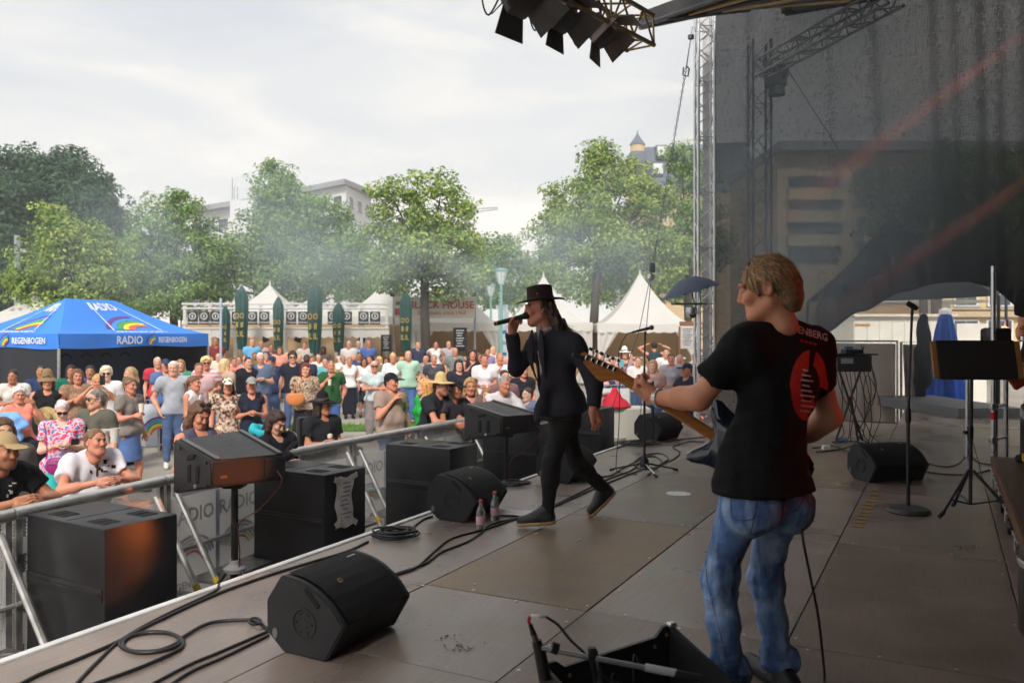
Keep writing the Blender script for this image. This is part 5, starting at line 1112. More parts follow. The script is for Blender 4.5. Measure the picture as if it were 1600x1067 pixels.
K2,L2,R2 = [Vector((v.x,v.y,0)) for v in (K,Lf,Rt)]; 
block(ap,[K2,R2,R2 + (L2 - K2),L2],-.6,ztop,wall_w); block(ap,[K2 + Vector((0,-1,0)),R2 + Vector((1,-.5,0)),R2 + (L2 - K2) + Vector((0,1,0)),L2 + Vector((-1,0,0))],ztop,ztop + .6,slab,'roof_slab')
facade(ap,K2,R2 - K2,(R2 - K2).length,4,ztop - .3,3,5,winm,.42,.42,nrm=Vector((R2 - K2).normalized().cross(Vector((0,0,1)))))
facade(ap,L2,K2 - L2,(K2 - L2).length,4,ztop - .3,3,5,winm,.5,.45,nrm=(K2 - L2).normalized().cross(Vector((0,0,1))))
LL = at(300,318,Yw + 20); L3 = Vector((LL.x,LL.y,0)); z2 = at(470,303,Yw + 4).z; K3 = Vector((at(475,0,Yw + 5).x,Yw + 5,0)); D3 = Vector((4,12,0))
block(ap,[L3,K3,K3 + D3,L3 + D3],-.6,z2 - .2,wall_w); block(ap,[L3 + Vector((-1,-1,0)),K3 + Vector((.2,-1,0)),K3 + D3,L3 + D3],z2 - .2,z2 + .5,slab,'roof_slab')
facade(ap,L3,K3 - L3,(K3 - L3).length,3,z2 - .6,8,5,winm,.7,.42,nrm=(K3 - L3).normalized().cross(Vector((0,0,1))))
an = (K3 - L3).normalized().cross(Vector((0,0,1)))
for j in range(4): 
    c = (L3 + K3) / 2 + an * .7 + Vector((0,0,5.4 + j * (z2 - 3.6) / 5)); m = Matrix(((K3 - L3).normalized(),an,Vector((0,0,1)))).transposed(); MB().box(c,((K3 - L3).length * .96,1.4,.9),m=m).build('balcony',balc,ap)
bx = at(368,322,Yw - 2); MB().box((bx.x,bx.y + 4,bx.z - 5),(2.6,4,12)).build('stair_tower',wall_w,ap)
for px in (363,366,371): MB().tube([at(px,312,Yw + 8),at(px,278 if px == 363 else 292,Yw + 8)],.06,5).build('antenna',slab,ap)
wpart(ap)
# corner tower and mansard block
tr_ = thing('corner_tower','yellowish round corner tower with a pointed slate cap','tower',(at(996,500,105).x,105,-.6)); slate = M('slate',srgb(92,100,114),.7,var=.15,vs=1.2); ochre = M('ochre_render',srgb(198,172,132),.85,var=.08,vs=.5)
zq = lambda py: at(0,py,105).z + .6; rq = lambda w_: w_ / F_PX * 105 / 2
MB().lathe([(rq(34),0),(rq(34),zq(258))],n=20).build('shaft',ochre,tr_,smooth=True); MB().lathe([(rq(38),zq(258)),(rq(38),zq(255)),(rq(30),zq(244)),(rq(23),zq(238))],n=20).build('skirt_roof',slate,tr_,smooth=True)
MB().lathe([(rq(22),zq(238)),(rq(22),zq(226))],n=20).build('lantern',ochre,tr_,smooth=True); MB().lathe([(rq(25),zq(227)),(rq(20),zq(223)),(rq(10),zq(216)),(rq(3),zq(210)),(.05,zq(204))],n=20).build('cap',slate,tr_,smooth=True)
for a in range(6): MB().box((rq(34) * math.sin(a) * 1.0,-rq(34) * math.cos(a),zq(272)),(.9,.25,1.5),a).build('window',winm,tr_)
mn = thing('mansard_block','large dark slate mansard roof block behind the right trees','building',(at(1060,500,108).x,108,-.6)); z = lambda py: at(0,py,108).z + .6; X = lambda px: (px - 1060) / F_PX * 108
mb = MB(); y0 = 0
mb.hexa([Vector((X(1003),0,z(300))),Vector((X(1180),0,z(300))),Vector((X(1180),16,z(300))),Vector((X(1003),16,z(300))),Vector((X(1015),3.5,z(221))),Vector((X(1180),3.5,z(212))),Vector((X(1180),14,z(212))),Vector((X(1015),14,z(221)))]); mb.build('roof',slate,mn)
MB().box((X(1090),8,z(300) / 2),(X(1178) - X(1004),15.6,z(300))).build('wall',ochre,mn)
for px,py in ((1038,232),(1030,262),(1064,262),(1096,250)): MB().box((X(px),3.0 - (py - 221) * .035,z(py)),(1.5,1.6,1.7)).build('dormer',slate,mn); MB().box((X(px),2.1 - (py - 221) * .035,z(py)),(1.2,.1,1.3)).build('window',frm,mn)
# crane jib far away
cr_ = thing('tower_crane','distant crane jib above the trees','crane',(at(740,500,180).x,180,0)); a,c = at(722,334,180),at(778,327,180)
for d_ in (0,.9): MB().tube([a + Vector((0,0,d_)),c + Vector((0,0,d_ * .4))],.14,5).build('jib_chord',M('crane_grey',(.35,.36,.37),.6),cr_)
for i in range(9): MB().tube([a.lerp(c,i / 9),a.lerp(c,(i + .5) / 9) + Vector((0,0,.75))],.09,4).build('brace',M('crane_grey'),cr_)
MB().tube([Vector((a.x + 1,180,-.6)),a + Vector((1,0,3))],.5,6).build('mast',M('crane_grey'),cr_); wpart(cr_)
# beige block behind the stage wing
Yf = 46; bb = thing('beige_block','beige office block with balcony bands behind the gauze and arch','building',(at(1420,500,Yf).x,Yf,-.55)); beige = M('beige_render',srgb(214,190,148),.85,var=.06,vs=.4); bg_ = -.55
X = lambda px: (px - 1420) / F_PX * Yf; Z = lambda py: at(0,py,Yf).z - bg_
MB().box(((X(1215) + X(1760)) / 2,5,Z(240) / 2),(X(1760) - X(1215),9.9,Z(240))).build('wall',beige,bb); MB().box(((X(1210) + X(1765)) / 2,4.6,Z(240) + .25),(X(1765) - X(1210),11,.5)).build('roof_slab',slab,bb)
for j,py in enumerate((288,322,358,396)): MB().box((X(1272),-.06,Z(py)),(X(1312) - X(1232),.3,(Z(py - 11) - Z(py + 11)))).build('shade_slab',M('loggia_shade',(.05,.05,.06),.5),bb)  # dark slabs put on the wall for the shade inside the loggias
for j,py in enumerate((305,340,377)): MB().box((X(1272),-.25,Z(py)),(X(1316) - X(1228),.5,(Z(py - 9) - Z(py + 9)))).build('balcony_band',M('balcony_yellow',srgb(222,200,140),.8),bb)
facade(bb,Vector((X(1325),-.02,0)),(1,0,0),X(1740) - X(1325),Z(405),Z(255),9,4,winm,.55,.5,nrm=Vector((0,-1,0)))
MB().box(((X(1215) + X(1760)) / 2,-.15,Z(491)),(X(1760) - X(1215),.35,.3)).build('string_course',M('string_course',srgb(190,168,136),.85),bb)
MB().box(((X(1215) + X(1760)) / 2,-.10,Z(482)),(X(1760) - X(1215),.2,.12)).build('string_course',M('string_course'),bb)
facade(bb,Vector((X(1376),-.02,0)),(1,0,0),X(1640) - X(1376),Z(482),Z(444),5,1,winm,.62,.72,nrm=Vector((0,-1,0)))
facade(bb,Vector((X(1376),-.02,0)),(1,0,0),X(1640) - X(1376),.9,Z(496),5,1,winm,.7,.8,nrm=Vector((0,-1,0)))
for px in (1434,1442): MB().tube([(X(px),-.2,0),(X(px),-.2,Z(250))],.07,6).build('drain_pipe',M('pipe_pale',srgb(206,196,176),.6),bb)
# white container, fence with cloth, trunks under the arch
ct = thing('site_container','white site container behind the cloth-covered fence','container',(at(1412,520,25).x,25,gz(25))); wc = M('container_white',srgb(214,210,198),.6,var=.06,vs=2)
W = (1490 - 1334) / F_PX * 25; MB().bbox((0,1.2,1.30),(W,2.4,2.6),.03).build('shell',wc,ct); 
for i in range(8): MB().box((-W / 2 + W * (i + .5) / 8,-.012,1.3),(W / 8 - .05,.03,2.3)).build('panel',wc,ct)
MB().box((-W / 2 + .25,-.03,2.35),(.45,.01,.07)).build('name_strip',cloth(176,132,64),ct); MB().box((W / 2 + .6,.8,1.2),(.9,1.4,2.4)).build('annex',wc,ct)
MB().box((0,1.1,2.64),(W + .1,2.5,.08)).build('roof_rim',M('pipe_pale'),ct)
w2_ = thing('white_shed','white flat-roofed shed with a beige fascia left of the container','shed',(at(1395,500,33).x,33,gz(33))); MB().box((0,1,1.6),(4.6,2,3.2)).build('wall',wc,w2_); MB().box((-.2,-.1,2.75),(2.4,.12,.7)).build('fascia',M('fascia_tan',srgb(206,170,132),.8),w2_); MB().box((.6,1,3.25),(6.2,2.4,.1)).build('roof',wc,w2_)
fcl = M('fence_cloth',srgb(196,178,164),.9,var=.12,vs=2,bump=.4,bs=5)
FA,FB = at(1262,628,17.6),at(1402,628,17.0); FC,FD = at(1408,630,17.0),at(1442,630,17.2)
def mesh_fence(label,a,c,top):
    a,c = Vector((a.x,a.y,-.1)),Vector((c.x,c.y,-.1)); r_ = thing('site_fence',label,'fence',tuple((a + c) / 2),0,'cloth-covered fence panels by the wing'); d = (c - a); L = d.length; e = d / L; nr = e.cross(Vector((0,0,1)))
    MB().tube([a - Vector((0,0,.6)),a + Vector((0,0,top)),c + Vector((0,0,top)),c - Vector((0,0,.6))],.028,8).build('frame',alu,r_,smooth=True)
    MB().grid(lambda u_,v_: a + d * (.02 + .96 * u_) + nr * (.05 + .035 * math.sin(u_ * 23 + 2 * v_) * (1.1 - v_) + .02 * math.sin(u_ * 9 + v_ * 5)) + Vector((0,0,-.35 + (top + .30) * v_)),50,10).build('cloth',fcl,r_,smooth='all',fix=False)
    n = int(L / .12)
    for i in range(1,n): MB().tube([a + d * i / n - Vector((0,0,.5)),a + d * i / n + Vector((0,0,top))],.005,4).build('wire',alu,r_)
    wpart(r_)
mesh_fence('wide fence panel covered with beige cloth behind the mixer stand',FA,FB,1.38); mesh_fence('narrow fence panel with pale cloth left of the blue parasol',FC,FD,1.36)
# dark coats hanging on a fence post
hc = thing('hanging_coat','dark coat hung on the fence post left of the blue parasol','coat',tuple(at(1442,640,16.8))); S = SDF((-.3,-.3,-.1),(.3,.3,2.1),.03); S.cone((0,0,1.75),(0,0,.6),.10,.16,.05).cone((.02,0,1.85),(.05,0,1.2),.08,.14,.05).cone((-.05,0,1.2),(-.06,0,.1),.12,.10,.05); S.ripple(.012,18,4,4,(1,1,.3)); v,f = S.net(); link('cloth',np_mesh('cloth',v,f),cloth(34,30,36),hc); MB().tube([(0,.1,-.8),(0,.1,1.95)],.03,8).build('post',alu,hc)
# far crowd-control fences
def steel_fence(label,px0,px1,Y,h=1.05,banner=None):
    a,c = at(px0,600,Y),at(px1,600,Y); g = gz(Y); L = c.x - a.x; r_ = thing('steel_barrier',label,'barrier',(a.x,Y,g),0,'tubular steel barriers across the square')
    MB().tube([(0,0,0),(0,0,h),(L,0,h),(L,0,0)],.022,8).build('frame',alu,r_,smooth=True); MB().tube([(0,0,.18),(L,0,.18)],.016,6).build('lower_rail',alu,r_)
    n = max(4,int(L / .14)); bm_ = MB().tube([(0,0,.18),(0,0,h)],.009,5).mesh('bar'); bm_.materials.append(alu)
    for i in range(1,n): link('bar',bm_,None,r_,(L * i / n,0,0))
    if banner:
        MB().box((L / 2,-.03,h * .56),(L * .94,.01,h * .74)).build('banner',cloth(*banner),r_)
        for k,mt in enumerate(RB):
            mb = MB()
            for q_ in range(8):
                A,B_ = R(80 + 11 * q_),R(91 + 11 * q_); r0,r1_ = .34 - .045 * k,.378 - .045 * k; mb.add([(L * .5 + .2 + rr * math.cos(t_),-.038,h * .35 + rr * math.sin(t_)) for t_,rr in ((A,r0),(B_,r0),(B_,r1_),(A,r1_))],[(0,1,2,3)])
            mb.build('rainbow_band',mt,r_)
    return r_
for i,(x0,x1,Y,bn_) in enumerate(((222,248,15.5,(206,212,222)),(325,372,18.8,(196,200,208)),(372,420,18.9,None),(420,468,21.5,None),(468,520,21.6,(206,212,224)),(520,570,21.7,None),(570,622,21.7,(150,176,166)),(622,672,21.8,(150,170,160)),(672,722,21.8,None),(722,775,21.9,None),(0,45,15.2,(200,204,212)),(925,985,19.5,(205,205,205)))):
    steel_fence('tubular steel barrier %s' % ('beside the striding woman in denim','right of the blue tent with a white banner','behind the woman in the white cap','behind the man in the grey-blue polo','with a banner behind the woman with the orange bag','behind the man in the green tee','with a pale green banner behind the white-jacket woman','with a pale green banner behind the bald man','behind the woman in the dark dotted shirt','left of the raised arm','with a white banner at the far left edge','right behind the singer')[i],x0,x1,Y,1.05,bn_)
# beer tables on the terrace
for i,(px,Y) in enumerate(((410,26.5),(470,27.5),(560,26),(650,25.5),(720,27))):
    p = at(px,560,Y); r_ = thing('beer_table','%s long yellowish beer table behind the steel barriers, from the left' % ('first','second','third','fourth','fifth')[i],'table',(p.x,Y,gz(Y)),0,'beer tables on the terrace'); MB().box((0,0,.76),(2.0,.55,.03)).build('table_top',M('beer_wood',srgb(206,160,74),.6,var=.12),r_)
    for s_ in (-.7,.7): MB().box((s_,0,.37),(.05,.45,.74)).build('leg',trussb,r_)
# pale counter wall, lamp box and red cloth on the right
cw = thing('pale_counter','pale low counter in front of the right-hand spectators','counter',tuple(onz(1030,640,-.85))); p = cw.location; MB().bbox((0,0,.55),(2.7,.5,1.1),.02).build('front',M('counter_pale',srgb(206,202,198),.7,var=.08,vs=1),cw); MB().bbox((0,-.02,1.12),(2.8,.6,.05),.01).build('top',wc,cw); MB().bbox((-.25,0,1.22),(.42,.3,.14),.03).build('lamp_box',cloth(120,122,126),cw)
S = SDF((-.4,-.4,-.1),(.4,.4,.5),.03); S.cone((0,0,.3),(0,0,0),.06,.33,.05,fb=True); S.ripple(.015,30,2); v,f = S.net(); p = at(960,618,15.5); o_ = link('red_cloth',np_mesh('red_cloth',v,f),cloth(206,52,66)); o_.location = (p.x,15.5,p.z - .22); tag(o_,'red cloth heap between the singer and the guitar head','cloth')
st_ = MB().bbox((p.x + .1,15.6,(p.z - .22 - .85) / 2),(1.1,.6,p.z - .22 + .85),.02).build('white_case',wc); tag(st_,'white case under the red cloth heap','case')
# dark-blue umbrella, lamp and its stand by the tower
um = thing('rain_umbrella','open dark blue umbrella over the lamp stand by the truss tower','umbrella',tuple(at(1082,462,13.3))); ub = M('umbrella_blue',srgb(52,66,92),.6,var=.12,vs=4); tilt = Matrix.Rotation(R(-16),3,'Y')
for i in range(8):
    def uf(a,c): th_ = (i + a) * math.pi / 4; rr = c * .50; sag = 1 - .09 * math.sin(a * math.pi) * c; return tilt @ Vector((rr * sag * math.cos(th_),rr * sag * math.sin(th_),.30 * math.cos(c * 1.45) - .03 * math.sin(a * math.pi) * c * -1))
    MB().grid(uf,6,8).build('panel',ub,um,smooth='all',fix=False); MB().tube([tilt @ Vector((c * .5 * math.cos(i * math.pi / 4),c * .5 * math.sin(i * math.pi / 4),.30 * math.cos(c * 1.45) - .008)) for c in (0,.25,.5,.75,1.0)],.005,4).build('rib',BLK,um)
MB().tube([tilt @ Vector((0,0,.36)),tilt @ Vector((0,0,-.30))],.008,6).build('shaft',BLK,um)
ls = thing('lamp_stand','grey pole with a dark shelf and round lamp under the umbrella','stand',(at(1093,640,13.4).x,13.4,-.85)); zz = lambda py: at(0,py,13.4).z + .85; xx = lambda px: (px - 1093) / F_PX * 13.4
MB().tube([(0,0,0),(0,0,zz(452))],.022,8).build('pole',alu,ls); MB().bbox((xx(1076),0,zz(475)),(.50,.34,.025),.006).build('shelf',BLK,ls); MB().lathe([(.0,.07),(.09,.06),(.10,-.02),(.075,-.1),(0,-.12)],(xx(1080),0,zz(486)),14).build('lamp_dome',alu,ls,smooth=True); MB().lathe([(0,-.05),(.05,-.05),(.055,0)],(xx(1081),-.08,zz(492)),12,Matrix.Rotation(R(80),3,'X')).build('lens',BLK,ls)
for i in range(3): a = i * 2.1; MB().tube([(0,0,.5),(.35 * math.cos(a),.35 * math.sin(a),0)],.015,6).build('leg',alu,ls)
# wing deck beyond the gauze and the grey platform
for i in range(7):
    for j in range(2): plate(12.42 + 1.6 * j,14.0 + 1.6 * j,3 + i * .93,3.93 + i * .93,1)
MB().prism([(13.25,3.0),(15.6,3.0),(15.6,9.5),(13.25,9.5)],(0,0,-.7),(SA.x,SA.y,-.06),U,NN).build('wing_deck_frame',M('stage_under'),stage)
pf = thing('platform','grey stage platform standing outside beyond the arch','platform',(at(1475,640,15.6).x,15.6,0),R(2)); gd = M('deck_grey',srgb(120,120,122),.6,var=.12,vs=2)
MB().bbox((0,0,.07),(1.15,2.9,.2),.008).build('deck',gd,pf)
for a in (-.5,.5):
    for c in (-1.35,1.35): MB().tube([(a,c,-.0),(a,c,.06)],.03,8).build('leg',alu,pf)
# ================================================================== the audience
def floral(name,base,c1,c2,sc=22):
    m = M(name,srgb(*base),.9,var=.05); t = m.node_tree; b = t.nodes['Principled BSDF']; tcn = N(t,'ShaderNodeTexCoord'); v = N(t,'ShaderNodeTexNoise'); v.inputs['Scale'].default_value = sc; v.inputs['Detail'].default_value = 1; t.links.new(tcn.outputs['Object'],v.inputs[0])
    cr = N(t,'ShaderNodeValToRGB'); cr.color_ramp.interpolation = 'CONSTANT'; e = cr.color_ramp.elements; e[0].position = 0; e[0].color = (*srgb(*c2),1); e[1].position = .43; e[1].color = (*srgb(*base),1); x = e.new(.56); x.color = (*srgb(*c1),1)
    t.links.new(v.outputs[0],cr.inputs[0]); t.links.new(cr.outputs[0],b.inputs['Base Color']); return m
def striped(name,c1,c2,sc,off=0.0):
    m = M(name,srgb(*c1),.9,var=.05); t = m.node_tree; b = t.nodes['Principled BSDF']; tcn = N(t,'ShaderNodeTexCoord'); sx = N(t,'ShaderNodeSeparateXYZ'); t.links.new(tcn.outputs['Object'],sx.inputs[0]); mu = N(t,'ShaderNodeMath',operation='MULTIPLY_ADD'); mu.inputs[1].default_value = sc; mu.inputs[2].default_value = off; t.links.new(sx.outputs[2],mu.inputs[0]); fr = N(t,'ShaderNodeMath',operation='FRACT'); t.links.new(mu.outputs[0],fr.inputs[0]); gt = N(t,'ShaderNodeMath',operation='GREATER_THAN'); gt.inputs[1].default_value = .5; t.links.new(fr.outputs[0],gt.inputs[0]); mx = N(t,'ShaderNodeMixRGB'); mx.inputs[1].default_value = (*srgb(*c1),1); mx.inputs[2].default_value = (*srgb(*c2),1); t.links.new(gt.outputs[0],mx.inputs[0]); t.links.new(mx.outputs[0],b.inputs['Base Color']); return m
FL1 = floral('floral_pink',(226,190,200),(228,70,106),(110,130,190)); FL2 = floral('floral_sand',(196,172,146),(92,76,66),(150,120,100),20); FL3 = floral('floral_dark',(176,144,122),(88,62,52),(206,188,170),22); LACE = floral('lace_brown',(148,116,92),(126,96,76),(160,130,104),60); DOTS = floral('dotted_dark',(62,62,70),(86,86,92),(50,50,56),50); STR = striped('striped_pink',(232,206,208),(206,150,156),12); OLW = striped('olive_white_block',(92,90,78),(216,212,206),2.3,.18)
DK = (46,34,28); BRN = (92,64,44); BLD = (206,176,120); GRY = (150,146,142); WHT = (216,210,204); LB = (160,120,80); AUB = (110,44,40)
JN = ('jeans',(78,98,134)); JD = ('jeans',(48,60,86)); BP = ('wide',(34,33,36))
P = person
# --- people at the barrier
pA,JA,HA = P('man in tan cap and black tee leaning on the barrier at the left edge',8,670,5.75,62,'m','t',('short',DK),('cap',(176,150,112)),('tee',(26,26,30)),JD,'rail',q=3,fat=.02,bend=24,H=1.78,beard=(60,44,36),nod=.12)
P('woman with long brown hair hidden behind the man in the tan cap',6,652,6.9,40,'f','l',('long',BRN),None,('tee',(90,84,80)),JN,q=2)
pB,JB,HB = P('heavy man in printed white tee leaning on the barrier with folded hands',150,668,7.0,50,'m','r',('short',(120,92,66)),None,('tee',(222,218,224)),JD,'rail',q=3,fat=.05,bend=26,H=1.76,nod=-.10,turn=10)
P('woman with white and pink hair in a pink floral tee looking down',97,624,9.3,30,'f','p',('short',(222,204,206)),None,('tee',FL1),('jeans',(60,186,180)),'phone',q=3,fat=.03,nod=.5,glasses=True,hem=.17)
P('grey-haired woman in an olive and white tee holding a cup',150,607,9.6,-18,'f','l',('short',(120,114,110)),None,('tee',OLW),JD,'cup','down',q=3,fat=.045,glasses=True,turn=-25,hem=.12)
P('woman with sunglasses on her long brown hair looking down by the fill speaker',312,627,7.5,52,'f','r',('long',(96,66,48)),None,('tank',(86,84,104)),JD,'phone',q=3,nod=.42)
P('dark-haired woman with a turquoise hood bent over her phone at the barrier',432,641,7.9,60,'f','l',('mid',(58,36,30)),None,('jacket',(34,34,42)),JD,'phone',q=3,nod=.5)
P('wheelchair user in black hat and black tee behind the barrier',505,617,10.3,48,'m','t',('mid',DK),('fedora',(26,26,28)),('tee',(34,34,38)),('jeans',(30,30,34)),'cup',q=2,fat=.03,seat=True,H=1.74,turn=20)
P('man in black cap and taupe tee with his hand raised to his chin',612,580,11.6,40,'m','r',('short',DK),('cap',(34,36,42)),('tee',(160,138,126)),JN,'mouth','down',q=2,fat=.035,turn=20)
P('person with orange-blond hair in a bright green top facing left',662,591,11.7,-60,'f','p',('mid',(226,160,96)),None,('tee',(40,168,72)),JD,'down',q=2,turn=-20)
P('man in straw hat and black tee leaning on the barrier',690,585,11.0,62,'m','r',('short',DK),('straw',(206,178,128)),('tee',(40,42,46)),JD,'rest',q=2,fat=.02,bend=20,H=1.76,beard=(70,50,42))
P('smiling man in black cap right of the straw hat',713,591,11.2,40,'m','t',('short',DK),('cap',(30,30,34)),('tee',(58,54,62)),JD,'rest',q=2,bend=18,H=1.74,beard=(60,44,38))
P('woman with wavy blond hair right of the man in the black cap',735,590,11.4,10,'f','r',('long',(176,136,88)),None,('tank',(120,104,100)),JD,'rest',q=2,H=1.70)
P('spectator in blue top waving a raised arm beside the second fill speaker',760,606,12.2,10,'f','l',('long',(150,110,72)),None,('tank',(92,120,176)),JD,'down','wave',q=2)
P('balding man in white shirt leaning behind the second fill speaker',788,587,11.9,38,'m','r',('crop',GRY),None,('long',(226,220,222)),JD,'rest',q=2,fat=.04,bend=18,H=1.72)
P('dark-haired child left of the singer behind the barrier',824,605,12.6,-50,'m','p',('short',(76,58,46)),None,('tee',(110,120,146)),JD,'down',q=1)
# --- left half, standing rows
P('seated white-haired woman in coral top with a blue jacket',30,604,11.8,40,'f','r',('curly',WHT),None,('tank',(240,140,122)),('jeans',(34,36,50)),'front','up',q=2,fat=.03,seat=True,H=1.66)
P('woman with dark bun in white puffed blouse by the black tent wall',20,577,14.2,35,'f','t',('bun',DK),None,('tee',(212,206,196)),JD,'cross',q=1,turn=-25)
P('man in navy polo behind the bucket hat',64,570,15.4,25,'m','t',('short',DK),None,('tee',(44,58,96)),JD,'down',q=1)
P('woman in brown bucket hat and black sleeveless dress holding a straw hat',74,581,12.6,30,'f','r',('mid',DK),('bucket',(140,116,86)),('dress',(30,30,34)),BP,'front',q=2,hem=.62)
P('dark-haired woman in green top behind the lace-blouse woman',111,570,15.6,25,'f','t',('mid',DK),None,('tee',(22,104,84)),JD,'down',q=1)
P('smiling woman with long brown hair in a brown lace blouse clapping',121,576,13.6,35,'f','r',('long',(110,78,56)),None,('tee',LACE),BP,'clap',q=2)
P('woman with dark ponytail in royal blue top',141,570,15.2,20,'f','t',('pony',DK),None,('tank',(52,92,190)),JD,'down',q=1)
P('blond woman holding her phone up to film the stage',152,585,13.1,25,'f','r',('bun',(206,160,100)),None,('tank',(226,190,160)),JN,'camera',q=2)
P('woman with big white-blond hair, glasses and white cardigan',166,572,14.0,25,'f','p',('curly',(232,220,190)),None,('long',(228,226,226)),BP,'down',q=1,glasses=True)
P('woman with long fair hair turned left before the navy tent wall',203,573,14.6,-40,'f','l',('long',(176,144,104)),None,('jacket',(42,46,62)),JD,'down',q=1)
P('striding woman in grey top and short denim skirt carrying a cup',203,589,12.0,72,'f','r',('bun',(116,88,66)),None,('tee',(128,120,114)),('skirt',(84,110,160)),'cup','down',q=2,step=.12)
P('man in red shirt behind the blue-shirt man',246,557,18.2,30,'m','l',('crop',WHT),None,('tee',(196,60,78)),JN,'down',q=1)
P('man in blue shirt and navy cap with crossed arms',259,559,16.4,30,'m','r',('short',GRY),('cap',(54,66,92)),('tee',(84,112,162)),('jeans',(36,38,46)),'cross',q=1,fat=.02)
P('white-haired man in light grey tee with hands in jeans pockets',271,563,14.2,30,'m','l',('short',WHT),None,('tee',(168,172,182)),JN,'pocket',q=2,turn=-15,shoes=(214,214,210))
P('woman in green top half hidden behind the grey-tee man',282,561,17.4,20,'f','l',('long',LB),None,('tee',(70,140,116)),JD,'down',q=1)
P('woman in white sleeveless top and pale pink skirt turned to the stage',304,586,12.6,78,'f','r',('pony',(116,84,60)),None,('tank',(226,222,226)),('skirt',(236,196,200)),'cup',q=2)
P('man in pale pink shirt beside the striped-top woman',311,566,15.4,30,'m','r',('short',(110,84,62)),None,('tee',(206,170,172)),JD,'cup',q=1)
P('blond woman in sunglasses and pink-striped top',322,557,16.6,25,'f','r',('curly',(226,196,136)),None,('tee',STR),JN,'front',q=1,glasses=True)
P('blond woman in beige jacket turned away by the pale pole',352,560,17.0,150,'f','l',('mid',(214,182,136)),None,('jacket',(190,164,146)),JN,'down',q=1)
P('woman in white cap with long dark hair, patterned top and white trousers',356,588,12.2,22,'f','r',('long',DK),('cap',(226,216,196)),('tee',FL3),('jeans',(226,222,224)),'down',q=2)
P('person in black suit behind the black-camisole woman',388,557,18.0,40,'m','l',('short',DK),None,('jacket',(30,32,40)),JD,'down',q=1)
P('woman in black camisole and wide charcoal trousers with a grey visor',393,587,12.3,20,'f','r',('bun',DK),('cap',(150,146,140)),('tank',(38,42,58)),('wide',(66,62,66)),'phone',q=2)
P('white-haired man in grey-blue polo looking down at his hands',407,550,18.2,20,'m','l',('crop',WHT),None,('tee',(92,106,130)),JN,'phone',q=1,fat=.03,nod=.35)
P('man in dark navy tee and cap beside the grey-blue polo',426,555,19.4,20,'m','r',('short',DK),('cap',(40,52,84)),('tee',(50,58,92)),JN,'down',q=1)
P('tall man in black tee and sunglasses with tousled dark hair',457,549,18.8,15,'m','l',('curly',(58,42,36)),None,('tee',(36,40,52)),JN,'down',q=1,glasses=True)
P('red-haired woman in patterned blouse with an orange shoulder bag',477,567,15.6,15,'f','l',('mid',AUB),None,('tee',FL2),('skirt',(36,34,38)),'front','down',q=2,fat=.04)
P('dark-skinned man in dark shirt behind the red-haired woman',479,553,20.6,15,'m','d',('crop',(24,20,20)),None,('tee',(52,56,80)),JD,'front',q=1)
P('bearded man in green tee with an orange print',517,562,16.8,18,'m','r',('crop',(130,110,94)),None,('tee',(46,88,52)),('jeans',(74,108,168)),'mouth','pocket',q=2,fat=.03,beard=(150,120,100))
P('woman in white tank top and wide black trousers',546,557,21.6,15,'f','r',('pony',LB),None,('tank',(232,228,226)),('wide',(34,36,48)),'down',q=1)
P('man in navy polo behind the white-jacket woman',561,550,24.0,10,'m','t',('short',DK),None,('tee',(62,74,112)),JD,'down',q=1)
P('dark-haired woman in open white shirt and black skirt eating',569,558,21.8,15,'f','t',('mid',DK),None,('long',(226,220,216)),('skirt',(36,34,40)),'front',q=1)
P('grey-haired woman with crossed arms in a pale mint tee',585,563,17.6,12,'f','r',('short',(190,184,178)),None,('tee',(190,204,206)),('wide',(136,126,124)),'cross',q=2,glasses=True)
P('woman in white tee with her fair hair pinned up',614,551,20.4,12,'f','r',('bun',BLD),None,('tee',(232,228,230)),JN,'down',q=1)
P('bald bearded man in mint shirt with a dark shoulder strap',638,547,20.4,12,'m','l',('bald',DK),None,('tee',(170,204,182)),('jeans',(84,116,172)),'pocket',q=1,fat=.02,beard=(110,88,74))
P('grey-haired woman in dark dotted shirt',678,553,20.2,10,'f','r',('short',GRY),None,('tee',DOTS),JD,'front',q=1)
P('woman in black hooded top behind the straw hat',717,561,17.2,15,'f','l',('long',(34,30,34)),None,('long',(44,44,54)),JD,'down',q=1)
P('dark-haired woman in black strap top with a hand at her face',738,545,20.0,15,'f','r',('long',DK),None,('tank',(38,38,46)),JD,'mouth','down',q=1)
P('smiling woman in white tee left of the raised microphone',757,552,18.0,12,'f','r',('short',BRN),None,('tee',(232,222,224)),JN,'front',q=1)
P('man in white shirt with a hand at his mouth below the microphone',781,550,18.4,15,'m','r',('crop',LB),None,('tee',(230,224,224)),JN,'mouth','down',q=1)
P('dark-haired man behind the white-shirt leaner',789,577,14.0,20,'m','l',('short',(40,34,34)),None,('tee',(130,96,96)),JN,'down',q=1)
P('woman with long brown hair in black top just left of the singer',817,568,15.0,30,'f','r',('long',(120,88,62)),None,('tee',(40,40,48)),JN,'front',q=1)
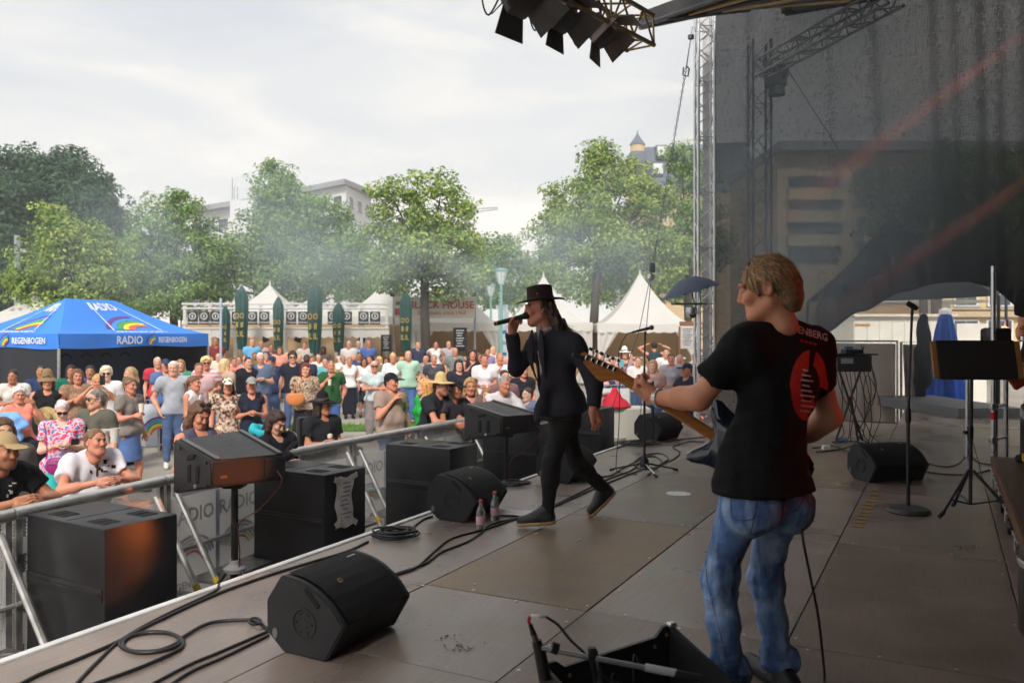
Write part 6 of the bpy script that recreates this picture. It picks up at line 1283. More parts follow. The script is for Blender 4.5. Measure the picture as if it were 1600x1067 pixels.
# --- right of the singer
P('woman in pink top right behind the singer',938,549,21,-20,'f','l',('short',BRN),None,('tee',(226,176,178)),JN,'front',q=1)
P('woman in white hat drinking from a turquoise cup',976,543,21,10,'f','l',('long',BRN),('straw',(232,230,226)),('tank',(180,140,150)),JN,'mouth','down',q=1)
P('woman seen from behind with both hands at her head',1022,534,24,178,'f','r',('bun',DK),None,('dress',(52,66,72)),JD,'head',q=1)
P('dark-haired man in white shirt behind the girl',1041,543,21.5,-10,'m','l',('short',DK),None,('long',(226,222,220)),JD,'down',q=1)
P('girl with long fair hair in a brownish top',1020,562,16.4,-25,'f','p',('long',(190,140,96)),None,('tee',(178,146,140)),JN,'front',q=1)
P('woman in grey dress smiling beside the girl',1049,551,18.4,-15,'f','r',('pony',BRN),None,('tdress',(160,156,164)),JN,'front',q=1)
P('man seated at the pale counter in navy cap, black tee and blue vest',1073,563,15.2,-62,'m','r',('short',DK),('cap',(38,48,76)),('tee',(40,44,62)),JD,'rest',q=1,fat=.03,H=1.62)
P('older man looking over the navy-cap man',1062,553,19.2,-20,'m','r',('crop',GRY),None,('tee',(176,160,160)),JD,'down',q=1)
P('man in white tee next to the truss tower',1087,550,19.6,-20,'m','r',('short',(70,56,48)),None,('tee',(226,222,224)),JN,'down',q=1)
P('person in pale top at the pagoda counter',997,556,19.8,5,'f','l',('short',(126,96,74)),None,('long',(226,218,212)),JN,'cup',q=1)
# --- far guests standing on the terrace
FARS = [(653,532,26.5,'m','l','short',DK,(54,60,82),'dark-haired man in navy tee standing above the bald man','down'),(681,533,28,'f','r','short',DK,(234,226,224),'woman in white aiming a camera below the menu board','camera'),(701,532,28,'m','l','crop',GRY,(170,172,178),'man in grey tee and sunglasses under the chalk menu board','cup'),(711,542,23,'m','r','bald',WHT,(120,126,124),'bald older man in grey-green tee left of the black strap top','down'),
 (394,528,27,'m','l','crop',LB,(110,178,222),'man in sky blue tee between two green parasols','down'),(408,531,27.4,'m','r','crop',BRN,(196,160,160),'man in dusty pink tee beside the sky blue tee','down'),(338,527,27,'m','t','short',DK,(120,50,54),'man in dark red top left of the pale pole','down'),(545,532,27.5,'m','l','crop',WHT,(214,206,206),'man in pale shirt left of three guests in blue','down'),(560,532,28,'m','l','crop',WHT,(130,172,214),'white-capped man in light blue shirt on the terrace','down'),(576,531,27.8,'m','r','short',GRY,(84,110,176),'man in strong blue shirt on the terrace','down'),(437,541,25,'f','r','long',BRN,(228,150,130),'woman in salmon top under the slim parasol','down'),(424,537,26,'m','t','short',DK,(60,60,74),'man in black cap and dark tee left of the linden trunk','down'),(476,533,28,'m','l','short',BRN,(206,196,190),'man in light tee right of the linden trunk','down'),(505,541,26,'f','d','mid',DK,(90,74,70),'woman with dark curls beside the tallest parasol','down'),(762,544,25,'m','r','short',DK,(150,130,170),'man in lilac tee behind the smiling woman','down'),(771,541,26,'f','l','mid',BLD,(220,210,206),'woman in sunglasses and white left of the microphone','down'),(800,545,24,'f','l','mid',BRN,(206,150,140),'woman in coral tee under the raised microphone hand','down')]
for px,tp,Y,sx_,sk_,hs,hcx,tc_,lab,ps_ in FARS: P(lab,px,tp,Y,random.Random(px).uniform(-20,35),sx_,sk_,(hs,hcx),None,('tee',tc_),JD,ps_,q=0,group='guests standing on the far terrace')
# --- guests sitting at the beer tables, far away
rr = random.Random(5); used = set()
CN = {'white': (230,226,224),'cream': (226,212,190),'coral': (232,140,124),'black': (40,40,46),'pale pink': (232,196,200),'grey': (150,150,154),'rust red': (176,84,70),'sky blue': (140,180,220),'navy': (52,60,92),'olive': (112,112,84),'turquoise': (96,180,184),'yellow': (226,196,110)}
HN = {'dark': DK,'brown': BRN,'blond': BLD,'grey': GRY,'white': WHT,'reddish': (140,76,50)}
SPOT = [(330,'right of the blue tent'),(341,'right of the blue tent'),(353,'behind the pale pole'),(366,'behind the white cap'),(374,'behind the white cap'),(384,'behind the black suit'),(398,'behind the grey-blue polo'),(415,'behind the grey-blue polo'),(432,'behind the navy cap'),(443,'left of the tall black tee'),(449,'left of the tall black tee'),(468,'right of the tall black tee'),(487,'below the tallest parasol'),(498,'below the tallest parasol'),(508,'left of the green tee'),(528,'right of the green tee'),(536,'right of the green tee'),(552,'behind the white tank top'),(578,'behind the white jacket'),(592,'behind the mint tee'),(603,'left of the pinned-up hair'),(627,'left of the bald man'),(665,'right of the bald man'),(693,'behind the dotted shirt'),(726,'left of the black strap top'),(748,'right of the black strap top'),(948,'right behind the singer'),(958,'right behind the singer'),(985,'by the right pagoda'),(1008,'by the right pagoda')]
for px,where in SPOT:
    while True:
        cn,hn = rr.choice(list(CN)),rr.choice(list(HN)); lab = 'far seated guest with %s hair in %s top %s' % (hn,cn,where)
        if lab not in used: used.add(lab); break
    Y = rr.uniform(23.5,27.5); tp = rr.uniform(549,560); sx_ = rr.choice('mf')
    P(lab,px,tp,Y,rr.uniform(-60,60),sx_,rr.choice('lrrt'),(rr.choice(['long','mid','pony'] if sx_ == 'f' else ['short','crop']),HN[hn]),None,('tee',CN[cn]),JD,rr.choice(['front','down','mouth','cup']),'down',q=0,seat=True,H=1.70,group='guests sitting on the far terrace')
# --- things people carry
def carried(name,label,cat,mesh,mat,loc,rz=0.0):
    o = link(name,mesh,mat); o.location = loc; o.rotation_euler = (0,0,rz); return tag(o,label,cat)
S = SDF((-.25,-.1,-.2),(.25,.1,.2),.012); S.ell((0,0,0),(.155,.045,.115),None,.02); S.clip((0,0,.085),(0,0,1)); v,f = S.net()
bag = thing('handbag','magenta handbag hanging before the pink floral tee','bag',tuple(at(95,727,9.05)),R(20)); link('pouch',np_mesh('pouch',v,f),M('magenta_leather',srgb(150,28,110),.45,var=.1),bag); MB().box((0,-.046,.03),(.24,.008,.008)).build('zip',alu,bag); MB().tube(catmull([(-.14,0,.08),(-.13,-.02,.2),(-.15,.02,.36),(-.17,.06,.46)],6),.007,6).build('strap',M('magenta_leather'),bag,smooth=True)
bag2 = thing('shoulder_bag','orange shoulder bag of the red-haired woman','bag',tuple(at(461,622,15.25)),R(10)); S = SDF((-.25,-.1,-.2),(.25,.1,.2),.015); S.ell((0,0,0),(.17,.05,.14),None,.02); S.clip((0,0,.09),(0,0,1)); v,f = S.net(); link('pouch',np_mesh('pouch',v,f),M('orange_leather',srgb(206,128,70),.5,var=.1),bag2); MB().tube(catmull([(-.06,0,.08),(.06,-.05,.24),(.20,-.06,.42),(.26,-.02,.56)],6),.011,6).build('strap',M('orange_leather'),bag2)
def phone(label,px,py,Y,rz=0,tiltx=40):
    o = thing('phone',label,'phone',tuple(at(px,py,Y)),R(rz)); m = Matrix.Rotation(R(tiltx),3,'X'); MB().bbox((0,0,0),(.075,.01,.15),.003,m=m).build('case',BLK,o); MB().box(m @ Vector((0,.0065,0)),(.066,.002,.138),m=m).build('screen',M('phone_glass',(.03,.035,.045),.1),o)
phone('dark phone in the hands of the pink floral woman',117,690,9.0,30,60); phone('dark phone held up by the filming blond woman',160,594,12.75,25,0); phone('phone in the hands of the black-camisole woman',403,617,12.0,20,50); phone('phone in the hands of the dark-haired woman with the hood',456,697,7.55,60,50)
def cup(label,px,py,Y,c=(226,214,196),k=1.0):
    o = thing('cup',label,'cup',tuple(at(px,py,Y))); MB().lathe([(.03 * k,-.06 * k),(.04 * k,.06 * k),(.036 * k,.06 * k),(.027 * k,-.055 * k)],n=14).build('beaker',M('cup_%d' % c[0],srgb(*c),.35),o,smooth=True); MB().lathe([(0,.035 * k),(.036 * k,.035 * k)],n=14,cap=False).build('drink',M('beer',srgb(206,170,96),.2),o)
cup('clear cup held by the grey-haired woman in olive and white',179,680,9.25,(200,196,190),1.3); cup('cup carried by the striding woman in denim',221,637,11.75); cup('small cup held by the white sleeveless woman',330,620,12.35,(216,196,160)); cup('turquoise cup lifted by the woman in the white hat',972,568,20.6,(96,190,190),1.4); cup('cup in the hand of the green-tee man',515,597,16.45)
sh = thing('straw_hat','straw hat held by the woman in the bucket hat','hat',tuple(at(72,652,12.25)),R(20)); m = Matrix.Rotation(R(80),3,'X'); MB().lathe([(.0,.11),(.07,.11),(.085,.0),(.16,-.01),(.16,-.016),(.08,-.012)],n=20,m=m).build('body',M('straw',srgb(186,160,110),.9,var=.2,vs=30),sh,smooth=True)
hood = thing('turquoise_hood','turquoise hood lying on the dark-haired woman','hood',tuple(at(408,672,7.98))); S = SDF((-.2,-.2,-.2),(.25,.2,.2),.009)
for i_ in range(10): a_ = R(60 + 24 * i_); b_ = R(60 + 24 * (i_ + 1)); S.cone((.03 + .10 * math.cos(a_),.08 * math.sin(a_),.03 * math.cos(a_ * .5)),(.03 + .10 * math.cos(b_),.08 * math.sin(b_),.03 * math.cos(b_ * .5)),.026,.03,.02)
S.cone((-.07,0,.01),(-.10,0,-.09),.05,.02,.03); S.ripple(.007,60,3); v,f = S.net(); link('cloth',np_mesh('cloth',v,f),cloth(56,180,196),hood)
jk = thing('blue_jacket','light blue jacket in the lap of the seated coral-top woman','jacket',tuple(at(24,662,11.4))); S = SDF((-.35,-.3,-.3),(.35,.3,.3),.02); S.cone((-.16,0,.10),(-.12,0,-.16),.07,.05,.05).cone((.0,0,.06),(.04,.02,-.2),.07,.06,.05).cone((-.15,.03,.1),(.12,0,.0),.06,.05,.05); S.ripple(.016,40,8); v,f = S.net(); link('cloth',np_mesh('cloth',v,f),cloth(124,170,230),jk)
# sunglasses pushed up in the hair
sgl = thing('sunglasses','sunglasses pushed up on the brown-haired woman by the fill speaker','sunglasses',tuple(at(322,633,7.36)),R(52))
for q_ in (-1,1): MB().lathe([(0,-.004),(.026,0),(0,.004)],(q_ * .032,-.0,0),12,Matrix.Rotation(R(60),3,'X'),cap=False).build('lens',BLK,sgl)
MB().tube([(-.06,0,0),(.06,0,0)],.004,5).build('frame',BLK,sgl)
# power wheelchair
wc_ = thing('power_wheelchair','black power wheelchair with joystick behind the barrier','wheelchair',(at(505,0,10.3).x,10.35,gz(10.3)),R(48)); g_ = .0
seat_z = .60
MB().bbox((0,.0,seat_z),(.5,.5,.1),.03).build('seat',BLK,wc_,smooth=True); MB().bbox((0,.27,seat_z + .34),(.42,.09,.62),.04).build('backrest',BLK,wc_,smooth=True); MB().bbox((0,.02,.34),(.5,.7,.3),.05).build('base',M('wheelchair_base',(.04,.04,.045),.4),wc_,smooth=True); MB().tube([(0,0,.4),(0,0,seat_z)],.06,10).build('lift_column',BLK,wc_)
for s_ in (-1,1):
    MB().bbox((s_ * .28,-.08,seat_z + .25),(.07,.42,.05),.015).build('armrest',BLK,wc_); MB().tube([(s_ * .28,.12,seat_z),(s_ * .28,.12,seat_z + .24)],.018,8).build('arm_post',alu,wc_)
    w_ = MB().lathe([(.10,-.045),(.17,-.045),(.175,0),(.17,.045),(.10,.045)],(s_ * .30,.05,.175),20,Matrix.Rotation(R(90),3,'Y')).build('wheel',BLK,wc_,smooth=True)
    for y_ in (-.38,.42): MB().lathe([(.04,-.02),(.09,-.02),(.09,.02),(.04,.02)],(s_ * .22,y_,.09),14,Matrix.Rotation(R(90),3,'Y')).build('castor',BLK,wc_,smooth=True)
MB().tube([(-.28,-.28,seat_z + .27),(-.30,-.42,seat_z + .34),(-.30,-.5,seat_z + .38)],.012,6).build('joystick_arm',alu,wc_); MB().bbox((-.30,-.52,seat_z + .40),(.07,.1,.05),.015).build('joystick_box',BLK,wc_); MB().lathe([(0,.03),(.03,.02),(.03,-.02),(0,-.03)],(-.30,-.54,seat_z + .49),10,cap=False).build('pale_knob',M('knob_pale',srgb(226,206,190),.4),wc_,smooth=True)
MB().bbox((.02,-.5,seat_z + .22),(.3,.2,.22),.05).build('control_bag',M('bag_brown',srgb(62,48,48),.6),wc_,smooth=True); MB().bbox((-.05,-.72,.35),(.34,.3,.04),.01).build('footplate',BLK,wc_)
# ================================================================== gear on the deck
wedm = M('wedge_paint',(.008,.008,.0085),.5,var=.15,vs=6,bump=.35,bs=170,spec=.18); wedc = M('wedge_side',(.026,.0255,.027),.5,var=.15,vs=6,bump=.35,bs=170,spec=.25); grl = M('wedge_grille',(.005,.005,.0055),.6,var=.1,bump=.5,bs=420,spec=.15)
def arc(a,b,c,n=6):
    return [tuple(Vector(a) * (1 - t) ** 2 + Vector(b) * 2 * t * (1 - t) + Vector(c) * t * t) for t in [i / n for i in range(n + 1)]]
PROF = [(0,0),(.245,0),(.345,.164)] + [tuple(p) for p in arc((.345,.164,0),(.22,.345,0),(-.013,.346,0))][1:] + [(-.10,.224),(-.10,.08)]
PROF = [(p[0],p[1]) for p in PROF]
def wedge(label,loc,d,L=.52):
    """d = direction of the long axis; the profile lies to the right of it"""
    d = Vector(d).normalized(); root = thing('wedge_monitor',label,'monitor speaker',tuple(loc),math.atan2(d.y,d.x),'floor monitors on the stage')   # local x = long axis, local -y = front
    ax,ay = Vector((0,-1,0)),Vector((0,0,1)); P3 = [Vector((0,-p[0],p[1])) for p in PROF]
    for x0,nm in ((0.0,'end_panel'),(L - .035,'end_panel')):
        bm = bmesh.new(); vs_ = [bm.verts.new(p + Vector((x0,0,.004))) for p in P3]; f = bm.faces.new(vs_); r = bmesh.ops.extrude_face_region(bm,geom=[f]); bmesh.ops.translate(bm,vec=(.035,0,0),verts=[v for v in r['geom'] if isinstance(v,bmesh.types.BMVert)]); bmesh.ops.recalc_face_normals(bm,faces=bm.faces); bmesh.ops.bevel(bm,geom=bm.edges[:],offset=.007,segments=2,affect='EDGES'); me = bpy.data.meshes.new(nm); bm.to_mesh(me); bm.free(); me.polygons.foreach_set('use_smooth',[True] * len(me.polygons)); me.set_sharp_from_angle(angle=R(35)); link(nm,me,wedc,root)
    inn = [(p[0] * .97 + .003,.008 + p[1] * .965) for p in PROF]; MB().prism(inn,(L - .06,0,0),(.03,0,.004),ax,ay).build('cabinet',wedm,root,smooth=True)
    # grille: bent perforated sheet over the sloping front
    pts = [p for p in inn[2:9]]
    MB().grid(lambda a,c: (lambda s: Vector((.04 + (L - .08) * a,-(pts[int(s)][0] + (pts[min(6,int(s) + 1)][0] - pts[int(s)][0]) * (s - int(s))) - .006,pts[int(s)][1] + (pts[min(6,int(s) + 1)][1] - pts[int(s)][1]) * (s - int(s)) + .012)))(c * 5.999),4,24).build('grille',grl,root,smooth='all',fix=False)
    cy,cz = .125,.155
    m = Matrix.Rotation(R(-90),3,'Y')
    MB().lathe([(.0,.0),(.022,.0),(.024,-.006),(.058,-.006),(.062,.004),(.068,.004),(.068,-.004)],(-.001,-cy,cz),28,m,cap=False).build('pole_socket',M('socket_dark',(.016,.016,.017),.5),root,smooth=True)
    for i in range(6): a = i * math.pi / 3; MB().lathe([(.005,0),(.005,.003)],(-.002,-cy + .045 * math.cos(a),cz + .045 * math.sin(a)),8,m).build('screw',subm,root)
    a,c = Vector((-.004,-.215,.262)),Vector((-.004,-.125,.305)); e = (c - a).normalized(); MB().bbox((Vector((-.0,-.17,.275))),(.012,.024,.11),.005,m=Matrix.Rotation(R(-46),3,'X')).build('grip',dark,root)
    MB().lathe([(.03,.003),(.03,-.002)],(-.001,.045,.085),14,m,sx=.8,sy=.5).build('cable_hole',M('hole_light',(.14,.135,.13),.6),root)
    MB().box((L - .10,-.045,.349),(.06,.025,.002),m=Matrix.Rotation(R(-6),3,'X')).build('sticker',paper,root)
    MB().box((L * .30,-.20,.317),(.022,.022,.002),m=Matrix.Rotation(R(34),3,'X')).build('maker_badge',M('gold_badge',srgb(190,160,90),.4,.4),root); MB().box((L * .30,-.2005,.3185),(.014,.014,.001),m=Matrix.Rotation(R(34),3,'X')).build('badge_centre',dark,root)
    return root
W0 = onz(442,1020,0); wedge('nearest black floor monitor at the lower left of the stage',W0,U)
wedge('floor monitor with two water bottles beside it',onz(684,812,0),U)
wedge('floor monitor half hidden behind the singer legs',(.32,8.1,0),U)
wedge('distant floor monitor behind the tripod microphone stand',onz(1000,688,0),(.68,.73,0),.55)
wedge('dark floor monitor on the right near the round-base stand',onz(1333,748,0),(.97,.22,0),.60)
# water bottles
wat = M('bottle_plastic',(.75,.80,.80),.08,trans=.85,var=0); labm = M('bottle_label',srgb(226,176,190),.5,var=.15,vs=20); capm = M('bottle_cap',srgb(206,62,60),.45,var=0)
def bottle(label,loc):
    r_ = thing('water_bottle',label,'bottle',tuple(loc),0,'water bottles on the stage'); MB().lathe([(.0,.003),(.028,.0),(.032,.02),(.031,.05),(.033,.07),(.031,.10),(.033,.125),(.031,.14),(.024,.165),(.013,.185),(.012,.205)],n=18).build('body',wat,r_,smooth=True)
    MB().lathe([(.0335,.045),(.034,.05),(.034,.10),(.0335,.105)],n=18,cap=False).build('label_band',labm,r_,smooth=True); MB().lathe([(.015,.203),(.015,.222),(.012,.224)],n=16).build('cap',capm,r_,smooth=True); MB().lathe([(.0,.006),(.027,.006),(.029,.02),(.028,.075),(0,.075)],n=16,cap=False).build('water',M('water',(.8,.86,.88),.02,trans=1.0,var=0),r_,smooth=True)
bottle('water bottle nearer the front, with a pink label',onz(751,828,0)); bottle('water bottle behind, closer to the floor monitor',onz(773,813,0))
def sheet(label,px,py,w,h,rz): o = MB().grid(lambda a,c: Vector(((a - .5) * w,(c - .5) * h,.004 + .012 * abs(math.sin(a * 3 + c * 2)))),8,8).build('paper_sheet',paper,None,onz(px,py,.002),rz,smooth='all',fix=False); tag(o,label,'paper')
sheet('white set-list sheet lying by the bottles',808,803,.33,.22,R(-18))
# cables
cab = M('cable_rubber',(.012,.012,.013),.45,var=.1)
def cable(label,pts,r=.0075,z=.009): o = MB().tube(catmull([onz(px,py,z + .0) for px,py in pts],7),r,7).build('cable',cab,smooth='all'); tag(o,label,'cable','cables on the stage floor'); return o
cable('thick cable along the stage lip at the lower left',[(20,1075),(60,1054),(120,1030),(180,1004),(240,973),(336,929),(416,900),(480,880),(540,862),(575,846)],.010)
cable('cable crossing the big loop towards the lip',[(112,1075),(150,1035),(192,997),(256,961),(332,925),(343,912)])
lp = [(136,1072),(224,1040),(284,1010),(272,991),(232,988),(192,998),(190,1010),(218,1019),(262,1014),(284,1001),(262,988),(222,988),(192,1002),(204,1016),(246,1016),(277,1004),(284,996),(328,973),(384,968),(404,972),(418,983)]
cable('looped cable lying left of the nearest floor monitor',lp,.009,.012)
cable('upper of two cables leading out from the nearest monitor',[(418,986),(344,1018),(296,1038),(238,1068)]); cable('lower of two cables leading out from the nearest monitor',[(420,992),(350,1026),(300,1048),(262,1072)])
o = MB().tube([onz(398 + 9 * math.cos(a),970 + 5 * math.sin(a),.012 + .035 * (1 + math.sin(a)) * .5) for a in [i * .45 for i in range(15)]],.007,6).build('cable_knot',cab,smooth='all'); tag(o,'small knot in the cable beside the nearest monitor','cable')
def coil(label,px,py,R0,turns=6,k=.8):
    c = onz(px,py,.01); rg = random.Random(px); pts = []
    for i in range(turns * 20): a = i * 2 * math.pi / 20; r = R0 * (.72 + .28 * math.sin(i * .19 + rg.random() * .1)); pts.append(c + Vector((r * math.cos(a),r * k * math.sin(a),.008 + .009 * (i // 20) * .8 + .004 * math.sin(i * .7))))
    o = MB().tube(pts,.0075,7).build('cable_coil',cab,smooth='all'); tag(o,label,'cable','cable coils on the stage floor')
coil('coiled cable on the stage lip between the two front monitors',618,838,.17,7); coil('small cable coil behind the monitor with the bottles',805,757,.15,4); coil('cable coil on the floor left of the tripod microphone stand',1000,694,.28,5)
cable('cable from the coil to the monitor with the bottles',[(640,828),(660,812),(676,806)]); 
cable('upper floor cable running past the bottles to the tripod stand',[(612,900),(650,886),(682,858),(708,840),(760,826),(800,812),(850,796),(900,772),(950,748),(985,735),(1000,722)]); cable('lower floor cable running past the bottles to the tripod stand',[(616,897),(664,880),(690,862),(730,846),(752,832),(770,818),(842,800),(890,780),(945,756),(990,738),(1012,730)])
cable('cable from the half hidden monitor past the singer heel',[(845,748),(852,738),(870,734),(900,740),(948,744),(975,730),(1003,716),(1024,712)]); cable('cable looping right of the tripod microphone stand',[(1012,742),(1030,728),(1054,716),(1062,706),(1052,698),(1076,690),(1100,690)])
cable('tangled cable round the foot of the tripod microphone stand',[(1000,716),(1018,712),(1034,720),(1024,730),(1003,732),(990,724),(1004,712),(1030,708),(1044,716),(1030,726)]); cable('cable lying along the lip behind the singer',[(965,700),(990,690),(1012,684),(1040,690),(1066,686),(1110,682)])
cable('cable leaving the right floor monitor towards the wing',[(1448,737),(1480,741),(1520,740),(1553,732),(1580,728)]); cable('cable arching from the right floor monitor past the music stand',[(1448,724),(1480,729),(1500,722),(1512,708),(1530,722),(1560,727)]); cable('cable crossing under the mixer stand',[(1270,700),(1300,696),(1330,706),(1360,698),(1390,690)]); cable('second cable under the mixer stand',[(1275,706),(1310,702),(1345,694),(1370,700),(1340,690),(1300,690)])
# ------------------------------------------------------------------ microphone stands
stm = M('stand_black',(.022,.022,.024),.4,.3,var=.1)
t1 = thing('tripod_microphone_stand','tripod microphone stand with microphone right of the singer','microphone stand',tuple(onz(1007,738,0))); zt = at(0,510,8.65).z
MB().tube([(0,0,.10),(0,0,.85)],.013,10).build('lower_tube',stm,t1,smooth=True); MB().tube([(0,0,.85),(.005,0,zt - .05)],.009,10).build('upper_tube',stm,t1,smooth=True); MB().lathe([(.016,.80),(.022,.82),(.022,.90),(.014,.93)],n=12).build('clutch',stm,t1,smooth=True); MB().lathe([(.05,.06),(.045,.13),(.02,.17)],n=14).build('hub',stm,t1,smooth=True)
for a in (R(-80),R(8),R(172)):
    e = Vector((math.cos(a),math.sin(a),0)); MB().tube([e * .03 + Vector((0,0,.095)),e * .33 + Vector((0,0,.03))],.009,8).build('leg',stm if a > -1 else alu,t1,smooth=True); MB().tube([e * .31 + Vector((0,0,.03)),e * .36 + Vector((0,0,.018))],.014,8).build('rubber_foot',BLK,t1,smooth=True)
md = Vector((.97,-.1,.24)).normalized(); mh = Vector((.0,0,zt - .03)); MB().tube([mh - md * .13,mh - md * .02,mh + md * .05],[.011,.014,.018],12).build('microphone_body',stm,t1,smooth=True); MB().lathe([(.0,-.028),(.02,-.02),(.026,0),(.02,.02),(0,.027)],mh + md * .075,12,cap=False).build('microphone_head',M('mic_grille',(.09,.09,.09),.45,.6),t1,smooth=True)
MB().tube(catmull([mh - md * .13,mh - md * .2 + Vector((0,0,-.02)),mh + Vector((-.27,-.02,-.25)),Vector((-.26,-.02,.9)),Vector((-.27,-.02,.45)),Vector((-.30,-.05,.12)),Vector((-.28,-.08,.02)),Vector((-.1,-.16,.008))],8),.005,6).build('microphone_cable',cab,t1,smooth='all')
MB().tube([(.085,-.02,.35),(.085,-.02,.95)],.011,8).build('spare_rod',stm,t1); MB().bbox((.05,-.01,.92),(.09,.03,.03),.008).build('rod_clamp',stm,t1)
t2 = thing('round_base_microphone_stand','straight microphone stand on a round iron base, without microphone','microphone stand',tuple(onz(1419,800,0))); zt = at(0,492,6.73).z
MB().lathe([(.0,.0),(.165,.0),(.17,.012),(.155,.035),(.09,.05),(.02,.055)],n=28).build('round_base',M('cast_iron',(.035,.035,.037),.55,var=.2,bump=.3,bs=80),t2,smooth=True); MB().tube([(0,0,.05),(0,0,.78)],.014,10).build('lower_tube',stm,t2,smooth=True); MB().tube([(0,0,.78),(.03,0,zt)],.010,10).build('upper_tube',stm,t2,smooth=True); MB().lathe([(.018,.72),(.022,.75),(.022,.82),(.012,.86)],n=12).build('clutch',stm,t2,smooth=True)
MB().tube([(.03,0,zt),(.035,0,zt + .05)],.013,8).build('clip_joint',stm,t2); MB().lathe([(.018,-.05),(.024,.0),(.022,.04),(.019,.04),(.016,-.045)],(.03,0,zt + .075),12,Matrix.Rotation(R(-58),3,'Y'),cap=False).build('microphone_clip',BLK,t2,smooth=True)
# ------------------------------------------------------------------ music stand
ms = thing('music_stand','black music stand with wooden side strips on the right','music stand',tuple(onz(1518,806,0)),R(-4)); Yb = 6.59
zb_,zt_ = at(0,592,Yb).z,at(0,531,Yb).z; wd = 118 / F_PX * Yb; dx = (1526 - 1518) / F_PX * Yb; rx = Matrix.Rotation(R(-14),3,'X')
MB().bbox((dx,0,(zb_ + zt_) / 2),(wd,.012,zt_ - zb_),.004,m=rx).build('desk',M('desk_black',(.012,.012,.013),.5,var=.1),ms)
for s_ in (-1,1): MB().bbox((dx + s_ * (wd / 2 + .022),.006,(zb_ + zt_) / 2 - .004),(.042,.02,(zt_ - zb_) * .98),.004,m=rx).build('wooden_strip',M('strip_wood',srgb(150,104,48),.6,var=.25,vs=8),ms)
MB().box((dx,-.03,zb_ - .0),(wd,.06,.008)).build('ledge',BLK,ms); MB().tube([(0,.02,.10),(.01,.02,zb_ + .06)],.014,10).build('pole',stm,ms,smooth=True); MB().lathe([(.022,.60),(.024,.70),(.016,.72)],(0,.02,0),12).build('collar',stm,ms); MB().lathe([(.012,0),(.016,.03)],(-.02,.02,.66),8,Matrix.Rotation(R(-90),3,'Y')).build('knob',BLK,ms); MB().bbox((dx * .4,.02,zb_ + .10),(.12,.03,.07),.01).build('tilt_bracket',BLK,ms)
for a in (R(205),R(-28),R(88)):
    e = Vector((math.cos(a),math.sin(a),0)); MB().tube([Vector((0,.02,.36)) + e * .02,e * .31 + Vector((0,.02,.02))],.012,8).build('leg',stm,ms,smooth=True); MB().tube([Vector((0,.02,.09)),e * .20 + Vector((0,.02,.14))],.008,6).build('strut',stm,ms); MB().tube([e * .28 + Vector((0,.02,.05)),e * .33 + Vector((0,.02,.014))],.016,8).build('rubber_foot',BLK,ms)
# ------------------------------------------------------------------ mixer on a folding stand
mx_ = thing('mixer_stand','small stage mixer on a folding stand draped with cables','mixer',tuple(onz(1328,690,0))); Yq = 11.1; z0,z1 = at(0,580,Yq).z,at(0,555,Yq).z
MB().bbox((0,0,(z0 + z1) / 2),(.46,.30,(z1 - z0)),.012).build('box',M('mixer_case',(.03,.03,.032),.5),mx_); MB().bbox((0,0,z1 + .015),(.60,.36,.02),.006).build('shelf',stm,mx_); MB().bbox((.02,-.02,z1 + .05),(.24,.18,.06),.015).build('small_unit',BLK,mx_); MB().bbox((-.10,-.16,z1 - .07),(.16,.02,.07),.006).build('panel_light',M('panel_grey',(.4,.4,.36),.5),mx_); MB().tube([(.17,0,z1 + .03),(.17,0,z1 + .07),(.19,0,z1 + .12),(.15,0,z1 + .12),(.17,0,z1 + .07)],.008,6).build('jack_plug',BLK,mx_); MB().bbox((-.02,0,z1 + .10),(.1,.08,.03),.01).build('blue_tape',cloth(60,96,170),mx_)
MB().tube([(-.16,-.05,z0),(.16,-.02,.02)],.016,8).build('leg',stm,mx_); MB().tube([(.16,.05,z0),(-.18,.02,.02)],.016,8).build('leg',stm,mx_); MB().tube([(.02,-.22,.02),(.02,0,.55)],.014,8).build('leg',stm,mx_); MB().lathe([(.035,.5),(.035,.6)],n=10).build('pivot',BLK,mx_)
for i in range(9):
    x0 = -.24 + .06 * i; sw = random.Random(i).uniform(-.15,.25); MB().tube(catmull([(x0,-.14,z0 + .02),(x0 + .02 + sw * .2,-.2,z0 - .3),(x0 * .6 + sw * .8,-.2,z0 - .65),(x0 * .3 + sw,-.16,.12),(x0 + sw * 1.2,-.2,.01)],6),.006,6).build('hanging_cable',cab,mx_,smooth='all')
MB().tube(catmull([(.24,-.1,z0 + .1),(.30,-.12,z0 - .2),(.20,-.13,z0 - .42),(.13,-.13,z0 - .25),(.18,-.13,z0 - .05),(.32,-.12,z0 - .30),(.34,-.15,z0 - .6),(.2,-.2,.02)],7),.006,6).build('cable_loop',cab,mx_,smooth='all')
for (px,py,c,nm) in ((1291,703,(214,214,210),'white'),(1316,690,(120,150,190),'pale blue')): o = MB().bbox((0,0,.03),(.10,.08,.06),.015).build('plug_box',cloth(*c),None,onz(px,py,0)); tag(o,'%s plug box among the cables under the mixer' % nm,'plug box')
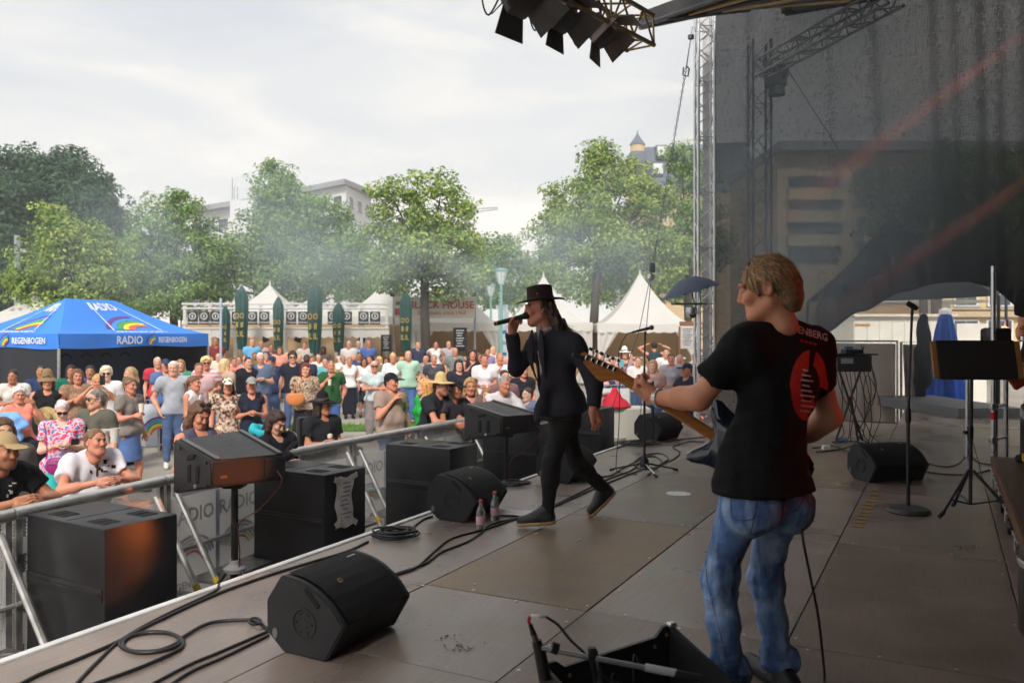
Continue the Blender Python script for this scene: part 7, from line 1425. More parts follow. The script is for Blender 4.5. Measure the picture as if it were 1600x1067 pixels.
# ------------------------------------------------------------------ rolling riser at the right edge
rs = thing('rolling_riser','low rolling riser on castors along the right edge','riser',tuple(ST(4.8,4.6,0)),ang); rw = M('riser_wood',srgb(70,48,38),.5,var=.2,vs=3)     # local x = u, local y = -n
MB().bbox((0,-.40,.275),(3.9,1.9,.05),.006).build('deck',rw,rs); MB().bbox((0,.545,.262),(3.9,.03,.085),.005).build('edge_frame',M('riser_edge',srgb(96,62,44),.5,.2,var=.2),rs)
for i,x in enumerate((-1.75,-.95,-.05,.75,1.25,1.75)):
    cs = MB().lathe([(.02,-.022),(.058,-.022),(.062,-.012),(.062,.012),(.058,.022),(.02,.022)],(x,.52,.064),18,Matrix.Rotation(R(90),3,'X')).build('castor_wheel',BLK,rs,smooth=True)
    MB().bbox((x,.52,.205),(.11,.10,.012),.003).build('castor_plate',alu,rs); MB().bbox((x,.555,.15),(.06,.008,.11),.003).build('castor_fork',alu,rs); MB().bbox((x,.485,.15),(.06,.008,.11),.003).build('castor_fork',alu,rs); MB().bbox((x - .07,.54,.17),(.09,.03,.015),.004).build('brake_lever',alu,rs)
am = thing('guitar_amplifier','black guitar amplifier at the right edge on the riser','amplifier',tuple(ST(6.35,4.33,.302)),ang); MB().bbox((0,-.12,.26),(.5,.36,.50),.02).build('cabinet',M('tolex',(.02,.02,.021),.7,bump=.4,bs=200),am,smooth=True); MB().box((0,.062,.20),(.44,.006,.32)).build('grille_cloth',grl,am); MB().box((-.1,.067,.07),(.14,.004,.06)).build('yellow_badge',cloth(206,160,40),am); MB().box((0,.064,.44),(.44,.008,.07)).build('control_panel',alu,am)
dc = thing('drum_case','rounded black drum case at the lower right edge','case',(2.70,3.92,0)); MB().lathe([(.0,.0),(.26,.0),(.27,.02),(.27,.40),(.25,.43),(0,.43)],n=32).build('shell',M('case_black',(.012,.012,.013),.4,var=.1),dc,smooth=True); MB().lathe([(.273,.33),(.276,.335),(.276,.36),(.273,.365)],n=32,cap=False).build('rim',alu,dc,smooth=True)
# scaffold by the wing, with lamp
sf = thing('scaffold_frame','grey scaffold poles with red tape at the right of the wing','scaffold',tuple(onz(1552,722,0))); 
MB().tube([(0,0,0),(0,0,2.2)],.026,10).build('pole',alu,sf,smooth=True); MB().tube([(.32,.3,0),(.32,.3,1.6)],.026,10).build('pole',alu,sf,smooth=True); MB().tube([(-.1,.35,0),(-.1,.35,1.2)],.022,10).build('pole',alu,sf,smooth=True)
for z in (.25,.62,1.05): MB().tube([(0,0,z),(.32,.3,z)],.018,8).build('cross_tube',alu,sf); MB().bbox((0,0,z),(.08,.08,.07),.015).build('coupler',alu,sf)
MB().tube([(0,0,.48),(0,0,.56)],.028,10).build('red_tape',cloth(206,50,44),sf)
rl = thing('red_stage_lamp','small stage lamp glowing red beside the bass player','stage lamp',tuple(at(1556,527,9.6))); MB().bbox((0,0,0),(.26,.24,.22),.04).build('housing',BLK,rl,smooth=True); MB().lathe([(.0,.13),(.07,.13),(.085,.11)],(.03,0,0),16,Matrix.Rotation(R(60),3,'Y'),cap=False).build('lens',M('red_lens',(.6,.05,.03),.3,emit=(1,.10,.05),es=9),rl); MB().tube([(-.16,0,.02),(-.16,0,-.18),(.16,0,-.18),(.16,0,.02)],.014,6).build('yoke',BLK,rl)
MB().tube([(0,0,-.18),(0,0,-1.4)],.02,8).build('pole',stm,rl)
# ------------------------------------------------------------------ open pedal case and short microphone stand in the foreground
pc0,pc1 = Vector((.105,2.97,0)),Vector((.63,3.27,0)); ex = (pc1 - pc0).normalized(); ey = Vector((ex.y,-ex.x,0)); Lc = (pc1 - pc0).length
pcs = thing('pedal_case','open black flight case with guitar pedals in the foreground','case',tuple(pc0),math.atan2(ex.y,ex.x)); cm = M('case_board',(.014,.013,.014),.45,var=.15,bump=.15,bs=60); brass = M('brass',srgb(190,160,110),.3,.9)      # local x along the far wall, local -y towards the camera
notch = [(0,0),(Lc,0),(Lc,.30),(Lc - .045,.30),(Lc - .08,.265),(.10,.235),(.065,.262),(0,.262)]
MB().prism(notch,(0,.014,0),(0,0,.004),(1,0,0),(0,0,1)).build('far_wall',cm,pcs); MB().prism([(0,0),(-.50,0),(-.50,.15),(0,.30)],(.014,0,0),(Lc - .014,0,.004),(0,1,0),(0,0,1)).build('side_wall',cm,pcs); MB().prism([(0,0),(-.50,0),(-.50,.15),(0,.262)],(.014,0,0),(0,0,.004),(0,1,0),(0,0,1)).build('side_wall',cm,pcs); MB().box((Lc / 2,-.25,.012),(Lc - .03,.48,.014)).build('floor',cm,pcs)
for x,z in ((Lc - .03,.27),(Lc - .09,.235),(.03,.235),(.12,.205)): MB().lathe([(.008,0),(.007,.004),(0,.006)],(x,-.001,z),10,Matrix.Rotation(R(90),3,'X')).build('rivet',brass,pcs)
for x in (.004,Lc - .004): MB().bbox((x,0,.268 if x < .1 else .305),(.035,.03,.02),.006).build('corner_cap',alu,pcs)
for i,(x,y,c) in enumerate(((.12,-.16,(40,120,130)),(.22,-.14,(190,90,50)),(.32,-.13,(70,72,76)),(.42,-.12,(40,84,150)))):
    pd = MB().bbox((x,y,.055),(.075,.125,.06),.008).build('pedal',cloth(*c),pcs); MB().bbox((x,y - .02,.09),(.06,.06,.012),.004).build('footswitch',alu,pd); 
    for s_ in (-.02,.02): MB().lathe([(.008,0),(.007,.014)],(x + s_,y + .045,.086),8).build('knob',BLK,pd)
    MB().box((x,y - .064,.05),(.05,.002,.012)).build('pale_stripe',wht,pd)
for i in range(3): MB().tube(catmull([(.14 + .1 * i,-.10,.08),(.17 + .1 * i,-.06,.15 + .05 * i),(.22 + .1 * i,-.08,.13),(.24 + .1 * i,-.11,.08)],6),.0045,6).build('patch_cable',cab,pcs,smooth='all')
bs_ = thing('short_microphone_stand','short microphone boom reaching across the pedal case','microphone stand',tuple(onz(1120,1110,0))); Yc = 2.86
q = lambda px,py,Y=Yc: at(px,py,Y); steel = M('boom_steel',(.45,.45,.46),.3,.9,var=.05)
MB().tube([q(846,1012,2.92),q(1010,1043,2.86)],.009,12).build('boom',steel,bs_,smooth=True); MB().tube([q(1008,1042,2.862),q(1056,1051,2.85)],.0135,12).build('boom_sleeve',M('boom_pale',(.55,.55,.57),.4,.3),bs_,smooth=True); MB().tube([q(1054,1051,2.85),q(1095,1060,2.84)],.0135,12).build('counterweight',stm,bs_,smooth=True); MB().bbox(q(925,1020,2.895),(.03,.03,.045),.006).build('boom_clutch',BLK,bs_,smooth=True); MB().tube([q(925,1024,2.9),q(940,1110,2.95),Vector((.30,3.0,.30)),Vector((.33,2.62,.01))],.011,8).build('column',stm,bs_)
MB().tube([q(862,1010,2.92),q(872,1014,2.92)],.02,12).build('boom_knuckle',BLK,bs_,smooth=True); MB().tube([q(852,1060,2.93),q(843,1015,2.93),q(838,1000,2.93)],[.024,.021,.017],14).build('microphone_body',BLK,bs_,smooth=True); MB().tube([q(838,1002,2.93),q(834,990,2.93)],.011,12).build('plug_sleeve',M('plug_gold',srgb(150,136,110),.3,.9),bs_,smooth=True); MB().tube([q(834,991,2.93),q(828,974,2.93)],[.011,.007],12).build('plug_boot',BLK,bs_,smooth=True)
MB().tube(catmull([q(828,976,2.93),q(826,968,2.93),q(829,962,2.93)],5),.0055,8).build('red_sleeve',cloth(176,40,52),bs_,smooth='all'); MB().tube([q(829,961.5,2.93),q(853,963,2.93)],.0062,8).build('white_sleeve',tentm,bs_,smooth='all'); MB().tube(catmull([q(853,963,2.93),q(872,976,2.93),q(892,1000,2.93),q(915,1022,2.93),q(935,1050,2.93),q(990,1080,2.93)],6),.005,8).build('cable',cab,bs_,smooth='all')
wpart(bs_)
# ================================================================== the band
from mathutils.bvhtree import BVHTree
def A3(px,py,Y): return V3(at(px,py,Y))
def strands(H,mat,root,n,th,L,seed,zmin=-.05,lift=.3,fall=.6,width=.0022,part=0.0,name='hair_strands',nape=-.09):
    rg = np.random.RandomState(seed); V = []; Q = []
    while len(Q) < n * 3:
        d = rg.normal(size=3); d /= np.linalg.norm(d); x,y,z = d
        hx,hy,hz = .074 * x,-.018 + .094 * y,.034 + .088 * z
        if hz < zmin or (hy > .055 and hz < .075) or (hy > .0 and hz < .01) or hz < nape or (abs(hx) > .048 and -.05 < hy < .035 and hz < .052): continue
        p = H.p(hx * (1 + th / .074),hy * (1 + th / .094),.034 + .088 * z * (1 + th / .088)); o = H.s * x + H.f * y + H.u * z
        sweep = -H.f * (.75 if hy < .04 else -.25) + H.s * (.35 * np.sign(x + part)) - H.u * fall * (1.15 - z); tdir = unit(sweep + rg.normal(size=3) * .3); tdir = unit(tdir - o * (tdir @ o) + o * lift * rg.rand() * max(.2,z + .3)); w = unit(np.cross(o,tdir)) * width * rg.uniform(.6,1.3); ln = L * rg.uniform(.5,1.2); b = len(V)
        for i,(t,ww) in enumerate(((0,1),(.4,.9),(.75,.6),(1,.12))):
            c = p + tdir * ln * t - o * (.018 * t * t) - H.u * .012 * t * t; V += [c - w * ww,c + w * ww]
        Q += [(b,b + 1,b + 3,b + 2),(b + 2,b + 3,b + 5,b + 4),(b + 4,b + 5,b + 7,b + 6)]
    return link(name,np_mesh(name,np.array(V),np.array(Q)),mat,root)
def fix(root,base):
    for ch in root.children: ch.matrix_parent_inverse = Matrix.Translation(-Vector(base))
# ------------------------------------------------------------------ singer
J = {'pelvis': A3(878,640,6.28),'waist': A3(873,603,6.28),'chest': A3(869,563,6.28),'neck': A3(857,518,6.27),'head': A3(842,483,6.25),'shR': A3(843,537,6.43),'shL': A3(898,541,6.15),'elR': A3(806,576,6.36),'wrR': A3(800,517,6.25),'elL': A3(928,598,6.08),'wrL': A3(927,640,5.97),
     'hipR': A3(878,655,6.36),'hipL': A3(880,655,6.20),'knL': A3(862,718,6.10),'anL': A3(856,802,6.16),'toeL': A3(822,817,6.17),'knR': A3(899,720,6.44),'anR': A3(946,764,6.60),'toeR': A3(922,800,6.55)}
J['fwd'] = unit(V3([-.80,-.60,0])); J['hf'] = V3([-1,-.10,-.10]); J['hu'] = unit(V3([-.12,0,1])); side = unit(J['hipR'] - J['hipL']); J['mp'] = [unit(np.cross(J['fwd'],V3([0,0,1]))),J['fwd'],V3([0,0,1])]
kS = 1.03; base = (.27,6.18,0); sg_ = thing('person','singer in dark hat and dark blazer striding and singing into a microphone','person',base,0,'band on stage')
me,HS = body_mesh(J,kS,srgb(188,124,98),.011,.0045,.0,False,srgb(70,50,40),None,{'R': {'d': V3([.35,-.05,1]),'n': V3([.55,-.8,0]),'curl': .95,'h': .0045},'L': {'d': V3([.25,-.1,-1]),'n': V3([-.3,.9,.1]),'curl': .35,'h': .0045}},arm=.95,leg=.84)
link('body',me,None,sg_)
navy = M('blazer_cloth',srgb(40,38,46),.85,var=.15,vs=9,bump=.25,bs=110,spec=.25); blk_d = M('black_denim',srgb(30,29,32),.8,var=.3,vs=10,bump=.3,bs=70,spec=.25)
# shirt beneath, then the open blazer
link('shirt',top_mesh(J,kS,.012,'tank',0,False,.006,.02,3,.003,name='shirt'),cloth(40,38,42),sg_)
lo,hi = bounds(J,.2); S = SDF(lo,hi,.0095); torso_prims(S,J,kS,.0,.026,neck=False)
for q in 'RL':
    a,b_,c = J['sh' + q],J['el' + q],J['wr' + q]; S.cone(a,b_,.064,.060,.05); S.cone(b_,b_ + (c - b_) * .93,.060,.050,.025,fb=True); S.cone(a * .9 + J['neck'] * .1,a + (b_ - a) * .12,.06,.066,.05)
p = J['pelvis']; S.ell(p + V3([0,0,.02]),[.168,.136,.16],J['mp'],.06)
S.cone(p - J['fwd'] * .05 + V3([0,0,.05]),p - J['fwd'] * .10 - V3([0,0,.14]),.14,.13,.06)
tip = A3(842,676,6.1); S.cone(J['chest'] + J['fwd'] * .08,tip,.07,.035,.06); S.cone(J['waist'] + J['fwd'] * .10,A3(850,655,6.3),.07,.05,.05)
S.ripple(.006,22,5,5); S.ripple(.0035,48,9,4)
S.clip(A3(918,642,6.2),V3([.18,0,-1]))
fr = J['fwd']; ctr = J['chest'] + fr * .17                      # opening down the front
for t_ in range(9):
    z_ = t_ / 8; c = J['neck'] * (1 - z_) + (p - V3([0,0,.04])) * z_ + fr * (.105 + .055 * math.sin(z_ * 3)) + J['mp'][0] * .012; S.ell(c,[.030 + .030 * abs(z_ - .45),.075,.06],J['mp'],.012,True)
S.ell(J['neck'] + fr * .06 + V3([0,0,.05]),[.066,.075,.085],J['mp'],.012,True)
v,f = S.net(); link('blazer',np_mesh('blazer',v,f),navy,sg_)
# lapels and scarf
for s_ in (-1,1):
    pts = []; 
    for t_ in range(9):
        z_ = t_ / 8; c = J['neck'] * (1 - z_ * .62) + p * z_ * .62 + fr * (.118 + .045 * math.sin(z_ * 2.4)); pts.append(c + J['mp'][0] * s_ * (.05 + .018 * math.sin(z_ * 3.1)))
    S = SDF(np.min(pts,0) - .1,np.max(pts,0) + .1,.007)
    for i in range(8): w_ = .034 * math.sin(.5 + i * .36); S.cone(pts[i],pts[i + 1],max(.012,w_),max(.012,.034 * math.sin(.5 + (i + 1) * .36)),.01,flat=(fr,2.6))
    v,f = S.net(); link('lapel',np_mesh('lapel',v,f),navy,sg_)
S = SDF(A3(835,640,6.3) - .25,A3(870,500,6.2) + .25,.007); sc_ = [J['neck'] + fr * .085 + V3([0,0,.03]),J['chest'] + fr * .155 + V3([0,0,.06]),J['waist'] + fr * .150 + V3([0,0,.05]),J['waist'] + fr * .150 - V3([0,0,.10])]
for a,b_ in zip(sc_,sc_[1:]): S.cone(a,b_,.024,.021,.01,flat=(fr,1.8))
for i in range(8): a_,b2 = R(45 * i),R(45 * (i + 1)); S.cone(J['neck'] + V3([0,0,.015]) + (J['mp'][0] * math.cos(a_) * .066 + fr * math.sin(a_) * .072),J['neck'] + V3([0,0,.015]) + (J['mp'][0] * math.cos(b2) * .066 + fr * math.sin(b2) * .072),.022,None,.01)
S.ripple(.003,110,3,4); v,f = S.net(); link('scarf',np_mesh('scarf',v,f),cloth(150,142,138),sg_)
me = bottom_mesh(J,kS,.0095,'slim',-.012,False,.018,17,.005,leg=.84); link('jeans',me,blk_d,sg_)
shm = M('sneaker_black',(.016,.016,.018),.5,var=.2,vs=20,bump=.3,bs=60); solem = M('gum_sole',srgb(196,160,112),.6)
for q in 'LR':
    a,t_ = J['an' + q],J['toe' + q]; d_ = unit(t_ - (a - V3([0,0,.06]))); upv = unit(np.cross(np.cross(d_,V3([0,0,1])),d_)); heel = a - upv * .055 - d_ * .045; toe = heel + d_ * .285
    lo_ = np.minimum(heel,toe) - .14; hi_ = np.maximum(np.maximum(heel,toe),a) + .14
    S = SDF(lo_,hi_,.006); S.cone(heel + d_ * .035 + upv * .02,heel + d_ * .12 + upv * .022,.043,.045,.03); S.cone(heel + d_ * .12 + upv * .022,toe - d_ * .045 + upv * .008,.048,.042,.03); S.cone(a + upv * .025,heel + d_ * .05 + upv * .03,.050,.046,.03); S.cone(a + upv * .04 + d_ * .01,heel + d_ * .16 + upv * .03,.035,.035,.03); S.clip(heel - upv * .012,-upv); v,f = S.net(); sh_ = link('shoe',np_mesh('shoe',v,f),shm,sg_)
    S = SDF(lo_,hi_,.006); S.cone(heel + d_ * .035,heel + d_ * .13,.048,.047,.03); S.cone(heel + d_ * .13,toe - d_ * .045,.052,.047,.03); S.clip(heel + upv * .004,upv); S.clip(heel - upv * .024,-upv); v,f = S.net(); link('sole',np_mesh('sole',v,f),solem,sh_)
    for i in range(5):
        c = heel + d_ * (.10 + .022 * i) + upv * (.082 - .011 * i); s2 = unit(np.cross(d_,upv)); MB().tube([c - s2 * .026 - upv * .01,c + upv * .006,c + s2 * .026 - upv * .01],.004,5).build('lace',BLK,sh_)
# long hair, hat
hm_s = hairmat((74,54,42)); k = HS.k; S = SDF(HS.c - .5,HS.c + .3,.008); E = lambda c,r,kk=.02: S.ell(HS.p(*c),[q_ * k for q_ in r],HS.m(),kk)
E((0,-.025,.02),(.082,.094,.085)); C = lambda a,b_,ra,rb: S.cone(HS.p(*a),HS.p(*b_),ra,rb,.03)
C((-.03,-.075,.0),(-.035,-.12,-.13),.05,.05); C((.03,-.075,.0),(.035,-.125,-.13),.05,.05); C((0,-.12,-.12),(0,-.235,-.24),.062,.022); C((-.05,-.11,-.12),(-.06,-.17,-.22),.04,.02); C((.062,-.04,.0),(.07,-.07,-.14),.026,.034)
S.clip(HS.p(0,.01,.05),HS.f); S.ripple(.006,120,3,6,(1,1,.4)); v,f = S.net(); link('hair',np_mesh('hair',v,f),hm_s,sg_)
rg = np.random.RandomState(4); V = []; Q = []
for i in range(420):
    x = rg.uniform(-.075,.075); p0 = HS.p(x,-.07 + rg.uniform(-.03,.02),rg.uniform(-.02,.03)); p1 = HS.p(x * 1.1,-.135 + rg.normal() * .02,-.12); p2 = HS.p(x * .9 + rg.normal() * .02,-.225 + rg.normal() * .03,-.235 + rg.normal() * .03); w_ = HS.s * .0016 + HS.u * .001; b_ = len(V)
    for c_,k_ in ((p0,1),(p1,1),((p1 + p2) / 2 + rg.normal(size=3) * .006,.8),(p2,.2)): V += [c_ - w_ * k_,c_ + w_ * k_]
    Q += [(b_,b_ + 1,b_ + 3,b_ + 2),(b_ + 2,b_ + 3,b_ + 5,b_ + 4),(b_ + 4,b_ + 5,b_ + 7,b_ + 6)]
link('hair_strands',np_mesh('hair_strands',np.array(V),np.array(Q)),hairmat((98,74,56)),sg_)
felt = M('hat_felt',srgb(52,38,34),.85,var=.12,vs=12,bump=.25,bs=90,spec=.2)
hat = MB(); m = Matrix((tuple(HS.s),tuple(HS.f),tuple(HS.u))).transposed(); hc = HS.p(0,-.018,.062)
def brim(a,c): th_ = a * 2 * math.pi; r = .082 + .083 * c; up_ = .016 * c * c * abs(math.cos(th_)) - .010 * c * c * abs(math.sin(th_)); return Vector(hc) + m @ Vector((r * .92 * math.cos(th_),r * 1.12 * math.sin(th_),up_))
def crown(a,c):
    th_ = a * 2 * math.pi; z_ = .112 * min(1,c * 1.25); r = (.089 - .007 * c) if c < .8 else .0834 * (1 - (c - .8) / .2); dent = -.022 * math.exp(-(r / .05) ** 2) if c >= .8 else 0; pinch = 1 - .10 * math.exp(-((th_ - math.pi / 2) / .5) ** 2) * c
    return Vector(hc) + m @ Vector((r * .93 * math.cos(th_) * pinch,r * 1.14 * math.sin(th_),z_ + dent + .006 * math.cos(2 * th_)))
hb = MB().grid(brim,48,6).mesh('hat_brim','all',False); hb.materials.append(felt); ho = link('hat',MB().grid(crown,48,20).mesh('hat','all',False),felt,sg_); o = link('brim',hb,None,ho); sm = o.modifiers.new('thick','SOLIDIFY'); sm.thickness = .004; sm.offset = 0
def band(a,c): th_ = a * 2 * math.pi; r = .0905; return Vector(hc) + m @ Vector((r * .93 * math.cos(th_),r * 1.14 * math.sin(th_),.003 + .024 * c))
MB().grid(band,48,1).build('hat_band',M('hat_ribbon',srgb(36,27,26),.7),ho,smooth='all',fix=False); MB().lathe([(.006,0),(.006,.003)],hc + HS.s * -.079 + HS.u * .05 + HS.f * .03,8,m @ Matrix.Rotation(R(-90),3,'Y')).build('stud',M('gold_badge'),ho)
MB().tube([HS.p(-.081,-.004,-.032) + HS.u * .008 * math.cos(a) + HS.f * .008 * math.sin(a) for a in [i * .7 for i in range(10)]],.0015,5).build('earring',alu,sg_)
for i in range(2): 
    cc = J['wrR'] + unit(V3([.35,-.05,1])) * .10
MB().tube([A3(842,652,6.06),A3(862,655,6.05),A3(892,652,6.12)],.018,8).build('belt',BLK,sg_)
fix(sg_,base)
# microphone in the raised hand
mc = thing('microphone','black handheld wireless microphone at the mouth of the singer','microphone',tuple(A3(800,499,6.22))); m0,m1 = A3(773,506,6.20),A3(829,491.5,6.22); dm_ = unit(m1 - m0); L_ = float(np.linalg.norm(m1 - m0))
MB().tube([Vector(m0),Vector(m0 + dm_ * .03),Vector(m0 + dm_ * (L_ - .06))],[.015,.0175,.0195],16).build('handle',M('mic_black',(.012,.012,.013),.35,var=.05),mc,smooth=True); MB().tube([Vector(m0 - dm_ * .006),Vector(m0)],[.013,.014],12).build('antenna_cap',M('mic_cap',(.03,.03,.03),.5),mc,smooth=True); MB().tube([Vector(m0 + dm_ * .012),Vector(m0 + dm_ * .018)],.0182,14).build('colour_ring',M('gold_badge'),mc)
MB().tube([Vector(m1 - dm_ * .062),Vector(m1 - dm_ * .045),Vector(m1 - dm_ * .02),Vector(m1)],[.021,.026,.026,.016],16).build('head_grille',M('mic_mesh',(.03,.03,.032),.4,.7,bump=.8,bs=500),mc,smooth=True); wpart(mc)
# ------------------------------------------------------------------ guitarist
J = {'pelvis': A3(1191,752,3.32),'waist': A3(1200,690,3.30),'chest': A3(1214,604,3.28),'neck': A3(1216,512,3.25),'head': A3(1197,453,3.235),'shL': A3(1164,541,3.19),'shR': A3(1268,545,3.36),'elL': A3(1092,622,3.29),'wrL': A3(1024,622,3.47),'elR': A3(1296,652,3.42),'wrR': A3(1228,700,3.60),
     'hipL': A3(1160,782,3.27),'hipR': A3(1216,782,3.38),'knL': A3(1121,905,3.34),'anL': A3(1141,1046,3.27),'knR': A3(1194,905,3.48),'anR': A3(1221,1040,3.40)}
J['fwd'] = unit(V3([-.5,.86,0])); J['toeL'] = J['anL'] * V3([1,1,0]) + J['fwd'] * .16 + V3([0,0,.035]); J['toeR'] = J['anR'] * V3([1,1,0]) + J['fwd'] * .16 + V3([.02,0,.035]); J['anL'][2] = .09; J['anR'][2] = .09
J['hf'] = V3([-.93,.34,-.20]); J['hu'] = unit(V3([-.18,.06,1])); J['mp'] = [unit(np.cross(J['fwd'],V3([0,0,1]))),J['fwd'],V3([0,0,1])]
base = (.96,3.33,0); gt_ = thing('person','guitarist in black printed tee and blue jeans seen from behind','person',base,0,'band on stage')
me,HG = body_mesh(J,1.0,srgb(202,138,108),.009,.0035,-.006,False,srgb(130,104,78),None,{'L': {'d': V3([-.75,.10,.62]),'n': V3([.35,.75,.55]),'curl': .85,'h': .004,'thumb': .7},'R': {'skip': True}},arm=1.08,leg=.92)
link('body',me,None,gt_)
teem = M('tee_black',(.005,.0048,.0052),.85,var=.2,vs=8,bump=.3,bs=150,spec=.2)
lo,hi = bounds(J,.22); S = SDF(lo,hi,.0098); torso_prims(S,J,1.0,.012,.020,neck=False); p = J['pelvis']
for q in 'RL':
    a,b_ = J['sh' + q],J['el' + q]; S.cone(a,a + (b_ - a) * .60,.070,.075,.05,fb=True); S.cone(a * .85 + J['chest'] * .15,a,.07,.068,.06)
S.ell(p + V3([0,0,.04]),[.178,.145,.20],J['mp'],.06); S.ripple(.010,15,21,5,(1,1,.5)); S.ripple(.005,36,27,5,(1,1,.6)); S.ripple(.0025,80,29,5); S.clip(p + V3([0,0,-.035]),[0,0,-1])
S.ell(J['neck'] + V3([-.01,.01,.045]),[.068,.072,.050],None,.012,True); v,f = S.net(); tee = link('t_shirt',np_mesh('t_shirt',v,f),teem,gt_); TV,TQ = v,f
denim = M('denim',srgb(76,102,146),.85,var=.38,vs=7,bump=.75,bs=34,spec=.2,stretch=(1,1,1.6))
t = denim.node_tree; bsd = t.nodes['Principled BSDF']; src = bsd.inputs['Base Color'].links[0].from_socket; tcn = N(t,'ShaderNodeTexCoord'); mp = N(t,'ShaderNodeMapping'); mp.inputs['Scale'].default_value = (14,14,3); t.links.new(tcn.outputs['Object'],mp.inputs[0]); nz = N(t,'ShaderNodeTexNoise'); nz.inputs['Scale'].default_value = 1.4; nz.inputs['Detail'].default_value = 6; t.links.new(mp.outputs[0],nz.inputs[0]); rp = N(t,'ShaderNodeMapRange'); rp.inputs[1].default_value = .40; rp.inputs[2].default_value = .66; rp.inputs[3].default_value = 0; rp.inputs[4].default_value = .8; t.links.new(nz.outputs[0],rp.inputs[0]); mi_ = N(t,'ShaderNodeMixRGB'); t.links.new(rp.outputs[0],mi_.inputs[0]); t.links.new(src,mi_.inputs[1]); mi_.inputs[2].default_value = (*srgb(156,178,208),1); t.links.new(mi_.outputs[0],bsd.inputs['Base Color'])
lo,hi = bounds(J,.2); lo[2] = -.02; S = SDF(lo,hi,.0088); up = V3([0,0,1]); S.ell(p,[.168,.130,.13],J['mp'],.05)
for q in 'RL':
    S.ell(J['hip' + q] - J['fwd'] * .045 - up * .018,[.114] * 3,None,.05); a,b_,c = J['hip' + q],J['kn' + q],J['an' + q]; S.cone(a,b_,.088,.063,.04); S.cone(b_,b_ * .55 + c * .45,.062,.061,.04); S.cone(b_ * .55 + c * .45,c - up * .02,.061,.051,.03,fb=True)
    for i in range(5): t_ = .84 + .035 * i; cc = b_ + (c - b_) * t_; S.cone(cc + V3([-.05,0,.006 * (-1) ** i]),cc + V3([.05,0,-.006 * (-1) ** i]),.032,.032,.012)          # stacked folds at the ankle
    for i in range(4): cc = b_ - J['fwd'] * .052 + up * (.06 - .035 * i); S.cone(cc - J['mp'][0] * .05 + up * .012,cc + J['mp'][0] * .05 - up * .01,.012,.010,.03)                         # creases behind the knee
S.ripple(.0028,22,31,6,(1,1,.6)); S.ripple(.0028,60,33,6,(1,1,1.3)); S.ripple(.0012,120,35,6); S.clip(p + up * .06,up); v,f = S.net(); jo = link('jeans',np_mesh('jeans',v,f),denim,gt_); bj = BVHTree.FromPolygons([Vector(q_) for q_ in v],[tuple(q_) for q_ in f])
for q in 'LR':
    a,t_ = J['an' + q],J['toe' + q]; d_ = unit((t_ - a) * V3([1,1,0])); S = SDF(np.minimum(a,t_) - .14,np.maximum(a,t_) + .14,.008); hl = V3([a[0],a[1],.035]) - d_ * .05; S.cone(hl,hl + d_ * .25,.044,.040,.03); S.cone(a,hl + d_ * .03,.045,.044,.03); S.clip([0,0,.004],[0,0,-1]); v,f = S.net(); link('shoe',np_mesh('shoe',v,f),shm,gt_)
# print on the back of the shirt, and pocket stitching: laid on the cloth itself
bt = BVHTree.FromPolygons([Vector(q_) for q_ in TV],[tuple(q_) for q_ in TQ]); EYE = Vector((0,0,CAMZ))
def lay(tree,px,py,off=.0025):
    d_ = (at(px,py,1.0) - EYE).normalized(); h_ = tree.ray_cast(EYE,d_); return (h_[0] - d_ * off) if h_[0] is not None else None
def patch(name,fn,nu,nv,mat,parent,tree=bt,off=.0025):
    V = []; ok = []
    for i in range(nu + 1):
        for j in range(nv + 1): q_ = lay(tree,*fn(i / nu,j / nv),off); V.append(q_ if q_ is not None else Vector((0,0,-9))); ok.append(q_ is not None)
    F = [];
    for i in range(nu):
        for j in range(nv):
            q_ = [i * (nv + 1) + j,(i + 1) * (nv + 1) + j,(i + 1) * (nv + 1) + j + 1,i * (nv + 1) + j + 1]
            if all(ok[x] for x in q_): F.append(q_)
    me = bpy.data.meshes.new(name); me.from_pydata(V,[],F); me.update(); return link(name,me,mat,parent)
redp = M('print_red',srgb(190,34,24),.8,var=.2,vs=40); palep = M('print_pale',srgb(206,190,180),.8,var=.2,vs=60)
def ring(a,c,cx=1263,cy=602,rx=29,ry=55): th_ = a * 2 * math.pi; r = .42 + .58 * c; return cx + rx * r * math.cos(th_) + (2 if math.sin(th_) > 0 else 0),cy + ry * r * math.sin(th_) - 6 * math.cos(th_)
patch('print_ring',lambda a,c: ring(.18 + a * .58,c),40,6,redp,tee); patch('print_ring',lambda a,c: ring(.82 + a * .22,.25 + .75 * c),24,5,redp,tee)
for i in range(9): w_ = 7 + (i % 3) * 3 + i * .8; patch('print_line',lambda a,c: (1256 - w_ * .3 + w_ * 1.3 * a,576 + i * 8 + 2.6 * c + 2.5 * a),6,1,palep,tee,off=.0035)
def textlay(s,cx,cy,size,slope,mat,sx=1.0,arch=0.0):
    me = text_mesh(s,1.0,sx=sx); bm = bmesh.new(); bm.from_mesh(me); bmesh.ops.triangulate(bm,faces=bm.faces[:]); bmesh.ops.subdivide_edges(bm,edges=bm.edges[:],cuts=1); 
    for v_ in bm.verts:
        x,y = v_.co.x * size,v_.co.y * size; q_ = lay(bt,cx + x,cy - y + slope * x + arch * x * x,.003); v_.co = q_ if q_ is not None else Vector((1,3.4,1.2))
    bm.to_mesh(me); bm.free(); me.update(); return link('lettering',me,mat,tee)
textlay("'DENBERG",1264,520,16,.28,palep,.80); [patch('print_line',lambda a,c,i=i: (1250 + i * 7 + 5 * a,530 + i * 1.8 + 3.2 * c + a * 1.2),3,1,redp,tee) for i in range(4)]
patch('print_icon',lambda a,c: (1229 + 3.5 * a + 2 * c,500 + 15 * c + a * 2),3,6,palep,tee)
stitch = M('stitching',srgb(34,44,66),.8)
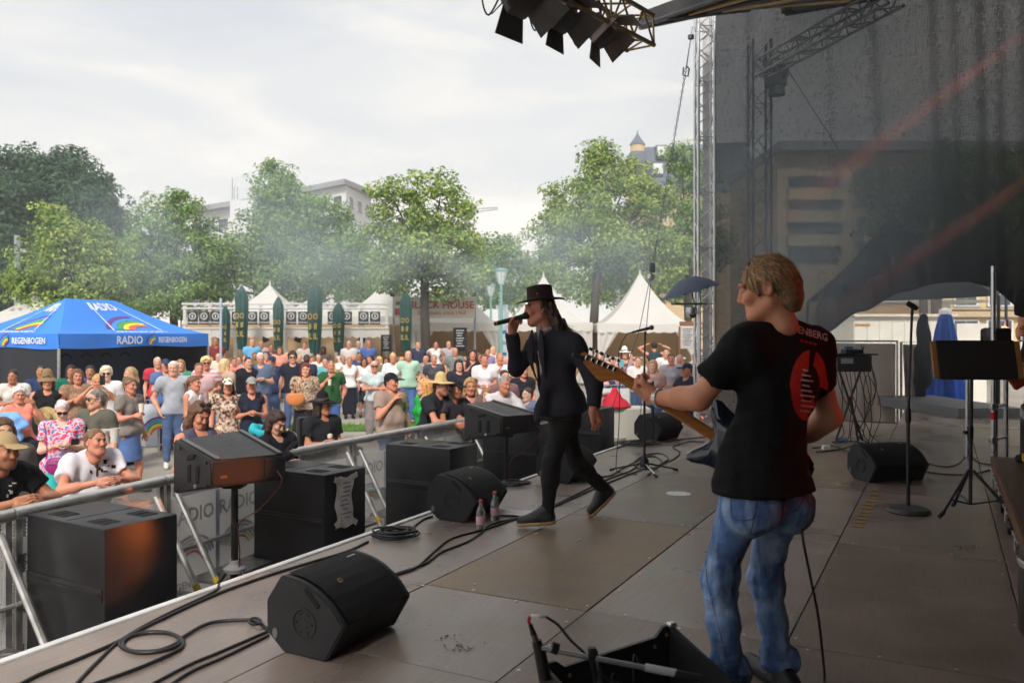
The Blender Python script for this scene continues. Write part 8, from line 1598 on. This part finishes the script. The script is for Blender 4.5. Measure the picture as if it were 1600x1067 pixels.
def seam(pts,w_=1.1): pts = [Vector((x,y,0)) for x,y in pts]; P_ = catmull(pts,6); n_ = len(P_) - 1; patch('seam',lambda a,c: (P_[round(a * n_)].x + w_ * (c - .5),P_[round(a * n_)].y + w_ * (c - .5)),n_,1,stitch,jo,bj,.0015)
seam([(1143,768),(1142,790),(1146,808),(1160,813),(1178,808),(1182,785)]); seam([(1120,768),(1114,800),(1106,850),(1104,900),(1118,960),(1136,1030)]); seam([(1228,772),(1232,795),(1246,796),(1256,775)]); seam([(1180,800),(1176,820),(1172,835)])
# hair
hg = M('hair_ash',srgb(116,86,58),.5,var=.4,vs=60,bump=.5,bs=160,spec=.4); k = HG.k
S = SDF(HG.c - .2,HG.c + .2,.005); E = lambda c,r,kk=.02,sub=False: S.ell(HG.p(*c),r,HG.m(),kk,sub); E((0,-.022,.040),(.081,.100,.090)); S.cone(HG.p(0,-.078,.0),HG.p(0,-.078,-.075),.060,.040,.03); S.cone(HG.p(-.02,-.08,-.05),HG.p(.02,-.08,-.05),.045,.045,.03)
for q_ in (-1,1): S.cone(HG.p(q_ * .068,.022,.03),HG.p(q_ * .07,.026,-.015),.016,.010,.02); S.ell(HG.p(q_ * .082,-.006,-.002),(.03,.022,.034),HG.m(),.01,True)
E((0,.105,-.01),(.075,.062,.075),.015,True); S.clip(HG.p(0,0,-.105),-HG.u); S.ripple(.002,90,5,6,(1,1,.4)); v,f = S.net(); link('hair',np_mesh('hair',v,f),hg,gt_)
strands(HG,hairmat((146,108,72)),gt_,3000,.008,.05,3,lift=.75,fall=.8); strands(HG,hairmat((186,148,106)),gt_,1700,.009,.05,7,lift=.9,fall=.7,width=.0018,name='light_strands')
# watch on the left wrist
d_ = unit(J['wrL'] - J['elL']); wc0 = J['wrL'] - d_ * .02; s1 = unit(np.cross(d_,V3([0,0,1]))); s2 = np.cross(d_,s1); wt_ = thing('wrist_watch','silver link watch on the wrist of the guitarist','watch',tuple(wc0))
for i in range(18): a_ = 2 * math.pi * i / 18; c = (s1 * math.cos(a_) + s2 * math.sin(a_)) * .0375; rd = Vector(unit(c)); m = Matrix((Vector(d_),rd.cross(Vector(d_)),rd)).transposed(); MB().bbox(Vector(c),(.020 if i else .034,.0125,.005),.0015,m=m).build('link',alu,wt_)
fix(gt_,base)
# ------------------------------------------------------------------ his guitar
ga,gb = at(970,588,3.555),at(1205,738,3.50); ax = (gb - ga).normalized(); nb = Vector((0,-1,0)); nb = (nb - ax * nb.dot(ax)).normalized(); bu = nb.cross(ax); bu = bu if bu.z > 0 else -bu      # ax: nut to bridge, bu: upper side, nb: back of the guitar, towards the camera
G2 = lambda a,b_,c=0.0: ga + ax * a + bu * b_ + nb * c
gu = thing('electric_guitar','electric guitar with maple neck and dark blue body held by the guitarist','guitar',tuple(ga)); maple = M('maple',srgb(172,112,54),.35,var=.2,vs=14,coat=.3,stretch=(1,1,4)); blu = M('guitar_blue',srgb(16,30,48),.15,coat=.6,var=.1); chrome = M('chrome',(.75,.75,.76),.15,1.0,var=.05)
pts = [G2(-.01 + .05 * i,0,.004) for i in range(11)]; mbn = MB()
mbn.prism([(-.024,-.008),(-.022,.006),(-.012,.015),(.012,.015),(.022,.006),(.024,-.008)],ax * .50,ga - ax * .01,bu,nb); mbn.build('neck',maple,gu,smooth=True); MB().prism([(-.0235,-.0135),(-.0235,-.0085),(.0235,-.0085),(.0235,-.0135)],ax * .52,ga - ax * .002,bu,nb).build('fingerboard',M('rosewood',srgb(58,36,26),.5),gu)
hs = [(.0,-.023),(-.03,-.028),(-.055,-.05),(-.085,-.052),(-.12,-.035),(-.165,-.012),(-.188,.004),(-.196,.022),(-.185,.036),(-.16,.034),(-.02,.030),(.0,.023)]
rt_ = bu * .10 + ax; hd_ax = (ax * .985 + bu * .17).normalized(); hd_bu = (bu - hd_ax * bu.dot(hd_ax)).normalized()
MB().prism(hs,nb * .014,ga - nb * .006,hd_ax,hd_bu).build('headstock',maple,gu,smooth=True); HP = lambda a,b_,c=0.0: ga + hd_ax * a + hd_bu * b_ + nb * c
for i in range(6):
    a = -.035 - .0255 * i; MB().tube([HP(a,.030),HP(a,.052)],.003,6).build('tuner_shaft',chrome,gu); MB().bbox(HP(a,.058),(.017,.009,.014),.003,m=Matrix((hd_ax,nb,hd_bu)).transposed()).build('tuner_button',BLK if i % 2 else chrome,gu); MB().bbox(HP(a,.017,.012),(.017,.008,.022),.003,m=Matrix((hd_ax,nb,hd_bu)).transposed()).build('tuner_housing',chrome,gu)
MB().bbox(HP(-.20,.006,.004),(.055,.02,.024),.004,m=Matrix((hd_ax,nb,hd_bu)).transposed()).build('clip_tuner',BLK,gu); 
for i in range(3): MB().tube([HP(-.03 - .05 * i,.04,-.01),HP(-.05 - .05 * i,.075 - .01 * i,-.01)],.0008,4).build('string_end',chrome,gu)
body = [(.445,.03),(.40,.075),(.375,.12),(.40,.145),(.45,.13),(.52,.115),(.60,.12),(.70,.155),(.80,.165),(.88,.12),(.90,.03),(.89,-.07),(.84,-.14),(.74,-.165),(.65,-.135),(.57,-.11),(.50,-.12),(.43,-.15),(.405,-.14),(.42,-.10),(.455,-.05),(.46,-.02)]
bm = bmesh.new(); vs_ = [bm.verts.new(G2(x,y,-.022)) for x,y in body]; f_ = bm.faces.new(vs_); r_ = bmesh.ops.extrude_face_region(bm,geom=[f_]); bmesh.ops.translate(bm,vec=nb * .044,verts=[q_ for q_ in r_['geom'] if isinstance(q_,bmesh.types.BMVert)]); bmesh.ops.recalc_face_normals(bm,faces=bm.faces); bmesh.ops.bevel(bm,geom=[e for e in bm.edges],offset=.009,segments=3,affect='EDGES'); me = bpy.data.meshes.new('guitar_body'); bm.to_mesh(me); bm.free(); me.polygons.foreach_set('use_smooth',[True] * len(me.polygons)); link('guitar_body',me,blu,gu); MB().prism([(.47,-.09),(.52,.09),(.66,.08),(.78,.03),(.80,-.10),(.62,-.10)],nb * .003,ga - nb * .0255,ax,bu).build('pickguard',wht,gu)
for i in range(6): y = -.014 + .0056 * i; MB().tube([G2(0,y,-.0155),G2(.64,y * 1.6,-.03)],.0006,4).build('string',chrome,gu)
wpart(gu)
gc = MB().tube(catmull([at(1243,778,3.30),at(1250,812,3.26),at(1256,850,3.25),at(1266,900,3.27),at(1278,960,3.31),at(1285,1020,3.38),onz(1288,1062,.008),onz(1276,1100,.008),onz(1220,1130,.008)],8),.0055,8).build('guitar_cable',cab,smooth='all'); tag(gc,'black guitar cable hanging from the guitarist to the floor','cable')
# ------------------------------------------------------------------ bass player cut by the right edge
bp,JBp,HBp = person('bass player in black at the right edge, partly out of the picture',1634,400,7.3,-70,'m','r',('short',DK),None,('tee',(24,24,27)),('jeans',(30,30,34)),'front','cup',q=3,ground=.302,H=1.80,group='band on stage')
bg2 = thing('bass_guitar','white and sunburst bass guitar at the right edge','guitar',tuple(at(1612,578,7.05))); MB().prism([(-.20,-.03),(-.14,.13),(-.02,.10),(.10,.15),(.22,.08),(.22,-.10),(.08,-.14),(-.04,-.10),(-.15,-.14)],(0,.04,0),(0,0,0),(1,0,.2),(-.2,0,1)).build('bass_body',M('sunburst',srgb(150,60,30),.25,coat=.5,var=.3,vs=5),bg2); MB().prism([(-.14,-.02),(-.10,.09),(.04,.06),(.16,.02),(.10,-.09),(-.06,-.06)],(0,-.004,0),(0,-.001,0),(1,0,.2),(-.2,0,1)).build('pickguard',wht,bg2)
for x,z in ((-.06,.03),(.0,.0),(.06,-.03)): MB().lathe([(.014,0),(.014,.012)],(x,-.006,z),10,Matrix.Rotation(R(90),3,'X')).build('knob',BLK,bg2)
MB().tube([(-.2,.02,-.03),(-.75,.02,.2)],.022,8).build('neck',maple,bg2)

# prints on two shirts at the barrier
def shirt_of(root): return next(c for c in root.children if c.name.startswith('t_shirt'))
for root_,items in ((pB,[((140,716),34,22,11)]),(pA,[((10,752),14,24,5)])):
    so_ = shirt_of(root_); vv = [v_.co.copy() for v_ in so_.data.vertices]; tr2 = BVHTree.FromPolygons(vv,[tuple(p_.vertices) for p_ in so_.data.polygons]); rq_ = random.Random(3)
    for (cx,cy),w_,h_,n_ in items:
        for i in range(n_):
            x0,y0 = cx + rq_.uniform(0,w_),cy + rq_.uniform(0,h_); o = patch('print_mark',lambda a,c: (x0 + (3 + i % 3 * 2) * a,y0 + (2 + i % 2 * 3) * c),3,2,cloth(60,36,40) if root_ is pB else cloth(190,186,180),so_,tr2,.004)
            o.matrix_parent_inverse = Matrix.Identity(4)
    if root_ is pB: st2 = patch('strap',lambda a,c: (152 + 3 * c - 2 * a,700 + 44 * a),10,1,cloth(92,60,44),so_,tr2,.006)
# ================================================================== stage lamps outside the picture, and the smoky air
def par_lamp(label,loc,target,col,watt,cone,blend):
    loc = Vector(loc); d = (Vector(target) - loc).normalized(); root = thing('par_lamp',label,'stage lamp',tuple(loc),0,'coloured par lamps of the rig'); m = d.to_track_quat('Z','Y').to_matrix()
    MB().lathe([(.0,-.30),(.07,-.29),(.085,-.2),(.105,.0),(.105,.06),(.10,.06),(.10,.0),(.075,-.2)],(0,0,0),20,m,cap=False).build('can',BLK,root,smooth=True); MB().tube([m @ Vector((.13,0,-.08)),m @ Vector((.13,0,-.08)) + Vector((0,0,.25)),m @ Vector((-.13,0,-.08)) + Vector((0,0,.25)),m @ Vector((-.13,0,-.08))],.012,6).build('yoke',BLK,root)
    MB().lathe([(0,-.05),(.095,-.03)],(0,0,0),18,m,cap=False).build('lens',M('lens_%d' % int(watt),col,.3,emit=col,es=3.0),root)
    ld = bpy.data.lights.new('beam','SPOT'); ld.energy = watt; ld.color = col; ld.spot_size = R(cone); ld.spot_blend = blend; ld.shadow_soft_size = .06; lo_ = bpy.data.objects.new('beam',ld); COL.objects.link(lo_); lo_.parent = root; lo_.location = d * .08; lo_.rotation_euler = d.to_track_quat('-Z','Y').to_euler(); return root
par_lamp('orange par lamp outside the picture on the near bass cabinet',(5.3,5.4,1.8),(-2.40,4.90,.10),(1,.22,.03),1500,4.4,.5)
par_lamp('orange par lamp outside the picture on the near fill speaker',(5.3,4.6,1.8),(-2.02,6.11,.43),(1,.22,.03),2000,3.0,.5)
par_lamp('red par lamp outside the picture lighting the guitarist',(4.3,3.2,1.9),(1.22,3.35,1.35),(1,.06,.02),42,24,.6)
par_lamp('red par lamp in the back rig beaming past the upper gauze',scr_p(5.9,6.6) - U * .75,scr_p(1.1,3.2) - U * .55,(1,.14,.06),5200,4.0,.4)
par_lamp('second red par lamp in the back rig beaming past the lower gauze',scr_p(6.5,5.0) - U * .8,scr_p(1.6,1.5) - U * .6,(1,.14,.06),3200,3.6,.4)
hz = MB().box((0,0,0),(1,1,1)).build('haze'); hz.data.materials.clear(); hm = bpy.data.materials.new('haze'); hm.use_nodes = True; t = hm.node_tree; t.nodes.clear(); ou = N(t,'ShaderNodeOutputMaterial'); pv = N(t,'ShaderNodeVolumePrincipled'); pv.inputs['Color'].default_value = (.93,.97,1,1); pv.inputs['Density'].default_value = .0013; pv.inputs['Anisotropy'].default_value = .2; t.links.new(pv.outputs[0],ou.inputs['Volume']); hz.data.materials.append(hm)
hz.scale = (420,200,46); hz.location = (0,94,21); tag(hz,'thin smoky haze over the stage and the square','haze',kind='stuff')

# drifting stage smoke: uneven, bluish
def smoke(label,c,size,dens,sc,seed,thr=.5):
    o = MB().box((0,0,0),(1,1,1)).build('smoke'); o.location = c; o.scale = size; o.data.materials.clear(); m = bpy.data.materials.new('smoke'); m.use_nodes = True; t = m.node_tree; t.nodes.clear(); ou = N(t,'ShaderNodeOutputMaterial'); pv = N(t,'ShaderNodeVolumePrincipled'); pv.inputs['Color'].default_value = (.76,.90,1,1); pv.inputs['Anisotropy'].default_value = .1; tcn = N(t,'ShaderNodeTexCoord')
    nz = N(t,'ShaderNodeTexNoise'); nz.inputs['Scale'].default_value = sc; nz.inputs['Detail'].default_value = 3; nz.inputs['Distortion'].default_value = .6; mp = N(t,'ShaderNodeMapping'); mp.inputs['Location'].default_value = (seed,seed * .3,0); mp.inputs['Scale'].default_value = (size[0] / size[2],size[1] / size[2],1.3); t.links.new(tcn.outputs['Object'],mp.inputs[0]); t.links.new(mp.outputs[0],nz.inputs[0])
    ln = N(t,'ShaderNodeVectorMath',operation='LENGTH'); t.links.new(tcn.outputs['Object'],ln.inputs[0]); mr = N(t,'ShaderNodeMapRange'); mr.inputs[1].default_value = .5; mr.inputs[2].default_value = .15; mr.inputs[3].default_value = 0; mr.inputs[4].default_value = 1; t.links.new(ln.outputs['Value'],mr.inputs[0])
    m2 = N(t,'ShaderNodeMapRange'); m2.inputs[1].default_value = thr - .1; m2.inputs[2].default_value = thr + .18; m2.inputs[3].default_value = 0; m2.inputs[4].default_value = dens; t.links.new(nz.outputs[0],m2.inputs[0]); mu = N(t,'ShaderNodeMath',operation='MULTIPLY'); t.links.new(mr.outputs[0],mu.inputs[0]); t.links.new(m2.outputs[0],mu.inputs[1]); t.links.new(mu.outputs[0],pv.inputs['Density']); t.links.new(pv.outputs[0],ou.inputs['Volume']); o.data.materials.append(m); tag(o,label,'smoke',kind='stuff')
smoke('bluish stage smoke drifting in front of the trees',(-4.0,26.0,4.3),(27,4.5,6.0),.24,1.4,3,.48)
smoke('bluish stage smoke drifting past the tower and the gauze',(4.7,11.7,3.4),(7.4,3.8,6.6),.42,1.2,7,.43)
